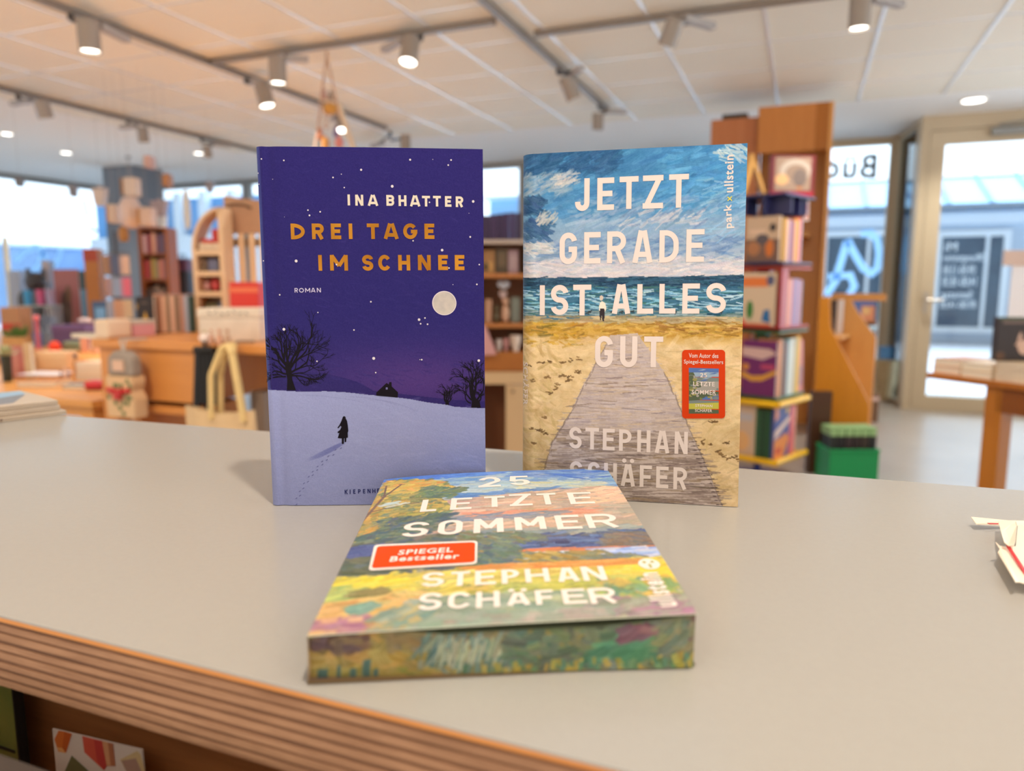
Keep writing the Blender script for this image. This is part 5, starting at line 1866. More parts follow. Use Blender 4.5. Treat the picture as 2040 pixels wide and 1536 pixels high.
def lamp(label, px_, py_, wpx, bx_, by_, tilt, lit, track_axis, tc_, ln=1.45, drop=.17):
    """px_, py_: middle of the cylinder; bx_, by_: middle of its gear box; tilt: lean of the lens end (right, away)"""
    P = at_z(px_, py_, CEIL - drop)
    D = depth_of(P)
    r = wpx * D / FPX / 2
    B = at_z(bx_, by_, CEIL - .085)
    dv = B - P
    dv[2] = 0
    ln_b = max(.10, min(.26, np.linalg.norm(dv) * 1.15))
    dh = dv / (np.linalg.norm(dv) + 1e-9)
    T = np.array([tc_, P[1], CEIL]) if track_axis == 'X' else np.array([P[0], tc_, CEIL])
    T[2] = CEIL
    t = thing('track_spotlight', label, 'spotlight', tuple(T), 0, 'spotlights on the ceiling tracks')
    o = lambda p: tuple(np.array(p) - T)
    ax = np.array([0, 0, -1.0]) + RH * tilt[0] + FH * tilt[1]
    ax /= np.linalg.norm(ax)
    h = r * 2 * ln
    a, b = P - ax * h / 2, P + ax * h / 2
    mb = MB()
    mb.cyl(o(a), o(b), r, r, 28, caps=False)
    mb.cyl(o(a), o(a + ax * .004), r, r, 28)
    mb.cyl(o(b), o(b - ax * .03), r * .92, r * .86, 28, caps=False)
    mb.cyl(o(b), o(b - ax * .001), r, r * .92, 28, caps=False)
    hou = mb.build('housing', M_lampbody, t, smooth=True)
    mb = MB()
    mb.cyl(o(b - ax * .012), o(b - ax * .014), r * .9, r * .9, 28)
    mb.build('lens', M_lens_on if lit else M_lens_off, hou)
    # gear box under the track, from the track point along dh
    G0 = np.array([T[0], T[1], CEIL - .085])
    mb = MB()
    ang = math.atan2(dh[1], dh[0])
    gc = np.array([B[0], B[1], CEIL - .085])
    mb.box(o(gc), (ln_b, .05, .036), 0, ang)
    mb.build('gear_box', M_lampbox, t, bevel=.006)
    mb = MB()
    mid = (np.array([P[0], P[1], CEIL - .085]) + gc) / 2
    mb.cyl(o((T[0], T[1], CEIL - .036)), o((T[0], T[1], CEIL - .068)), .018)
    q = np.array([T[0], T[1], CEIL - .07])
    top = P - ax * h * .25
    mb.tube([o(q), o((mid[0], mid[1], CEIL - .085)), o((top + (mid - top) * .15))], .011)
    mb.tube([o(q), o((gc[0], gc[1], CEIL - .085))], .011)
    mb.build('bracket', M_lamp_dark, t)
    if lit:
        l = bpy.data.lights.new('lamp_light', 'SPOT')
        l.energy = LAMP_W
        l.color = (1, .96, .90)
        l.spot_size = math.radians(100)
        l.spot_blend = .9
        l.shadow_soft_size = .04
        lo_ = bpy.data.objects.new('lamp_light', l)
        COL.objects.link(lo_)
        lo_.parent = t
        lo_.location = o(b + ax * .02)
        lo_.rotation_euler = Vector(ax).to_track_quat('-Z', 'Y').to_euler()
    return t


lamp('largest lit spotlight, pointing straight down at the top left', 177, 72, 41, 226, 66, (0.02, .0), True, 'X', -3.88)
lamp('lit spotlight pointing down where the left track meets the crossing track', 553, 141, 34, 592, 117, (.0, .0), True, 'Y', 4.115)
lamp('lit spotlight tilted to the right, just below the crossing of the tracks', 527, 190, 31, 516, 164, (.25, -.1), True, 'X', -3.88)
lamp('small lit spotlight behind the hanging rope mobile', 680, 250, 21, 668, 236, (.1, -.5), True, 'X', -3.88, 1.2)
lamp('lit spotlight tilted towards us on the short crossing track', 816, 102, 36, 782, 90, (-.1, -.35), True, 'Y', 4.115)
lamp('unlit looking spotlight tilted to the left on the right crossing track', 1338, 63, 36, 1392, 45, (-.32, .5), False, 'Y', 4.41)
lamp('lit spotlight pointing down at the top right', 1713, 27, 41, 1768, 3, (.0, .0), True, 'Y', 4.41)
lamp('spotlight tilted right on the middle track, showing its pale rim', 1136, 175, 31, 1150, 140, (.45, .2), False, 'X', -1.68)
lamp('tan unlit spotlight at the far end of the middle track', 1191, 242, 22, 1228, 222, (0, .12), False, 'X', -1.68, 1.4)
lamp('unlit spotlight nearest the left edge, on the leftmost track', 86, 217, 28, 42, 203, (.1, .3), False, 'X', -5.89, 1.25)
lamp('unlit spotlight halfway along the leftmost track', 285, 268, 21, 256, 252, (-.05, .3), False, 'X', -5.89, 1.35)
lamp('far unlit spotlight on the leftmost track, next to a small downlight', 413, 302, 17, 442, 289, (.05, .2), False, 'X', -5.89, 1.4)
lamp('farthest spotlight, at the end of the left track above the blue hardback', 808, 283, 20, 752, 288, (0, .1), False, 'X', -3.88, 1.4, .15)


def downlight(label, px_, py_, r, on=True):
    P = at_z(px_, py_, CEIL - .004)
    t = thing('downlight', label, 'downlight', tuple(P), 0, 'round downlights in the plaster ceiling')
    mb = MB()
    mb.lathe([(r * 1.25, 0), (r * 1.25, -.012), (r, -.012), (r, -.002)], n=28)
    mb.build('rim', M_plaster, t, smooth=True)
    mb = MB()
    mb.lathe([(r, -.006), (r * .9, -.010), (.001, -.011)], n=28)
    mb.build('lens', M_lens_on, t)
    l = bpy.data.lights.new('lamp_light', 'SPOT')
    l.energy = 110
    l.color = (1, .95, .85)
    l.spot_size = math.radians(110)
    l.spot_blend = 1
    l.shadow_soft_size = .05
    lo_ = bpy.data.objects.new('lamp_light', l)
    COL.objects.link(lo_)
    lo_.parent = t
    lo_.location = (0, 0, -.03)


downlight('lit round downlight in the ceiling above the entrance door', 1940, 198, .085)
downlight('lit round downlight above the left shop window', 132, 303, .055)
downlight('lit round downlight in the ceiling at the left edge', 14, 265, .05)
downlight('small lit downlight beside the far spotlight of the leftmost track', 396, 304, .05)

# ------------------------------------------------------------------ right side: wooden cabinet, revolving book tower, rack, crate, table
M_or = wood('orange_beech', (206, 132, 62), (188, 112, 46), 3, 'Z', .4, .5)
M_or_d = wood('deep_orange_beech', (176, 104, 26), (156, 88, 20), 3, 'Z', .4, .5)
M_red_wood = wood('reddish_beech', (196, 122, 74), (180, 104, 56), 3, 'Z', .4, .5)
M_or_l = wood('light_beech', (222, 160, 88), (206, 142, 72), 3, 'Z', .4, .5)
M_dkbr = mat('dark_brown_side', (74, 42, 18), .5)


def plain(name, rgb, rough=.5):
    return mat(name, rgb, rough)


def pal(c):
    """a plain cover colour, made once"""
    return mat('cover_%02x%02x%02x' % tuple(int(v) for v in c), c, .45)


def zd(y, D):
    """height of picture row y at camera depth D (on the middle of the frame)"""
    return float(at_d(1020, y, D)[2])


DC = 5.6
cabp = [at_d(x, 300, DC) for x in (1413, 1508, 1622, 1657)]
Yc = float(cabp[2][1])
xs_ = [float(at_y(x, 300, Yc)[0]) for x in (1413, 1508, 1622, 1657)]
ztop = float(at_y(1580, 208, Yc)[2])
ztl = float(at_y(1460, 233, Yc)[2])
zh = float(at_y(1580, 302, Yc)[2])
cab = thing('display_cabinet', 'tall orange wood cabinet wall behind the revolving book tower', 'cabinet', (xs_[1], Yc, 0))
ox = xs_[1]
mb = MB()
mb.bbox(xs_[0] - ox, -.004, .06, .50, 0, ztl)
mb.build('side_cupboard', M_red_wood, cab, bevel=.003)
mb = MB()
mb.bbox(0, xs_[2] - ox, 0, .022, zh, ztop)
mb.build('header', M_or, cab, bevel=.003)
mb = MB()
mb.bbox(xs_[3] - ox - .03, xs_[3] - ox, -.0, .50, 0, ztop)
mb.build('side_panel', M_or_l, cab, bevel=.002)
mb = MB()
mb.bbox(xs_[2] - ox, xs_[3] - ox - .03, -.0, .10, zh, ztop)
mb.build('header_end', M_or_d, cab)
mb = MB()
mb.bbox(0, xs_[3] - ox - .03, .46, .48, 0, ztop)
mb.build('back_panel', M_or_l, cab)
mb = MB()
mb.bbox(0, xs_[2] - ox, .022, .46, ztop - .02, ztop)
mb.build('top_board', M_or_l, cab)
mb = MB()
mb.bbox(0, xs_[2] - ox, .05, .46, 1.58, 1.60)
mb.build('shelf', M_or_l, cab)
bxp = at_y(1442, 218, Yc + .2)
dbx = tag(MB().bbox(-.10, .10, -.1, .1, 0, .06).build('box', mat('dark_box', (70, 62, 56), .6), None, (float(at_y(1466, 222, Yc + .25)[0]), Yc + .27, ztl + .0006), bevel=.004), 'flat dark box on top of the left part of the orange cabinet', 'box')

# revolving tower: four coloured tiers, two of their faces turned to us
DT = 4.05
SIDE = .37
corner = at_d(1556, 600, DT)
axis_rz = YAW + math.radians(45.0)
cr, sr_ = math.cos(axis_rz), math.sin(axis_rz)


def Tw(x, y):
    """tower plan coordinates -> room; the near corner of the tower is its (-s/2, -s/2) corner"""
    return np.array([cr * x - sr_ * y, sr_ * x + cr * y])


cen = corner[:2] - Tw(-SIDE / 2, -SIDE / 2)
tower = thing('revolving_bookcase', 'revolving book tower with navy, red, green and yellow tiers', 'bookcase', (cen[0], cen[1], 0), axis_rz)
tiers = [('navy_tier', (44, 46, 92), zd(521, DT), zd(386, DT)), ('red_tier', (158, 24, 30), zd(652, DT), zd(531, DT)), ('green_tier', (40, 92, 58), zd(798, DT), zd(661, DT)), ('yellow_tier', (232, 182, 20), zd(930, DT), zd(806, DT))]
h_ = SIDE / 2
for nm, c, z0, z1 in tiers:
    m = plain(nm + '_lacquer', c, .35)
    mb = MB()
    e = .02 if nm == 'yellow_tier' else .004
    tsl = .020 if nm == 'yellow_tier' else .014
    mb.bbox(-h_ - e, h_ + e, -h_ - e, h_ + e, z0 - tsl, z0)
    mb.bbox(-h_ - e, h_ + e, -h_ - e, h_ + e, z1 - tsl, z1)
    # pinwheel dividers: each side gives one open pocket
    mb.bbox(-.035, .035, -.035, .035, z0, z1 - tsl)
    if nm == 'navy_tier':
        for k in (-.10, .02, .09):
            mb.bbox(k, k + .012, -h_ + .005, -h_ + .14, z1 - .11, z1 - tsl)
        for k in (-.06, .05):
            mb.bbox(-h_ + .005, -h_ + .14, k, k + .012, z1 - .11, z1 - tsl)
    if nm == 'red_tier':
        mb.bbox(-h_, -h_ + .085, -h_, -h_ + .02, z0, z1 - tsl)
    mb.build('tier', m, tower, bevel=.003)
    if nm == 'yellow_tier':
        for zz_ in (z0 - .006, z1 - .014):
            mb = MB()
            mb.tube([(h_ + .02, -h_ - .02, zz_), (-h_ - .02, -h_ - .02, zz_), (-h_ - .02, h_ + .02, zz_)], .018, 12)
            mb.build('rim', m, tower, smooth=True)
mb = MB()
mb.lathe([(.02, .05), (.02, tiers[3][2]), ], n=16)
mb.lathe([(.24, 0), (.24, .03), (.03, .05)], n=28)
mb.build('foot', mat('blue_base', (40, 60, 150), .4), tower)


def book_at(name, label, cat, xy, rz, z, th, hgt, dep, col, group=None, pages=True, front=None, lean=0.0, namespine=True):
    """a closed book standing: local x = thickness (across the spine), y = depth away from the spine, spine at y = 0"""
    mb = MB()
    c = .0025
    mb.bbox(-th / 2, -th / 2 + c, 0, dep, 0, hgt, 0)
    mb.bbox(th / 2 - c, th / 2, 0, dep, 0, hgt, 0)
    mb.bbox(-th / 2 + c, th / 2 - c, 0, c, 0, hgt, 0)
    mb.bbox(-th / 2 + c, th / 2 - c, c, dep - .004, .003, hgt - .004, 1)
    if front:
        for (x0, x1, z0, z1, col2) in front:
            mb.bbox(-th / 2 + x0 * th, -th / 2 + x1 * th, -.0006, 0, z0 * hgt, z1 * hgt, 2 + [f[4] for f in front].index(col2))
    o = mb.build(name, [pal(col), M_paper] + ([pal(f[4]) for f in front] if front else []), None, (float(xy[0]), float(xy[1]), float(z)), rz)
    if lean:
        o.rotation_euler = (0, lean, rz)
    return tag(o, label, cat, group)


def face_book(name, label, xy, rz, z, w_, hgt, th, col, shapes, group=None):
    """a book shown face-on: local x along the cover, y away from us; shapes are printed polygons in 0..1"""
    t = thing(name, label, 'book', (float(xy[0]), float(xy[1]), float(z)), rz, group)
    mb = MB()
    mb.bbox(-w_ / 2, w_ / 2, 0, .002, 0, hgt)
    mb.bbox(-w_ / 2, w_ / 2, th - .002, th, 0, hgt)
    mb.bbox(-w_ / 2, -w_ / 2 + .002, .002, th - .002, 0, hgt)
    ms = [pal(col)]
    for i, (poly, c) in enumerate(shapes):
        m = pal(c)
        if m not in ms:
            ms.append(m)
        mb.add([(-w_ / 2 + x * w_, -.0004 - .00025 * (i % 6), y * hgt) for x, y in poly], [tuple(range(len(poly)))], ms.index(m))
    mb.build('cover', ms, t)
    mb = MB()
    mb.bbox(-w_ / 2 + .002, w_ / 2 - .003, .002, th - .002, .002, hgt - .003)
    mb.build('pages', M_paper, t)
    return t


def R_(x0, x1, y0, y1):
    return [(x0, y0), (x1, y0), (x1, y1), (x0, y1)]


def ell(cx_, cy_, rx, ry, n=14):
    return [(cx_ + rx * math.cos(2 * PI * k / n), cy_ + ry * math.sin(2 * PI * k / n)) for k in range(n)]


CNAMES = ['ochre', 'rose', 'cream', 'red']


def spines(tier, face, x, z, items, group, where):
    """spines along the right-hand face of a tier; x runs along the face from the near corner"""
    n = 0
    for (nm, col, th, hgt, lean) in items:
        if nm:
            n += 1
            p = cen + Tw(-h_ + x + th / 2, -h_ + .012)
            book_at('book', '%s book spine %s' % (nm, where), 'book', p, axis_rz, z + .0005, th, hgt, .13, col, group, lean=lean)
        x += th + .0012


zn, zr_, zg, zy = tiers[0][2], tiers[1][2], tiers[2][2], tiers[3][2]
spines(0, 'r', .030, zn, [('ochre yellow', (206, 160, 76), .028, .235, .0), ('rose', (206, 120, 112), .014, .235, 0), ('pale pink', (214, 176, 170), .018, .23, 0), ('navy', (48, 52, 96), .022, .235, 0), ('crimson', (186, 44, 60), .016, .225, 0), ('violet', (132, 96, 130), .018, .225, 0), ('bright ochre', (222, 158, 60), .030, .24, 0), ('amber', (230, 150, 50), .022, .24, 0), ('scarlet', (212, 62, 44), .022, .25, 0), ('pale lilac', (200, 172, 190), .018, .24, 0)], 'books in the navy tier', 'on the right face of the navy tier')
spines(1, 'r', .100, zr_, [('salmon', (212, 140, 116), .02, .26, 0), ('pale salmon', (226, 166, 140), .02, .27, 0), ('coral', (214, 124, 108), .022, .27, 0), ('lilac blue', (112, 108, 160), .02, .27, 0), ('mauve pink', (190, 130, 150), .022, .27, 0), ('steel blue', (120, 124, 170), .02, .27, 0), ('soft violet', (150, 130, 170), .022, .265, 0), ('pink', (206, 130, 140), .022, .265, 0), ('blue grey', (126, 134, 160), .02, .26, 0)], 'books in the red tier', 'on the right face of the red tier')
spines(2, 'r', .030, zg, [('orange', (214, 140, 84), .045, .33, 0), ('dark brown', (64, 44, 34), .052, .32, 0), ('brick', (150, 90, 60), .022, .31, 0), ('pale turquoise', (160, 206, 214), .03, .325, 0), ('off-white', (226, 216, 200), .05, .33, 0), ('teal', (90, 150, 150), .02, .33, 0), ('golden yellow', (230, 178, 40), .055, .34, 0)], 'books in the green tier', 'on the right face of the green tier')
spines(3, 'r', .215, zy, [('coral pink', (222, 110, 100), .03, .30, 0), ('raspberry', (214, 96, 120), .03, .30, 0), ('peach', (230, 160, 140), .03, .29, 0)], 'books in the yellow tier', 'at the right end of the yellow tier')
# face-out books. right face of the yellow tier and left faces of every tier
p = cen + Tw(-h_ + .11, -h_ + .006)
face_book('picture_book', 'blue and orange picture book face-on in the yellow tier', p, axis_rz, zy + .0005, .195, .32, .02, (70, 84, 150), [([(0, 0), (.62, 0), (1, .30), (.85, .45), (0, .35)], (226, 140, 70)), ([(0, .36), (.3, .45), (.62, .55), (1, .66), (1, .76), (.5, .64), (0, .52)], (226, 200, 190)), ([(0, .7), (.25, .78), (.15, 1), (0, 1)], (226, 150, 120)), (ell(.82, .86, .09, .06), (230, 190, 60)), (R_(.1, .5, .10, .2), (200, 70, 50))])
rzl = axis_rz - PI / 2


def left_face(v, d=.006):
    """a point on the left-hand face, v metres from the near corner, d inside"""
    return cen + Tw(-h_ + d, -h_ + v)


face_book('picture_book', 'beige and brown picture book face-on in the navy tier', left_face(.13), rzl, zn + .0005, .20, .25, .02, (206, 178, 150), [(R_(0, 1, 0, .5), (122, 92, 78)), (ell(.25, .3, .2, .16), (176, 120, 80)), (ell(.72, .3, .12, .2), (214, 120, 50)), (ell(.5, .5, .2, .12), (92, 84, 90)), (ell(.8, .75, .1, .09), (60, 50, 50)), (R_(.1, .6, .62, .72), (226, 196, 170))])
face_book('picture_book', 'cream picture book with orange band and green figure in the red tier', left_face(.152), rzl, zr_ + .0005, .23, .30, .02, (222, 200, 172), [(R_(0, .8, .74, .92), (234, 128, 62)), (ell(.86, .86, .1, .1), (90, 96, 130)), (ell(.35, .3, .09, .18), (60, 130, 60)), ([(.66, .1), (.9, .06), (.86, .32), (.72, .3)], (40, 110, 170)), ([(0, 0), (.3, 0), (.2, .12), (0, .16)], (226, 90, 60)), (R_(.3, .9, 0, .05), (214, 120, 80))])
face_book('picture_book', 'purple book with golden crescent face-on in the green tier', left_face(.115), rzl, zg + .0005, .21, .32, .02, (112, 38, 104), [([(.0, .34), (.3, .26), (.6, .28), (1, .42), (1, .5), (.6, .38), (.3, .36), (0, .44)], (220, 160, 60)), ([(0, .72), (.6, .66), (1, .78), (.8, .86), (0, .88)], (214, 180, 176)), (R_(.55, .95, .5, .58), (190, 70, 110)), (ell(.12, .52, .1, .06), (214, 140, 60))])
face_book('picture_book', 'pale beige picture book face-on at the left of the yellow tier', left_face(.20), rzl, zy + .0005, .16, .30, .02, (206, 180, 156), [(ell(.5, .3, .3, .2), (226, 176, 120)), (R_(.1, .9, .7, .86), (190, 186, 190))])
for k, c in enumerate([(40, 84, 56), (34, 72, 50), (52, 96, 66)]):
    q = left_face(.045 + .03 * k)
    book_at('book', ['dark green', 'deepest green', 'mid green'][k] + ' book spine beside the near corner of the yellow tier', 'book', q, rzl, zy + .0005, .026, .29, .12, c, 'books in the yellow tier')
# things standing on the top of the tower
zt_ = tiers[0][3] + .0005
p = at_d(1578, 380, 4.15)
face_book('picture_book', 'dark red framed book with grey arched picture on top of the tower', p[:2], YAW + .05, zt_, .255, .225, .03, (110, 34, 40), [(R_(.09, .91, .13, .95), (150, 124, 104)), (ell(.55, .62, .36, .28), (176, 160, 144)), (ell(.58, .56, .26, .22), (140, 116, 98)), (ell(.66, .45, .16, .22), (112, 96, 88)), (ell(.25, .4, .16, .14), (206, 160, 110)), (R_(0, 1, 0, .1), (164, 32, 50)), (ell(.66, .24, .06, .08), (200, 120, 60))])
p = at_d(1500, 384, 4.2)
mb = MB()
mb.prism([(-.07, 0), (-.055, 0), (.0, .20), (-.03, .24)], -.03, .03)
mb.prism([(.07, 0), (.055, 0), (-.03, .235), (-.015, .24)], -.03, .03)
tag(mb.build('folded_card', mat('kraft_yellow_card', (222, 168, 92), .7), None, (p[0], p[1], zt_), YAW), 'folded yellow kraft card standing like a tent on top of the tower', 'card')
p = at_d(1622, 470, 4.05)
pp_ = cen + Tw(h_ - .030, -h_ + .03)
mb = MB()
mb.bbox(-.03, .028, 0, .004, 0, .112)
mb.bbox(-.025, .012, -.001, 0, .05, .10, 1)
mb.bbox(-.025, .02, -.001, 0, .01, .04, 2)
tag(mb.build('picture_card', [pal((226, 206, 196)), pal((206, 50, 50)), pal((226, 130, 90))], None, (pp_[0], pp_[1] - .0, zn + .243), axis_rz), 'white and red picture card leaning above the books of the navy tier', 'card')
pg = cen + Tw(h_ + .053, -h_ + .05)
mb = MB()
mb.prism([(-.045, 0), (.045, 0), (.012, .32), (-.030, .32)], 0, .01)
mb.bbox(-.03, .02, -.001, 0, .04, .16, 1)
mag = tag(mb.build('magazine', [pal((210, 130, 130)), pal((150, 110, 130))], None, (pg[0], pg[1], zg - .012), axis_rz), 'pink magazine leaning against the right end of the green tier', 'magazine')
mb = MB()
pl0, pl1 = at_d(1612, 900, 4.64), at_d(1652, 900, 4.64)
mb.bbox(-.13, .0, 0, .05, 0, zd(778, 4.64))
tag(mb.build('plinth', M_dkbr, None, (pl1[0], pl1[1], 0), YAW), 'dark brown low board behind the yellow tier of the book tower', 'board')

# slanted wooden rack near the shop window
DR = 4.80
pr = at_d(1627, 700, DR)
RZR = -.19
rack = thing('magazine_rack', 'orange wooden rack with slanted sides standing before the window', 'rack', (pr[0], pr[1], 0), RZR)
zA, zB, zC_ = zd(592, DR), zd(652, DR), zd(798, DR)
mb = MB()
mb.prism([(0, 0), (.335, 0), (.335, zC_), (.078, zB), (.06, zA), (0, zA)], 0, .02)
mb.build('side_panel', wood('honey_beech', (208, 134, 34), (190, 116, 24), 3, 'Z', .4, .5), rack, bevel=.003)
D5 = DR + .46
mb = MB()
mb.prism([(0, 0), (.30, 0), (.30, zd(668, D5)), (.17, zd(618, D5)), (.11, zA), (0, zA)], .46, .48)
mb.build('side_panel', M_or_l, rack, bevel=.003)
mb = MB()
mb.bbox(0, .02, .02, .46, 0, zA)
mb.build('back_panel', M_or_l, rack)
for z_ in (.12, .54, .86):
    mb = MB()
    mb.bbox(.02, .06 + .26 * (1 - z_ * .8), .02, .46, z_ - .02, z_)
    mb.build('shelf', M_or_l, rack)
mb = MB()
mb.bbox(0, .34, .482, .50, zA - .03, zA + .02)
mb.build('back_rail', M_or_l, rack)
for k, (nm, c, x) in enumerate([('black', (60, 54, 60), .045), ('white', (206, 196, 190), .075)]):
    q = np.array([pr[0], pr[1]]) + np.array([math.cos(RZR) * x - math.sin(RZR) * .30, math.sin(RZR) * x + math.cos(RZR) * .30])
    book_at('book', nm + ' book in the top of the slanted rack', 'book', q, RZR, .8605, .026, zA - .86 - .02, .12, c, 'books in the slanted rack')
q = at_d(1722, 622, 7.2)
shelf_z = zd(640, 7.2)
stand = thing('book_stand', 'small dark wood stand with picture books behind the slanted rack', 'stand', (q[0], q[1], 0), YAW)
mb = MB()
mb.bbox(-.13, .13, 0, .16, shelf_z - .02, shelf_z)
mb.bbox(-.13, .13, .14, .16, 0, shelf_z + .02)
mb.bbox(-.13, -.11, 0, .14, 0, shelf_z - .02)
mb.bbox(.11, .13, 0, .14, 0, shelf_z - .02)
mb.build('frame', mat('brown_wood_stand', (150, 96, 56), .5), stand)
face_book('picture_book', 'picture book with blue and orange cover on the small stand by the window', q[:2] + np.array([.0, .03]), YAW, shelf_z + .0005, .21, .20, .02, (76, 100, 160), [(R_(.35, 1, 0, .75), (216, 140, 100)), (ell(.6, .5, .2, .2), (226, 180, 120)), (ell(.15, .4, .12, .2), (60, 90, 150))])
q = at_d(1730, 650, 6.78)  # made-up dish: its pale blue stands in for daylight through the gap
hb_ = zd(665, 6.78)
mb = MB()
mb.lathe([(.03, 0), (.06, .03), (.075, .06), (.07, .07)], n=20)
mb.lathe([(.012, -hb_), (.012, 0)], n=12)
mb.lathe([(.09, -hb_), (.09, -hb_ + .015), (.012, -hb_ + .03)], n=20)
tag(mb.build('daylight_gap_dish', mat('pale_blue_daylight', (190, 226, 246), .3), None, (q[0], q[1], hb_), 0, smooth=True), 'dish-shaped pale blue stand-in for daylight through the gap beside the window post', 'dish')
q = at_d(1712, 745, 6.25)
mb = MB()
mb.bbox(-.07, .07, -.06, .06, 0, zd(728, 6.25))
tag(mb.build('box', mat('red_orange_box', (226, 74, 36), .5), None, (q[0], q[1], 0), YAW), 'red orange box standing behind the slanted rack', 'box')
q = at_d(1757, 780, 7.58)
mb = MB()
mb.lathe([(.09, 0), (.105, .2), (.115, .40), (.11, .42), (.10, .4), (.08, .06)], n=24)
tag(mb.build('wicker_basket', mat('pale_wicker', (206, 186, 146), .8, noise=.7, nscale=60), None, (q[0], q[1], 0), 0, smooth=True), 'pale wicker basket on the floor below the window post', 'basket')
q = at_d(1720, 795, 6.45)
mb = MB()
mb.bbox(-.09, .09, -.1, .1, 0, zd(775, 6.6))
mb.bbox(-.092, .092, -.102, .102, zd(790, 6.6), zd(782, 6.6), 1)
tag(mb.build('box', [mat('brown_carton', (120, 92, 66), .7), pal((220, 200, 190))], None, (q[0], q[1], 0), YAW), 'small brown carton with a white band by the pale basket', 'box')
q = at_d(1764, 725, 7.8)
mb = MB()
mb.bbox(-.05, .05, -.05, .05, 0, zd(690, 7.8))
tag(mb.build('blue_post', mat('blue_card_post', (96, 150, 200), .6), None, (q[0], q[1], 0), YAW), 'narrow blue cardboard post before the window frame', 'post')

# green crate with a row of dark books
DG = 4.42
pgc = at_d(1700, 950, DG)
hz_ = zd(896, DG)
gw = 98 * DG / FPX
crate = thing('crate', 'bright green plastic crate on the floor holding dark books', 'crate', (pgc[0], pgc[1], 0), YAW)
mG = mat('bright_green_plastic', (20, 150, 84), .4)
mb = MB()
mb.bbox(-gw / 2, gw / 2, 0, .006, 0, hz_)
mb.bbox(-gw / 2, gw / 2, .194, .2, 0, hz_)
mb.bbox(-gw / 2, -gw / 2 + .006, .006, .194, 0, hz_)
mb.bbox(gw / 2 - .006, gw / 2, .006, .194, 0, hz_)
mb.bbox(-gw / 2, gw / 2, 0, .2, 0, .006)
mb.build('tub', mG, crate, bevel=.002)
mb = MB()
mb.tube([(-gw / 2, 0, hz_), (gw / 2, 0, hz_), (gw / 2, .2, hz_), (-gw / 2, .2, hz_), (-gw / 2, 0, hz_)], .007, 10)
mb.build('rim', mG, crate)
hbk = zd(852, DG)
for k, nm in enumerate(['nearest the left end', 'next to the left end', 'left of the middle', 'right of the middle', 'next to the right end', 'nearest the right end']):
    x = -gw / 2 + .03 + k * (gw - .06) / 5
    o2 = np.array([pgc[0], pgc[1]]) + np.array([math.cos(YAW) * x - math.sin(YAW) * .03, math.sin(YAW) * x + math.cos(YAW) * .03])
    t = thing('book', 'dark paperback with pale green top, ' + nm + ' of the green crate', 'book', (o2[0], o2[1], .007), YAW, 'dark books in the green crate')
    mb = MB()
    w2 = .042
    mb.bbox(-w2 / 2, w2 / 2, 0, .14, 0, hbk - .05 - .007)
    mb.build('cover', pal([(36, 40, 38), (30, 28, 30), (54, 40, 42), (46, 34, 34), (58, 48, 40), (34, 34, 36)][k]), t)
    mb = MB()
    mb.bbox(-w2 / 2 + .001, w2 / 2 - .001, .0, .14, hbk - .05 - .007, hbk - .007)
    mb.build('top_band', pal((150, 190, 130)), t)

# sales table at the right with book stacks
zt3 = .75
P0 = at_z(1845, 742, zt3)
ta = np.array([.683, -.730, 0])
tb = np.array([.730, .683, 0])
tz = math.atan2(ta[1], ta[0])
table = thing('sales_table', 'orange wood sales table at the right edge with stacks of books', 'table', (P0[0], P0[1], 0), tz)
mb = MB()
mb.bbox(0, 1.25, 0, .80, zt3 - .03, zt3)
mb.build('tabletop', M_or_d, table, bevel=.004)
mb = MB()
mb.bbox(.36, 1.2, .03, .05, zt3 - .15, zt3 - .03)
mb.bbox(.36, 1.2, .74, .76, zt3 - .15, zt3 - .03)
mb.bbox(.30, .32, .07, .72, zt3 - .15, zt3 - .03)
mb.build('apron', wood('dark_orange_beech', (150, 84, 20), (130, 70, 16), 3, 'X', .45, .5), table)
for (x, y) in [(.30, .03), (1.17, .03), (.30, .70), (1.17, .70)]:
    mb = MB()
    mb.bbox(x, x + .085, y, y + .085, 0, zt3 - .03)
    mb.build('leg', wood('table_leg_wood', (196, 122, 30), (176, 104, 22), 3, 'Z', .4, .5), table, bevel=.004)


def tpt(u, v):
    return P0[:2] + ta[:2] * u + tb[:2] * v


def flat_book(label, xy, rz, z, w_, d_, th, col, group, name='book'):
    t = thing(name, label, 'book', (float(xy[0]), float(xy[1]), float(z)), rz, group)
    mb = MB()
    mb.bbox(-w_ / 2, w_ / 2, -d_ / 2, d_ / 2, 0, .0015)
    mb.bbox(-w_ / 2, w_ / 2, -d_ / 2, d_ / 2, th - .0015, th)
    mb.bbox(-w_ / 2, -w_ / 2 + .0015, -d_ / 2, d_ / 2, .0015, th - .0015)
    mb.build('cover', pal(col), t)
    mb = MB()
    mb.bbox(-w_ / 2 + .0015, w_ / 2 - .002, -d_ / 2 + .002, d_ / 2 - .002, .0015, th - .0015)
    mb.build('pages', M_paper, t)
    return t


def pile(labels, xy, rz, z, w_, d_, th, cols, group):
    for i, l in enumerate(labels):
        flat_book(l, xy + np.array([.002 * ((i * 7) % 3 - 1), .002 * ((i * 5) % 3 - 1)]), rz + .01 * ((i * 3) % 3 - 1), z + i * (th + .0004), w_, d_, th, cols[i % len(cols)], group)
    return z + len(labels) * (th + .0004)


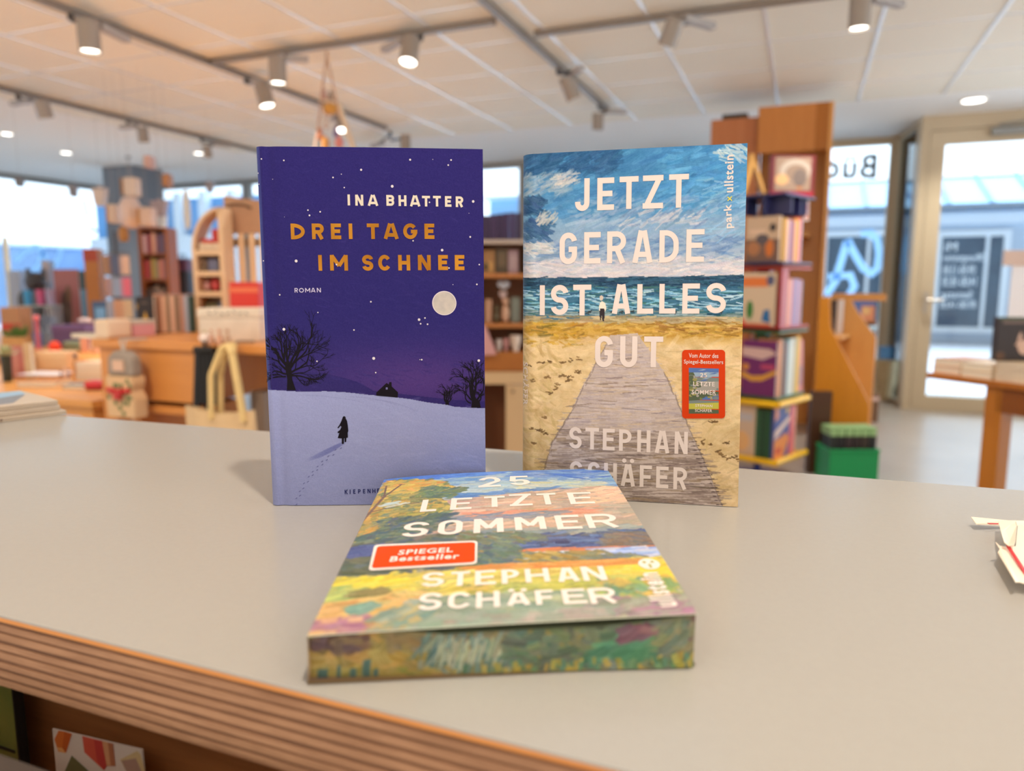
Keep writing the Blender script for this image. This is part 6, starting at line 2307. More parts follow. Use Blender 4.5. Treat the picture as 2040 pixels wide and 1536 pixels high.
zb = zt3 + .0004
pile(['lower brown book of the leftmost pile on the sales table', 'upper brown book of the leftmost pile on the sales table'], tpt(.085, .15), tz, zb, .15, .22, .038, [(206, 150, 106), (196, 140, 100)], 'piled books on the sales table')
pile(['lower cream book of the middle pile on the sales table', 'upper cream book of the middle pile on the sales table'], tpt(.255, .13), tz, zb, .155, .22, .036, [(220, 190, 150), (226, 198, 160)], 'piled books on the sales table')
q3 = tpt(.46, .125)
zz = pile(['lowest cream book under the dark portrait book', 'second cream book from below under the dark portrait book', 'third cream book from below under the dark portrait book', 'top cream book directly under the dark portrait book'], q3, tz, zb, .225, .21, .023, [(226, 198, 160), (214, 184, 146), (228, 200, 164), (220, 192, 154)], 'piled books on the sales table')
q = at_d(2029, 700, depth_of((*tpt(.43, .125), zt3)))[:2]
Dq = depth_of((q[0], q[1], zz))
face_book('portrait_book', 'dark book with a pale face in profile standing on the cream pile', q, YAW, zz + .0005, .21, zd(632, Dq) - zz, .035, (48, 38, 36), [(R_(0, 1, .94, 1), (70, 84, 60)), (R_(.1, .9, .86, .92), (120, 100, 90)), (ell(.62, .44, .17, .30, 20), (214, 180, 160)), ([(.44, .42), (.40, .36), (.47, .34), (.5, .46)], (206, 170, 150)), (ell(.74, .66, .22, .2), (52, 40, 38)), (ell(.55, .5, .05, .035), (120, 90, 84)), (R_(.47, .56, .24, .27), (160, 90, 84)), ([(.5, .0), (.85, 0), (.8, .2), (.62, .16)], (40, 34, 36)), (ell(.1, .12, .1, .1), (96, 66, 44))])
q = at_d(2056, 600, depth_of((*tpt(.12, .6), zt3)))[:2]
Dq = depth_of((q[0], q[1], zt3))
z1 = zd(500, Dq) - zt3
z2 = zd(530, Dq) - zt3
sg_ = thing('poster_stand', 'white poster on a stand with a pinkish header strip, at the right edge', 'sign', (q[0] - .05, q[1], zt3), YAW)
mb = MB()
mb.bbox(-.10, .25, -.06, .06, 0, .012)
mb.bbox(.03, .12, .008, .02, .012, z1 - .05)
mb.build('stand', mat('white_acrylic', (236, 238, 240), .3), sg_)
mb = MB()
mb.bbox(-.06, .25, 0, .006, .06, z2)
mb.build('poster', mat('white_poster_paper', (238, 240, 246), .6), sg_)
mb = MB()
mb.bbox(-.115, .25, -.012, .0, z2, z1)
mb.build('header_strip', mat('pinkish_strip', (214, 190, 178), .6), sg_)

# ------------------------------------------------------------------ left side: tables, displays and small goods
M_T = wood('table_beech', (232, 164, 86), (216, 146, 68), 3, 'X', .4, .5)
M_C = wood('console_beech', (222, 148, 76), (206, 132, 60), 3, 'X', .4, .5)
M_cream = mat('cream_lacquer', (226, 190, 148), .5)


def slab_table(name, label, x0, x1, y0, y1, z, m, apron=.0, legw=.07, th=.035, leg_inset=.02):
    t = thing(name, label, 'table', ((x0 + x1) / 2, (y0 + y1) / 2, 0))
    hx, hy = (x1 - x0) / 2, (y1 - y0) / 2
    MB().bbox(-hx, hx, -hy, hy, z - th, z).build('tabletop', m, t, bevel=.005)
    if apron:
        mb = MB()
        mb.bbox(-hx + leg_inset + legw, hx - leg_inset - legw, -hy + .02, -hy + .04, z - th - apron, z - th)
        mb.build('apron', m, t)
    for sx_ in (-1, 1):
        for sy in (-1, 1):
            cx_ = sx_ * (hx - leg_inset - legw / 2)
            cy_ = sy * (hy - leg_inset - legw / 2)
            MB().bbox(cx_ - legw / 2, cx_ + legw / 2, cy_ - legw / 2, cy_ + legw / 2, 0, z - th).build('leg', m, t)
    return t


Z1, Z2, Z3_ = .72, .98, .78
slab_table('gift_table', 'low beech gift table at the left with boxes, books and candles', -4.75, -2.72, 2.12, 2.93, Z1, M_T, .04)
XC0, XC1, YC0 = -2.68, -1.50, 2.11
console = slab_table('console_table', 'orange wood console table behind the blue hardback', XC0, XC1, YC0, 3.2, Z2, M_C, .0, .07)
slab_table('display_table', 'wide display table at the back left full of gifts', -7.0, -3.3, 2.95, 6.4, Z3_, M_T, .05)
# drawer box under the console top, at its left part
a, b = at_y(212, 700, YC0 + .02), at_y(385, 700, YC0 + .02)
zlo = float(at_y(300, 800, YC0)[2])
hw = (b[0] - a[0]) / 2
mx_ = (a[0] + b[0]) / 2 - (XC0 + XC1) / 2
my_ = YC0 + .02 - (YC0 + 3.2) / 2
mb = MB()
mb.bbox(mx_ - hw, mx_ - hw + .02, my_ + .02, my_ + .9, zlo, Z2 - .036)
mb.bbox(mx_ + hw - .02, mx_ + hw, my_ + .02, my_ + .9, zlo, Z2 - .036)
mb.bbox(mx_ - hw + .02, mx_ + hw - .02, my_ + .02, my_ + .9, zlo, zlo + .02)
dbox = mb.build('drawer_box', M_or_d, console)
mb = MB()
mb.bbox(mx_ - hw, mx_ + hw, my_, my_ + .02, zlo, Z2 - .036)
mb.build('drawer_front', M_C, dbox, bevel=.004)


def put(px0, px1, py0, D, z):
    """where a thing of that picture width stands on a surface of height z at depth D: point, width, height"""
    p = at_d((px0 + px1) / 2, 700, D)
    q = at_z((px0 + px1) / 2, 768 + FPX * 0, z) if False else p
    w_ = (px1 - px0) * D / FPX
    return np.array([p[0], p[1], z + .0004]), w_, zd(py0, D) - z


def gbox(name, label, cat, px0, px1, py0, D, z, dep, col, lid=None, band=None, rz=None, group=None, bev=.003, m=None):
    """a carton: body, with a lid or a printed band as further parts"""
    p, w_, h_ = put(px0, px1, py0, D, z)
    t = thing(name, label, cat, tuple(p), YAW if rz is None else rz, group)
    lh = .25 * h_ if lid else 0
    MB().bbox(-w_ / 2, w_ / 2, 0, dep, 0, h_ - lh).build('body', m or pal(col), t, bevel=bev)
    if lid:
        MB().bbox(-w_ / 2 - .003, w_ / 2 + .003, -.003, dep + .003, h_ - lh, h_).build('lid', pal(lid), t, bevel=bev)
    if band:
        c, a_, b_ = band
        MB().bbox(-w_ / 2 - .001, w_ / 2 + .001, -.001, .0, h_ * a_, h_ * b_).build('band', pal(c), t)
    return t, p, w_, h_


def cup(name, label, cat, px0, px1, py0, D, z, col, inner=None, group=None, taper=.8):
    p, w_, h_ = put(px0, px1, py0, D, z)
    r = w_ / 2
    t = thing(name, label, cat, tuple(p), 0, group)
    MB().lathe([(r * taper, 0), (r, h_), (r * .9, h_), (r * taper * .9, .01)], n=20).build('body', pal(col), t, smooth=True)
    mb = MB()
    mb.lathe([(r * 1.03, h_ - .006), (r * 1.05, h_), (r * .95, h_)], n=20)
    mb.build('rim', pal(inner or col), t, smooth=True)
    return t


def fbook(label, px0, px1, py0, D, z, th, col, shapes=(), group=None, rz=None, name='book'):
    p, w_, h_ = put(px0, px1, py0, D, z)
    return face_book(name, label, p[:2], YAW if rz is None else rz, p[2], w_, h_, th, col, shapes, group)


# --- on the low gift table
fbook('pink book standing at the left of the gift table', 21, 47, 690, 3.75, Z1, .03, (206, 128, 124), [(R_(.2, .45, .05, .95), (220, 160, 150))])
fbook('cream book standing right of the pink one on the gift table', 46, 60, 684, 3.70, Z1, .03, (232, 202, 158))
p, w_, h_ = put(0, 20, 708, 3.6, Z1)
pot = thing('plant_pot', 'small dark pot with pale green leaves at the left edge of the gift table', 'plant', tuple(p))
MB().lathe([(w_ * .42, 0), (w_ * .5, h_), (w_ * .42, h_), (w_ * .36, .01)], n=20).build('pot', pal((52, 58, 48)), pot, smooth=True)
mb = MB()
rg = random.Random(5)
for k in range(26):
    a = rg.uniform(0, 2 * PI)
    l = rg.uniform(.05, .10)
    d = Vector((math.cos(a) * rg.uniform(.3, 1), math.sin(a) * rg.uniform(.3, 1), rg.uniform(.3, 1))).normalized()
    sdv = d.cross(Vector((0, 0, 1))).normalized() * .012
    b_ = Vector((0, 0, h_ * .9))
    mb.add([b_, b_ + d * l * .5 + sdv, b_ + d * l, b_ + d * l * .5 - sdv], [(0, 1, 2, 3)])
mb.build('leaves', pal((196, 206, 164)), pot)
pbx, _, wq, hq = gbox('box', 'pale peach wooden box with brown end in the middle of the gift table', 'box', 68, 131, 702, 3.8, Z1, .11, (236, 192, 142), band=((246, 208, 160), .78, 1.0))
MB().bbox(-wq / 2 - .022, -wq / 2 - .0005, 0, .11, 0, hq * .98).build('brown_end', pal((176, 104, 72)), pbx)
# bird figure and a small bottle
p, w_, h_ = put(142, 156, 706, 3.7, Z1)
bt = thing('bottle', 'small amber and dark bottle between the peach box and the cream books', 'bottle', tuple(p))
MB().lathe([(w_ * .4, 0), (w_ * .45, h_ * .6), (w_ * .2, h_ * .75), (w_ * .2, h_ * .85)], n=16).build('body', pal((200, 140, 80)), bt, smooth=True)
MB().lathe([(w_ * .24, h_ * .85), (w_ * .24, h_)], n=12).build('cap', pal((70, 66, 78)), bt)
for k, (x0, x1, y0, c) in enumerate([(114, 121, 735, (128, 84, 84)), (122, 130, 726, (236, 206, 190)), (131, 138, 730, (110, 92, 120))]):
    p, w_, h_ = put(x0, x1, y0, 3.55, Z1)
    f = thing('figurine', ['plum', 'pale cream', 'grey violet'][k] + ' little figurine in front of the peach box', 'figurine', tuple(p), 0, 'little figurines on the gift table')
    MB().lathe([(w_ * .5, 0), (w_ * .45, h_ * .35), (w_ * .25, h_ * .62)], n=14).build('body', pal(c), f, smooth=True)
    MB().ball((0, 0, h_ * .78), w_ * .32).build('head', pal(c), f, smooth=True)
p = at_z(90, 757, Z1)
tag(MB().prism([(-.10, -.07), (.12, -.06), (.10, .09), (-.11, .08)], 0, .004, plane='XY').build('leaflet', pal((236, 232, 236)), None, (p[0], p[1], Z1 + .0302), .2), 'white leaflet lying on a flat book on the gift table', 'leaflet')
p = at_z(76, 771, Z1)
flat_book('flat book with brown ends under the white leaflet', (p[0] - .02, p[1] + .05), YAW, Z1 + .0004, .18, .14, .029, (196, 126, 66), None)
p = at_z(166, 757, Z1)
pile(['lowest pale peach book of the pile next to the console table leg', 'second pale peach book of the pile next to the console table leg', 'topmost pale peach book of the pile beside the console table'], (p[0] + .05, p[1] + .12), .1, Z1 + .0004, .20, .24, .03, [(238, 200, 160), (232, 188, 150), (240, 206, 170)], 'pale books piled by the console leg')
p = at_z(146, 775, Z1)
flat_book('thin teal book lying near the front edge of the gift table', (p[0], p[1] + .04), YAW, Z1 + .0004, .12, .08, .02, (86, 124, 144), None)
p = at_z(178, 778, Z1)
pou = thing('pouch', 'red pouch lying at the right front of the gift table', 'pouch', (p[0], p[1] + .03, Z1), YAW)
MB().box((0, .02, .022), (.085, .08, .036)).build('body', pal((206, 56, 66)), pou, bevel=.012, seg=3)
MB().bbox(-.03, .035, -.02, .05, .0004, .0045).build('base', pal((60, 20, 16)), pou)
# --- behind, on the display table
gbox('picture_box', 'brown topped gift box with red band and green leaves at the far left', 'box', 7, 43, 612, 4.9, Z3_, .14, (192, 142, 100), band=((200, 70, 50), .42, .6))
p, w_, h_ = put(4, 44, 672, 4.7, Z3_)
tr_ = thing('planter', 'tan planter with green leaves in front of the brown topped gift box', 'planter', tuple(p), YAW)
MB().bbox(-w_ / 2, w_ / 2, 0, .12, 0, h_).build('tray', pal((206, 160, 100)), tr_, bevel=.004)
mb = MB()
for k in range(22):
    a = rg.uniform(0, 2 * PI)
    d = Vector((math.cos(a) * .6, math.sin(a) * .4, rg.uniform(.4, 1))).normalized()
    l = rg.uniform(.06, .11)
    b_ = Vector((rg.uniform(-w_ * .4, w_ * .4), .06, h_ * .9))
    sdv = d.cross(Vector((0, 1, 0))).normalized() * .016
    mb.add([b_, b_ + d * l * .5 + sdv, b_ + d * l, b_ + d * l * .5 - sdv], [(0, 1, 2, 3)])
mb.build('leaves', pal((86, 130, 70)), tr_)
p, w_, h_ = put(72, 84, 626, 4.75, Z3_)
fl = thing('candle_holder', 'tall pink candle holder with a round top on the display table', 'candle holder', tuple(p))
MB().lathe([(w_ * .6, 0), (w_ * .5, .01), (w_ * .32, .02), (w_ * .30, h_ * .85)], n=14).build('stem', pal((196, 92, 108)), fl, smooth=True)
MB().ball((0, 0, h_ * .9), w_ * .5).build('head', pal((240, 130, 140)), fl, smooth=True)
for k, (x0, x1, y0, c, nm) in enumerate([(50, 71, 622, (126, 146, 176), 'dusty blue'), (84, 108, 612, (104, 124, 150), 'slate blue'), (66, 86, 655, (86, 120, 186), 'bright blue'), (88, 106, 650, (112, 128, 150), 'grey blue')]):
    p, w_, h_ = put(x0, x1, y0, 5.1 - .15 * (k // 2) - .0, Z3_)
    g = thing('gift_bag', nm + ' patterned gift bag ' + ['left of', 'right of', 'in front, left of', 'in front, right of'][k] + ' the pink candle holder', 'gift bag', tuple(p), YAW, 'blue gift bags')
    MB().prism([(-w_ / 2, 0), (w_ / 2, 0), (w_ * .46, h_ * .75), (-w_ * .46, h_ * .75)], 0, .06).build('bag', mat('bag_print_%d' % k, c, .6, noise=.8, nscale=38, rgb2=tuple(min(255, v + 60) for v in c)), g)
    MB().tube([(-w_ * .2, .03, h_ * .75), (-w_ * .15, .03, h_), (w_ * .15, .03, h_), (w_ * .2, .03, h_ * .75)], .004, 6).build('handle', pal((200, 206, 214)), g)
gbox('box', 'long purple gift box with a reddish front edge on the display table', 'box', 106, 172, 648, 4.75, Z3_, .16, (92, 66, 112), lid=(104, 76, 124), band=((150, 70, 96), .0, .14))
p = at_d(153, 640, 4.8)
zb_ = zd(648, 4.75)
tag(MB().ball((0, 0, .022), .034, sq=(1.6, 1, .65)).build('soap', pal((226, 200, 196)), None, (p[0], p[1] + .06, zb_ + .0006), 0, smooth=True), 'pale oval soap lying on the purple gift box', 'soap')
p, w_, h_ = put(100, 119, 679, 4.5, Z3_)
tm = thing('ornament', 'bright red-orange round ornament in front of the purple box', 'ornament', tuple(p))
MB().ball((0, 0, h_ * .5), h_ * .5, sq=(.95, .95, 1)).build('ball', pal((236, 62, 20)), tm, smooth=True)
MB().cyl((0, 0, h_ * .97), (0, 0, h_ * 1.1), .006).build('stem', pal((90, 120, 60)), tm)
p, w_, h_ = put(124, 160, 680, 4.55, Z3_)
tag(MB().box((0, .03, h_ * .5), (w_, .07, h_)).build('cushion', pal((126, 140, 112)), None, tuple(p), YAW, bevel=.018, seg=3), 'small sage green cushion right of the red-orange ornament', 'cushion')
gbox('gift_packet', 'pink gift wrap packet leaning right of the sage green cushion', 'packet', 162, 176, 664, 4.5, Z3_, .05, (232, 170, 146), rz=YAW + .5)
gbox('gift_packet', 'peach gift wrap packet with pale dots beside the console table', 'packet', 178, 194, 668, 4.45, Z3_, .05, (238, 186, 158), band=((246, 212, 190), .3, .6), rz=YAW - .4)
# upper row: glass rack with cups, boards and boxes
p, w_, h_ = put(48, 113, 608, 5.9, Z3_)
rk = thing('glass_rack', 'little rack with a glass shelf carrying three coloured cups', 'rack', tuple(p), YAW)
MB().bbox(-w_ / 2, w_ / 2, 0, .13, h_ - .008, h_).build('shelf', mat('greenish_glass_shelf', (190, 214, 214), .1), rk)
for s in (-1, 1):
    MB().bbox(s * w_ * .45 - .008, s * w_ * .45 + .008, .0, .13, 0, h_ - .008).build('support', pal((150, 154, 160)), rk)
zr2 = Z3_ + h_ + .0006
qv = np.array([-math.sin(YAW), math.cos(YAW)]) * .06
for k, (x0, x1, y0, c, nm) in enumerate([(52, 68, 578, (70, 176, 236), 'bright cyan'), (77, 93, 577, (226, 108, 160), 'hot pink'), (96, 113, 576, (190, 176, 214), 'lilac')]):
    t = cup('cup', nm + ' cup on the small glass shelf by the left window', 'cup', x0, x1, y0, 5.96, zr2 - .0004, c, None, 'coloured cups on the glass shelf')
    t.location.x += qv[0] * .6
    t.location.y += qv[1] * .6
fbook('large mauve pink board with a dark figure before the left window', 119, 168, 537, 6.14, Z3_, .02, (176, 116, 120), [(ell(.42, .38, .22, .3), (96, 78, 70)), (ell(.55, .62, .12, .14), (130, 104, 84)), (ell(.3, .2, .2, .15), (70, 56, 56)), (R_(.0, 1, .0, .05), (120, 70, 76))], name='picture_board')
fbook('narrow teal and blue card right of the mauve pink board', 169, 184, 540, 5.9, Z3_, .01, (96, 150, 196), [(R_(0, 1, .72, 1), (50, 84, 100)), (R_(0, 1, .0, .3), (60, 76, 90))], name='card')
gbox('box', 'tall orange brown box with a red top before the shop column', 'box', 181, 208, 497, 5.8, Z3_, .09, (196, 128, 60), band=((186, 76, 50), .86, 1.0))
fbook('blue framed picture with a pale centre below the orange brown box', 190, 220, 600, 5.2, Z3_, .02, (70, 100, 140), [(R_(.2, .85, .3, .85), (120, 176, 226))], name='framed_picture')
# plush creature and leaning things near the window
p, w_, h_ = put(62, 96, 548, 6.25, Z3_)
pl_ = thing('plush_toy', 'dark grey plush toy lying back above the coloured cups', 'plush toy', tuple(p), YAW)
MB().ball((0, .05, h_ * .45), h_ * .45, sq=(.42, .35, 1)).build('body', pal((92, 104, 112)), pl_, smooth=True)
MB().ball((0, .03, h_ * .88), h_ * .17).build('head', pal((70, 72, 80)), pl_, smooth=True)
for s in (-1, 1):
    MB().ball((s * h_ * .13, .04, h_ * 1.02), h_ * .07, sq=(.7, .5, 1.5)).build('ear', pal((84, 88, 96)), pl_, smooth=True)
    MB().ball((s * h_ * .2, .0, h_ * .55), h_ * .1, sq=(.8, 1, 1.8)).build('arm', pal((84, 92, 100)), pl_, smooth=True)
gbox('bag', 'pale lilac paper bag at the far left under the window', 'bag', 30, 52, 540, 6.4, Z3_, .10, (176, 196, 226))
gbox('bag', 'light blue paper bag behind the dark grey plush toy', 'bag', 98, 112, 520, 6.45, Z3_, .08, (150, 170, 200), band=((196, 190, 200), .7, 1))
pW = at_d(12, 500, 8.6)
tag(MB().cyl((0, 0, 0), (0, 0, 1.75), .03, .03, 16).build('banner_pole', pal((232, 222, 196)), None, (pW[0], pW[1], 0), 0, smooth=True), 'pale cream pole standing before the left window', 'pole')
# card spinner by the column
cs_p = at_d(238, 600, 5.45)
csp = thing('card_spinner', 'revolving wire card rack in front of the grey column', 'rack', (cs_p[0], cs_p[1], Z3_))
hs_ = zd(462, 5.45) - Z3_
MB().cyl((0, 0, 0), (0, 0, hs_), .01, .01, 12).build('pole', pal((70, 70, 76)), csp)
MB().lathe([(.10, 0), (.10, .012), (.02, .02)], n=20).build('foot', pal((60, 60, 66)), csp)
for k in range(4):
    mb = MB()
    z = hs_ * (.2 + .2 * k)
    mb.lathe([(.095, z), (.095, z + .006), (.012, z + .006), (.012, z)], n=16)
    mb.build('ring', pal((110, 110, 116)), csp)
cc_ = [(206, 176, 176), (176, 196, 226), (212, 168, 140), (206, 190, 160), (222, 180, 120), (190, 150, 146), (150, 176, 214), (226, 120, 150), (200, 200, 190), (176, 130, 90), (90, 110, 150), (230, 206, 190)]
cn_ = ['dusty rose', 'light blue', 'terracotta', 'sand', 'apricot', 'old rose', 'sky blue', 'pink', 'pale grey', 'brown', 'slate', 'ivory']
for r_ in range(3):
    for k in range(4):
        a = YAW - PI / 2 + (k - 1.5) * .75
        z = hs_ * (.2 + .2 * r_) + .0065
        pos = (cs_p[0] + math.cos(a) * .085, cs_p[1] + math.sin(a) * .085, Z3_ + z)
        i = r_ * 4 + k
        fbk = MB().bbox(-.04, .04, -.003, .0, 0, hs_ * .17).build('greeting_card', pal(cc_[i]), None, pos, a + PI / 2)
        tag(fbk, '%s greeting card in the %s row of the card spinner' % (cn_[i], ['bottom', 'middle', 'top'][r_]), 'card', 'cards on the spinner')
# book tower
DB = 5.6
p, w_, h_ = put(293, 345, 456, DB, Z3_)
bt_ = thing('book_tower', 'narrow brown bookcase with three rows of small books behind the console', 'bookcase', tuple(p), YAW)
M_brw = wood('brown_bookcase_wood', (150, 88, 48), (124, 70, 36), 3, 'Z', .5, .5)
for s in (-1, 1):
    MB().bbox(s * w_ / 2 - .012, s * w_ / 2 + .012, 0, .16, 0, h_).build('side_panel', M_brw, bt_)
MB().bbox(-w_ / 2 + .012, w_ / 2 - .012, .15, .16, 0, h_).build('back_panel', M_brw, bt_)
zs3 = [zd(y, DB) - Z3_ for y in (632, 556, 506)]
for z in zs3 + [h_]:
    MB().bbox(-w_ / 2 + .012, w_ / 2 - .012, 0, .15, z - .014, z).build('shelf', M_brw, bt_)
colr3 = [[('black', (50, 44, 44)), ('dark brown', (84, 60, 50)), ('grey', (120, 110, 104)), ('taupe', (140, 120, 110)), ('charcoal', (60, 52, 52))], [('crimson', (170, 56, 66)), ('rosewood', (150, 70, 74)), ('olive', (170, 156, 80)), ('grey green', (140, 140, 120)), ('dusty pink', (196, 130, 120)), ('mauve', (150, 110, 120))], [('pale mauve', (200, 170, 180)), ('wine', (140, 50, 70)), ('rose beige', (206, 160, 140)), ('plum', (110, 80, 110)), ('slate violet', (90, 84, 120))]]
for r_ in range(3):
    n_ = len(colr3[r_])
    wd = (w_ - .03) / n_
    for k, (nm, c) in enumerate(colr3[r_]):
        x = -w_ / 2 + .015 + wd * (k + .5)
        pos = p[:2] + np.array([math.cos(YAW) * x - math.sin(YAW) * .01, math.sin(YAW) * x + math.cos(YAW) * .01])
        zt2 = (zs3 + [h_])[r_ + 1] - .014
        book_at('book', '%s book in the %s row of the narrow brown bookcase' % (nm, ['lowest', 'middle', 'top'][r_]), 'book', pos, YAW, p[2] + zs3[r_] + .0005, wd * .92, (zt2 - zs3[r_]) * (.78 + .04 * (k % 3)), .11, c, 'books in the narrow bookcase')
p, w_, h_ = put(350, 382, 512, 5.8, Z3_)
bp = thing('backpack', 'dark navy backpack with a plum top right of the narrow bookcase', 'backpack', tuple(p), YAW)
MB().box((0, .08, h_ * .42), (w_, .15, h_ * .84)).build('body', pal((30, 36, 56)), bp, bevel=.03, seg=3)
MB().box((0, .08, h_ * .88), (w_ * .9, .13, h_ * .2)).build('flap', pal((84, 50, 86)), bp, bevel=.02, seg=3)
MB().tube([(-.02, .08, h_ * .97), (-.02, .08, h_ * 1.03), (.02, .08, h_ * 1.03), (.02, .08, h_ * .97)], .005, 6).build('handle', pal((24, 26, 36)), bp)

# --- on the console table
zc2 = Z2
p, w_, h_ = put(277, 311, 591, 3.341, zc2)
face_book('picture_book', 'black book with a golden pyramid standing on the console table', p[:2], YAW, p[2], w_, h_, .03, (34, 22, 24), [([(.2, .1), (.8, .1), (.52, .6)], (206, 156, 50)), (R_(.3, .7, .8, .86), (90, 70, 60)), ([(.0, .6), (.12, .7), (.1, .8), (0, .8)], (170, 130, 60))])
xs4 = [(312, 319, (206, 150, 118), 'tan'), (320, 326, (180, 124, 96), 'brown'), (327, 336, (214, 164, 134), 'light tan'), (337, 343, (150, 120, 90), 'olive brown'), (344, 353, (212, 166, 140), 'sand pink'), (354, 361, (140, 110, 84), 'umber'), (362, 372, (176, 130, 110), 'clay'), (372, 380, (160, 166, 180), 'grey blue'), (381, 386, (40, 76, 72), 'dark teal')]
for k, (x0, x1, c, nm) in enumerate(xs4):
    p, w_, h_ = put(x0, x1, 586 + (k % 3) * 2, 3.380, zc2)
    book_at('book', '%s book in the row on the console table' % nm, 'book', p[:2], YAW, p[2], w_ * .96, h_, .15, c, 'row of books on the console')
# flat things at the left of the console
gbox('box', 'pale cream roll-top box at the left end of the console table', 'box', 184, 222, 636, 2.95, zc2, .12, (232, 204, 174), bev=.012, rz=0)
gbox('box', 'pink checked gift box on the console table', 'box', 231, 271, 638, 3.08, zc2, .12, (226, 160, 164), rz=0, lid=(206, 196, 180), band=((196, 110, 130), .2, .7))
p = at_z(250, 668, zc2)
flat_book('flat grey beige book at the front of the console table', (p[0] + .02, YC0 + .045), 0, zc2 + .0004, .20, .07, .018, (196, 178, 150), None)
# white tin box with drawn hearts
p, w_, h_ = put(398, 520, 614, 2.790, zc2)
tin = thing('gift_tin', 'large white gift tin with grey drawing beside the blue hardback', 'tin', tuple(p), YAW)
MB().bbox(-w_ / 2, w_ / 2, 0, .14, 0, h_ * .72).build('body', mat('white_tin_print', (226, 208, 188), .45, noise=.35, nscale=18, rgb2=(190, 172, 152)), tin, bevel=.008)
MB().bbox(-w_ / 2 - .003, w_ / 2 + .003, -.003, .143, h_ * .72, h_).build('lid', mat('white_tin_lid', (232, 216, 196), .45, noise=.3, nscale=22, rgb2=(200, 184, 160)), tin, bevel=.006)
mb = MB()
for k in range(7):
    a = -.6 + k * .2
    mb.box((a * w_ * .5, -.0045, h_ * (.86 + .03 * math.sin(k * 2))), (w_ * .06, .002, .006), ry=.6 * (-1) ** k)
mb.build('drawing', pal((150, 140, 126)), tin)
p = at_d(407, 660, 2.71)
kn = thing('bauble', 'small pearly white bauble at the left of the white gift tin', 'bauble', (p[0], p[1], zc2 + .0005))
MB().ball((0, 0, .02), .02).build('ball', pal((246, 226, 216)), kn, smooth=True)
MB().cyl((0, 0, .038), (0, 0, .048), .006).build('cap', pal((190, 170, 120)), kn)
for k, (x0, x1, c, nm) in enumerate([(418, 428, (206, 150, 120), 'peach'), (432, 446, (214, 160, 130), 'salmon'), (448, 462, (190, 150, 120), 'brownish')]):
    p, w_, h_ = put(x0, x1, 652, 2.688, zc2)
    fgr = thing('figurine', nm + ' little wooden figurine in front of the white gift tin', 'figurine', tuple(p), 0, 'wooden figurines by the tin')
    MB().lathe([(w_ * .5, 0), (w_ * .42, h_ * .4), (w_ * .2, h_ * .62)], n=14).build('body', pal(c), fgr, smooth=True)
    MB().ball((0, 0, h_ * .8), w_ * .3).build('head', pal(c), fgr, smooth=True)
# arched shelf and slatted house
DA_ = 3.42
p, w_, h_ = put(394, 456, 416, DA_, zc2)
ash = thing('arched_shelf', 'cream wooden display shelf with an arched left side on the console table', 'shelf', tuple(p), YAW)
x0, x1 = -w_ / 2, w_ / 2
zk = [zd(y, DA_) - zc2 for y in (581, 541, 500)]
zs_top = h_
mb = MB()
arc = [(x1, h_)] + [(x1 - (w_) * math.sin(a), zk[2] + (h_ - zk[2]) * math.cos(a)) for a in np.linspace(0.05, PI / 2, 14)]
for (q0, q1) in zip(arc[:-1], arc[1:]):
    n_ = np.array([q1[1] - q0[1], q0[0] - q1[0]])
    n_ = n_ / np.linalg.norm(n_) * .014
    mb.prism([q0, q1, tuple(np.array(q1) - n_), tuple(np.array(q0) - n_)], 0, .12)
mb.build('arch', M_cream, ash)
MB().bbox(x0, x0 + .018, 0, .12, 0, zk[2]).build('side_panel', M_cream, ash)
MB().bbox(x1 - .02, x1, 0, .12, 0, h_).build('side_panel', M_cream, ash)
for z in zk:
    MB().bbox(x0 + .018, x1 - .02, 0, .12, z - .022, z).build('shelf_board', M_cream, ash)
MB().bbox(x0 + .018, x1 - .02, .112, .12, 0, zk[2] - .022).build('back_panel', pal((176, 134, 100)), ash)


def on_shelf(nm, label, cat, px0, px1, py0, zsh, col, shape='box', group=None):
    pp, ww, hh = put(px0, px1, py0, DA_, zc2 + zsh)
    pp[:2] += np.array([-math.sin(YAW), math.cos(YAW)]) * .045
    pp[2] += .0006
    if shape == 'box':
        o = MB().bbox(-ww / 2, ww / 2, 0, .05, 0, hh).build(nm, pal(col), None, tuple(pp), YAW, bevel=.004)
    else:
        o = MB().ball((0, .03, hh / 2), hh / 2, sq=(ww / hh, .6, 1)).build(nm, pal(col), None, tuple(pp), YAW, smooth=True)
    return tag(o, label, cat, group)


# red toy train on the top board
p, w2, h2 = put(405, 441, 458, DA_, zc2 + zk[2])
p[:2] += np.array([-math.sin(YAW), math.cos(YAW)]) * .02
p[2] += .0006
tt = thing('toy_train', 'red wooden toy engine on the top board of the arched shelf', 'toy', tuple(p), YAW)
MB().bbox(-w2 / 2, w2 * .2, .02, .07, .018, h2 * .55).build('boiler', pal((206, 44, 34)), tt, bevel=.006)
MB().bbox(w2 * .15, w2 / 2, .015, .075, .018, h2).build('cab', pal((196, 40, 30)), tt, bevel=.004)
for k in range(3):
    for s in (.012, .078):
        MB().cyl((-w2 * .35 + k * w2 * .35, s - .004, .018), (-w2 * .35 + k * w2 * .35, s + .004, .018), .018, .018, 16).build('wheel', pal((226, 200, 170)), tt)
on_shelf('box', 'brown little box on the middle board of the arched shelf', 'box', 402, 414, 516, zk[1], (120, 96, 74))
on_shelf('box', 'slate blue little box on the middle board of the arched shelf', 'box', 416, 436, 516, zk[1], (110, 112, 140))
on_shelf('toy', 'red and white rounded toy on the middle board of the arched shelf', 'toy', 414, 434, 553, zk[0], (206, 80, 80), 'ball')
on_shelf('toy', 'pale pink rounded toy beside the red one on the arched shelf', 'toy', 402, 413, 556, zk[0], (230, 180, 176), 'ball')
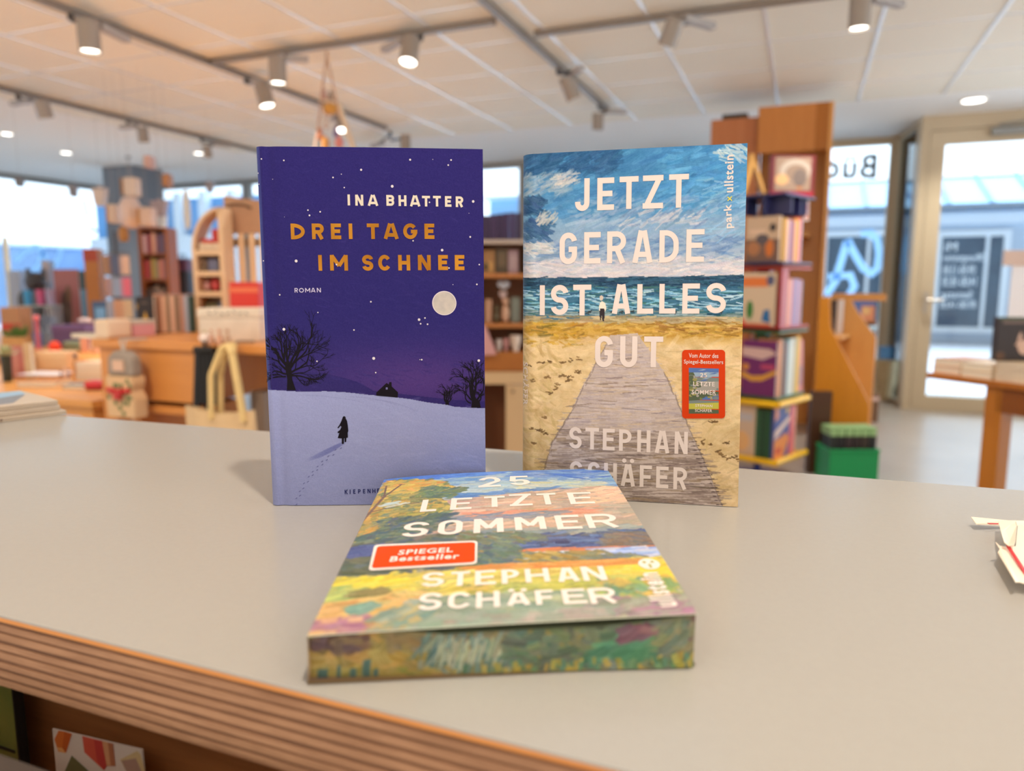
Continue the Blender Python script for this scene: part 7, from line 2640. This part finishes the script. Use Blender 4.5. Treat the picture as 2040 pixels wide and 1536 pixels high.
on_shelf('box', 'dark olive box on the lowest level of the arched shelf', 'box', 406, 430, 604, -.0, (90, 82, 40))
on_shelf('box', 'blue grey box on the lowest level of the arched shelf', 'box', 432, 444, 603, -.0, (110, 120, 140))
p, w_, h_ = put(460, 520, 395, DA_ + .16, zc2)
sh_ = thing('slatted_display', 'tan house-shaped board over a slatted front, half hidden by the blue hardback', 'display', tuple(p), YAW)
zsl = zd(468, DA_ + .16) - zc2
MB().prism([(-w_ / 2, zsl), (w_ / 2 + .08, zsl), (w_ / 2 + .08, h_ - .03), (-w_ / 2 + .004, h_)], .0, .012).build('board', mat('kraft_board', (190, 146, 112), .7, noise=.3, nscale=14, rgb2=(160, 116, 84)), sh_)
MB().tube([(-.06, -.004, h_ * .92), (-.02, -.004, h_ * .935), (.03, -.004, h_ * .93), (.06, -.004, h_ * .91)], .006, 6).build('handle', pal((110, 84, 66)), sh_)
for k in range(5):
    x = -w_ / 2 + .012 + k * .052
    MB().bbox(x, x + .030, -.008, .004, 0, zsl).build('slat', M_cream, sh_)
for k in range(2):
    MB().bbox(-w_ / 2, w_ / 2 + .08, .012, .03, .02 + k * (zsl - .08), .06 + k * (zsl - .08)).build('rail', pal((120, 96, 74)), sh_)
gbox('gift_box', 'bright red gift box in front of the slatted display', 'box', 463, 520, 562, 3.183, zc2, .12, (210, 48, 34), band=((226, 110, 70), .8, .9))
# --- hung before the console: patterned gnome bag, black straps, cream tote

p0 = at_y(246, 700, YC0 - .06)
DH = depth_of(p0)
gz0, gz1 = zd(832, DH), zd(698, DH)
gh = gz1 - gz0
gn = thing('cloth_bag', 'cream patterned cloth bag with red bow and grey top hanging on the console', 'bag', (p0[0], p0[1], 0), 0)
gw_ = 72 * DH / FPX
mb = MB()
mb.prism([(-gw_ * .5, gz0), (gw_ * .5, gz0), (gw_ * .53, gz0 + gh * .28), (gw_ * .40, gz0 + gh * .40), (gw_ * .5, gz0 + gh * .52), (gw_ * .48, gz0 + gh * .62), (-gw_ * .48, gz0 + gh * .62), (-gw_ * .5, gz0 + gh * .52), (-gw_ * .40, gz0 + gh * .40), (-gw_ * .53, gz0 + gh * .28)], -.03, .03)
for k in range(16):
    mb.ball(((rg.random() - .5) * gw_ * .85, -.031, gz0 + gh * rg.choice([.06, .14, .22, .30, .48, .55])), .010, 6, 1, (1, .2, 1))
mb.build('bag_body', [mat('cream_cloth', (226, 188, 144), .8), pal((110, 120, 70))], gn, bevel=.012)
MB().prism([(-gw_ * .48, gz0 + gh * .62), (gw_ * .48, gz0 + gh * .62), (gw_ * .45, gz0 + gh * .9), (gw_ * .2, gz1), (-gw_ * .2, gz1), (-gw_ * .45, gz0 + gh * .9)], -.026, .026).build('grey_top', mat('grey_cloth', (160, 146, 134), .8), gn, bevel=.012)
MB().bbox(-gw_ * .18, gw_ * .22, -.034, -.027, gz0 + gh * .70, gz0 + gh * .86).build('paper_tag', pal((226, 184, 156)), gn)
mb = MB()
zb2 = gz0 + gh * .40
mb.tube([(-gw_ * .42, -.036, zb2 + .004), (0, -.04, zb2), (gw_ * .42, -.036, zb2 + .004)], .009, 8)
mb.prism([(0, zb2), (-.028, zb2 + .014), (-.028, zb2 - .014)], -.052, -.038)
mb.prism([(0, zb2), (.028, zb2 + .014), (.028, zb2 - .014)], -.052, -.038)
mb.prism([(-.008, zb2), (.008, zb2), (.018, zb2 - .034), (0, zb2 - .026), (-.018, zb2 - .034)], -.050, -.038)
mb.build('red_bow', pal((206, 50, 48)), gn)
MB().tube([(0, 0, gz1 - .01), (-.015, .0, Z2 + .008), (-.01, .10, Z2 + .0043), (.01, .10, Z2 + .0043), (.015, 0, Z2 + .008), (0, 0, gz1 - .01)], .004, 6).build('loop', pal((200, 190, 180)), gn)
# black straps
p0 = at_y(408, 700, YC0 - .022)
bz0, bz1 = zd(818, depth_of(p0)), zd(698, depth_of(p0))
st = thing('black_bag_straps', 'bunch of long black straps hanging from the console table', 'straps', (p0[0], p0[1], 0), 0)
for k in range(5):
    a = (k - 2) / 2
    x1_, x0_ = a * .028, a * .052
    MB().prism([(x1_ - .009, bz1), (x1_ + .009, bz1), (x0_ + .012, bz0 + .02 * (k % 2)), (x0_ - .012, bz0 + .02 * (k % 2))], -.012 + .004 * k, -.006 + .004 * k).build('strap', pal((20, 17, 16)), st)
MB().cyl((-.045, 0, bz1), (.045, 0, bz1), .014, .014, 12).build('knot', pal((16, 14, 14)), st)
MB().tube([(0, 0, bz1), (.0, -.004, Z2 + .012), (.0, .05, Z2 + .0063)], .006, 6).build('hook', pal((60, 50, 44)), st)
# cream tote bag with long handles
DTt = 2.58
p0 = at_y(436, 800, YC0 - .085)
DTt = depth_of(p0)
tw_ = 186 * DTt / FPX
tz1 = zd(812, DTt)
tote = thing('tote_bag', 'cream cotton tote bag with long handles hanging before the console', 'bag', (p0[0], p0[1], 0), 0)
mb = MB()
nx, nz = 16, 8
vs = []
for side in (-1, 1):
    for j in range(nz + 1):
        for i in range(nx + 1):
            u, v = i / nx, j / nz
            x = (u - .5) * tw_ * (1 - .06 * v)
            b_ = .036 * math.sin(PI * u) * (1 - .65 * v) + .006 * math.sin(u * 17 + v * 5)
            z = tz1 - .42 + .42 * v - .018 * math.sin(PI * u) * v
            vs.append((x, side * (b_ + .004), z))
fs = []
m_ = (nx + 1) * (nz + 1)
for s in (0, 1):
    for j in range(nz):
        for i in range(nx):
            a = s * m_ + j * (nx + 1) + i
            fs.append((a, a + 1, a + nx + 2, a + nx + 1))
for i in range(nx):
    fs.append((i, i + 1, m_ + i + 1, m_ + i))
for j in range(nz):
    for e in (0, nx):
        a = j * (nx + 1) + e
        fs.append((a, a + nx + 1, m_ + a + nx + 1, m_ + a))
mb.add(vs, fs)
mb.build('bag_body', mat('cream_canvas', (228, 196, 152), .85, noise=.25, nscale=30, rgb2=(206, 172, 128)), tote, smooth=True)
zht = zd(686, DTt)
for (xa_, xb_, dy) in [(-.02, .115, -.02), (-.015, .085, .02)]:
    mb = MB()
    pts_ = [(xa_, dy, tz1 - .04), (xa_ + .01, dy, tz1 + .12), ((xa_ + xb_) / 2 - .02, dy + .02, zht - .01), ((xa_ + xb_) / 2 + .01, dy + .02, zht), (xb_ - .035, dy + .01, zht - .03), (xb_ - .01, dy, tz1 + .1), (xb_ + .012, dy, tz1 - .04)]
    for q0, q1 in zip(pts_[:-1], pts_[1:]):
        mb.cyl(q0, q1, .011, .011, 8)
    mb.build('handle', mat('cream_webbing', (236, 204, 140), .8), tote, smooth=True)
MB().tube([(.03, .0, zht - .015), (.03, .08, Z2 + .012), (.03, .16, Z2 + .0053)], .005, 6).build('hook', pal((150, 130, 110)), tote)
# low wooden bench with cards under the console
p, w_, h_ = put(262, 356, 812, 2.85, 0)
bn = thing('bench', 'low orange wood bench below the console table', 'bench', (p[0], p[1], 0), 0)
MB().bbox(-w_ * .9, w_ * .9, 0, .28, h_ - .03, h_).build('seat', M_C, bn, bevel=.004)
for s in (-1, 1):
    MB().bbox(s * w_ * .8 - .02, s * w_ * .8 + .02, .02, .26, 0, h_ - .03).build('leg', M_C, bn)

gbox('box', 'grey brown carton on the floor under the right part of the console table', 'box', 490, 524, 782, 2.8, 0, .2, (136, 116, 100), rz=0)

# --- hanging decorations
def hang(name, label, px_, py0, py1, wpx, D, build_, group='paper decorations hanging from the ceiling'):
    p = at_d(px_, (py0 + py1) / 2, D)
    z0, z1 = zd(py1, D), zd(py0, D)
    t = thing(name, label, 'decoration', (p[0], p[1], z0), YAW, group)
    build_(t, wpx * D / FPX, z1 - z0)
    MB().cyl((0, 0, z1 - z0 - .002), (0, 0, CEIL - .004 - z0), .0009, .0009, 6).build('thread', pal((190, 184, 176)), t)
    return t


def lantern(c, c2=None):
    def f(t, w_, h_):
        MB().lathe([(w_ * .36, 0), (w_ * .5, h_ * .25), (w_ * .5, h_ * .7), (w_ * .3, h_)], n=10).build('shade', pal(c), t)
        if c2:
            MB().lathe([(w_ * .1, -.02), (w_ * .36, 0)], n=10).build('tail', pal(c2), t)
    return f


def papercup(c):
    def f(t, w_, h_):
        MB().prism([(-w_ * .3, 0), (w_ * .3, 0), (w_ * .5, h_ * .9), (w_ * .2, h_ * .75), (0, h_), (-w_ * .25, h_ * .75), (-w_ * .5, h_ * .9)], -.03, .03).build('paper', pal(c), t)
    return f


def block(c, c2):
    def f(t, w_, h_):
        MB().bbox(-w_ * .3, w_ * .5, -.05, .05, 0, h_).build('face', pal(c), t, bevel=.01)
        MB().bbox(-w_ * .5, -w_ * .3, -.045, .045, .01, h_ - .01).build('side', pal(c2), t)
    return f


WH, BE, OB = (216, 204, 198), (222, 204, 188), (192, 138, 76)
hang('paper_decoration', 'pale cup-shaped paper decoration left of the grey column', 200, 371, 410, 27, 5.6, papercup(WH))
hang('paper_decoration', 'beige block-shaped paper decoration before the column head', 261, 355, 392, 30, 5.5, block(BE, (150, 106, 70)))
hang('paper_decoration', 'largest white paper lantern before the column', 260, 395, 450, 44, 5.3, lantern((220, 202, 196), (200, 190, 200)))
hang('paper_decoration', 'orange-sided paper block left of the largest white lantern', 227, 408, 445, 18, 5.45, block(BE, OB))
hang('paper_decoration', 'tan and orange paper block right of the largest white lantern', 293, 414, 451, 28, 5.25, block((214, 190, 174), OB))
hang('paper_decoration', 'orange brown paper tail below the largest white lantern', 246, 452, 481, 20, 5.5, lantern(OB))
hang('paper_decoration', 'lilac grey paper flower hanging right of the column', 318, 396, 430, 32, 5.7, papercup((176, 164, 172)))
hang('paper_decoration', 'white paper strip hanging right of the tan paper block', 324, 420, 458, 14, 5.8, papercup((236, 240, 240)))
hang('paper_decoration', 'brown tag hanging above the right of the column', 334, 347, 373, 12, 5.6, block((176, 124, 80), (190, 140, 90)))
hang('paper_decoration', 'pinkish tag hanging over the right edge of the column head', 298, 311, 336, 13, 5.6, block((206, 170, 160), (206, 180, 170)))
hang('paper_decoration', 'grey tag hanging at the top of the left window frame', 39, 352, 372, 14, 6.4, papercup((120, 120, 124)))
hang('paper_decoration', 'grey pointed tag hanging at the middle of the left window', 146, 366, 392, 14, 6.4, papercup((140, 140, 146)))
hang('paper_decoration', 'white paper drop hanging in the window right of the column', 372, 380, 455, 14, 6.6, lantern((240, 244, 240)))
hang('paper_decoration', 'grey tag hanging from the window head left of the blue hardback', 418, 360, 383, 14, 6.4, papercup((150, 150, 158)))
p = at_z(255, 312, CEIL - .004)
hk = thing('ceiling_hook', 'small dark round hook with a short wire in the plaster ceiling', 'hook', tuple(p))
MB().lathe([(.035, 0), (.03, -.014), (.006, -.02)], n=16).build('plate', pal((110, 110, 108)), hk, smooth=True)
MB().cyl((0, 0, -.018), (0, 0, -.12), .004, .004, 8).build('wire', pal((120, 120, 120)), hk)
# rope mobile with little figures
DM = 4.84
pa = at_d(651, 104, DM)
mob = thing('hanging_mobile', 'triangular rope mobile with small colourful figures above the blue hardback', 'mobile', tuple(pa), YAW)
lp = lambda px_, py_: ((px_ - 651) * DM / FPX, 0.0, zd(py_, DM) - float(pa[2]))
rope = mat('beige_rope', (196, 164, 140), .9)
mb = MB()
mb.tube([(0, 0, CEIL - float(pa[2])), lp(651, 112), lp(640, 170), lp(632, 230), lp(616, 310)], .008, 6)
mb.tube([lp(651, 112), lp(664, 180), lp(672, 230)], .008, 6)
mb.build('rope', rope, mob)
MB().tube([lp(672, 205), lp(704, 308)], .017, 8).build('stick', mat('cream_stick', (226, 204, 176), .7), mob)
MB().tube([lp(638, 192), lp(668, 196)], .008, 6).build('bar', rope, mob)
for (px_, py_, rw, rh, c, nm) in [(654, 213, 15, 12, (206, 150, 70), 'bell'), (643, 185, 7, 12, (190, 150, 140), 'figure'), (656, 187, 7, 9, (150, 130, 112), 'figure'), (632, 262, 9, 13, (176, 110, 80), 'figure'), (642, 280, 8, 14, (208, 144, 72), 'bell'), (664, 258, 8, 12, (120, 104, 150), 'figure'), (670, 277, 11, 9, (216, 136, 130), 'figure'), (645, 240, 8, 16, (206, 190, 180), 'figure')]:
    q = lp(px_, py_)
    s = DM / FPX
    if nm == 'bell':
        MB().lathe([(rw * s * .6, -rh * s), (rw * s, -rh * s * .4), (rw * s * .9, rh * s * .6), (rw * s * .2, rh * s)], q, n=14).build(nm, pal(c), mob, smooth=True)
    else:
        mb = MB()
        mb.ball((q[0], q[1], q[2] - rh * s * .3), rw * s, 8, 0, (.8, .6, 1))
        mb.ball((q[0], q[1], q[2] + rh * s * .6), rw * s * .55, 8)
        mb.build(nm, pal(c), mob, smooth=True)

# --- shelf between the two standing books
DS = 3.5
xl_, xr2 = 938, 1085
pS = at_d((xl_ + xr2) / 2, 600, DS)
wS = (xr2 - xl_) * DS / FPX
shf = thing('wall_shelf', 'orange wood shelf unit seen between the two standing books', 'shelf', (pS[0], pS[1], 0), YAW)
M_sh = wood('shelf_beech', (206, 136, 76), (188, 116, 58), 3, 'X', .45, .5)
bz_ = [zd(545, DS), zd(645, DS), zd(740, DS)]
for z in bz_:
    MB().bbox(-wS / 2 + .015, wS / 2 - .015, 0, .34, z - .02, z).build('shelf_board', M_sh, shf)
for s in (-1, 1):
    MB().bbox(s * wS / 2 - .015, s * wS / 2 + .015, 0, .34, 0, zd(486, DS) - .0).build('side_panel', M_sh, shf)
MB().bbox(-wS / 2 + .015, wS / 2 - .015, .32, .34, zd(740, DS), zd(486, DS)).build('back_panel', M_dkbr if False else pal((170, 126, 92)), shf)
MB().bbox(-wS / 2 - .015, wS / 2 + .015, 0, .34, zd(486, DS), zd(486, DS) + .018).build('top_board', pal((206, 190, 176)), shf)
MB().bbox(-wS / 2 + .016, wS / 2 - .016, -.012, .30, bz_[2] + .001, zd(702, DS)).build('drawer', wood('drawer_beech', (190, 118, 52), (172, 102, 42), 3, 'X', .45, .5), shf, bevel=.003)
fc2 = MB()
fc2.bbox(-wS / 2 + .02, wS / 2 - .02, -.012, .0, zd(768, DS), zd(743, DS))
fc2.build('cream_rail', mat('cream_front', (230, 196, 150), .5), shf)
mb = MB()
mb.prism([(-wS / 2 + .016, .0), (.02, 0), (.02, zd(745, DS)), (-wS / 2 + .016, zd(745, DS))], .20, .22)
mb.build('inner_panel', pal((130, 82, 50)), shf)
MB().bbox(-.01, wS / 2 - .016, -.006, .02, 0, zd(770, DS)).build('cream_door', mat('cream_front', (230, 196, 150), .5), shf)
MB().cyl((.025, -.02, zd(783, DS)), (.025, -.006, zd(783, DS)), .008, .008, 12).build('knob', pal((170, 140, 110)), shf)
# purple volumes on the top
zt5 = zd(486, DS) + .0185
for k in range(7):
    x = -wS / 2 + .05 + k * .030
    pos = pS[:2] + np.array([math.cos(YAW) * x - math.sin(YAW) * .04, math.sin(YAW) * x + math.cos(YAW) * .04])
    hB = [.118, .116, .12, .124, .128, .130, .127][k]
    book_at('book', 'dark purple book between the standing books, %s' % ['leftmost of its row', 'second from the left', 'third from the left', 'middle of its row', 'third from the right', 'second from the right', 'rightmost of its row'][k], 'book', pos, YAW, zt5, .0285, hB, .2, [(64, 44, 84), (58, 40, 80), (68, 48, 90), (60, 42, 82), (66, 46, 88), (72, 52, 92), (62, 46, 78)][k], 'purple books on the shelf top')
for k, (x0, x1, y0, c, nm, sh2) in enumerate([(962, 986, 500, (196, 150, 96), 'ochre', [(R_(.1, .9, .1, .5), (226, 180, 110)), (ell(.3, .3, .2, .2), (90, 80, 50))]), (988, 1012, 497, (104, 90, 70), 'dark olive', [(R_(.2, .8, .3, .9), (130, 112, 86))]), (1013, 1032, 500, (196, 166, 176), 'pale mauve', [(R_(.2, .8, .2, .8), (210, 186, 190))])]):
    p, w_, h_ = put(x0, x1, y0, DS + .12, bz_[0])
    face_book('picture_card', nm + ' picture card standing on the upper board between the books', p[:2], YAW, p[2], w_, h_, .012, c, sh2, 'picture cards on the upper board')
hrt = [(0, 0), (.5, .45), (.48, .8), (.28, .95), (.08, .85), (0, .7), (-.08, .85), (-.28, .95), (-.48, .8), (-.5, .45)]
for k, (x0, x1, y0, y1, c, nm) in enumerate([(990, 1016, 558, 578, (206, 214, 226), 'pale blue white'), (994, 1010, 578, 596, (214, 190, 186), 'pinkish')]):
    p = at_d((x0 + x1) / 2, y1, DS + .06)
    s = (x1 - x0) * DS / FPX
    hh = (y1 - y0) * DS / FPX
    zbt = zd(y1, DS + .06)
    o = thing('heart_ornament', nm + ' heart ornament hanging in the shelf between the books', 'ornament', (p[0], p[1], zbt), YAW, 'heart ornaments')
    MB().prism([(a * s, b_ * hh) for a, b_ in hrt], 0, .012).build('heart', pal(c), o, bevel=.004)
    MB().cyl((0, .006, hh * .72), (0, .006, bz_[0] - .02 - zbt), .0014, .0014, 6).build('thread', pal((200, 190, 180)), o)
for k, (x0, x1, y0, c, nm, shp) in enumerate([(966, 980, 596, (214, 170, 140), 'peach', 'box'), (982, 996, 606, (110, 100, 76), 'olive', 'ball'), (998, 1016, 588, (230, 190, 160), 'cream pink', 'ball'), (1018, 1036, 592, (140, 150, 140), 'grey green', 'box')]):
    p, w_, h_ = put(x0, x1, y0, DS + .10, bz_[1])
    if shp == 'box':
        o = MB().bbox(-w_ / 2, w_ / 2, 0, .06, 0, h_).build('box', pal(c), None, tuple(p), YAW, bevel=.004)
        tag(o, nm + ' small box on the middle board between the books', 'box')
    else:
        o = thing('figurine', nm + ' round figurine on the middle board between the books', 'figurine', tuple(p))
        MB().ball((0, 0, h_ * .33), h_ * .33, sq=(.45 * w_ / (h_ * .33), .45 * w_ / (h_ * .33), 1)).build('body', pal(c), o, smooth=True)
        MB().ball((0, 0, h_ * .78), min(h_ * .2, w_ * .4)).build('head', pal(c), o, smooth=True)
# cloth and cups in front of the drawer
p = at_d(968, 690, DS)
cl = MB()
cl.prism([(-.06, zd(708, DS)), (.05, zd(706, DS)), (.04, zd(690, DS)), (.0, zd(650, DS)), (-.06, zd(640, DS))], -.03, -.0123)
tag(cl.build('pink_cloth', mat('pink_cloth', (226, 170, 168), .85), None, (p[0], p[1], 0), YAW, bevel=.003), 'pink cloth draped over the drawer between the books', 'cloth')
zdt = zd(702, DS) + .0005
for k, (x0, x1, y0, c, nm) in enumerate([(988, 1000, 676, (226, 214, 206), 'white'), (1002, 1014, 674, (206, 150, 146), 'rosy'), (1016, 1038, 668, (236, 216, 200), 'cream')]):
    p, w_, h_ = put(x0, x1, y0, DS + .04, zdt)
    o = thing('small_bowl', nm + ' small bowl on the drawer between the books', 'bowl', tuple(p), 0, 'bowls on the drawer')
    r = w_ / 2
    MB().lathe([(r * .5, 0), (r, h_ * .7), (r, h_), (r * .88, h_), (r * .45, .006)], n=18).build('bowl', pal(c), o, smooth=True)
    MB().ball((0, 0, h_ * .8), r * .7, sq=(1, 1, .6)).build('filling', pal(tuple(min(255, v + 10) for v in c)), o, smooth=True)
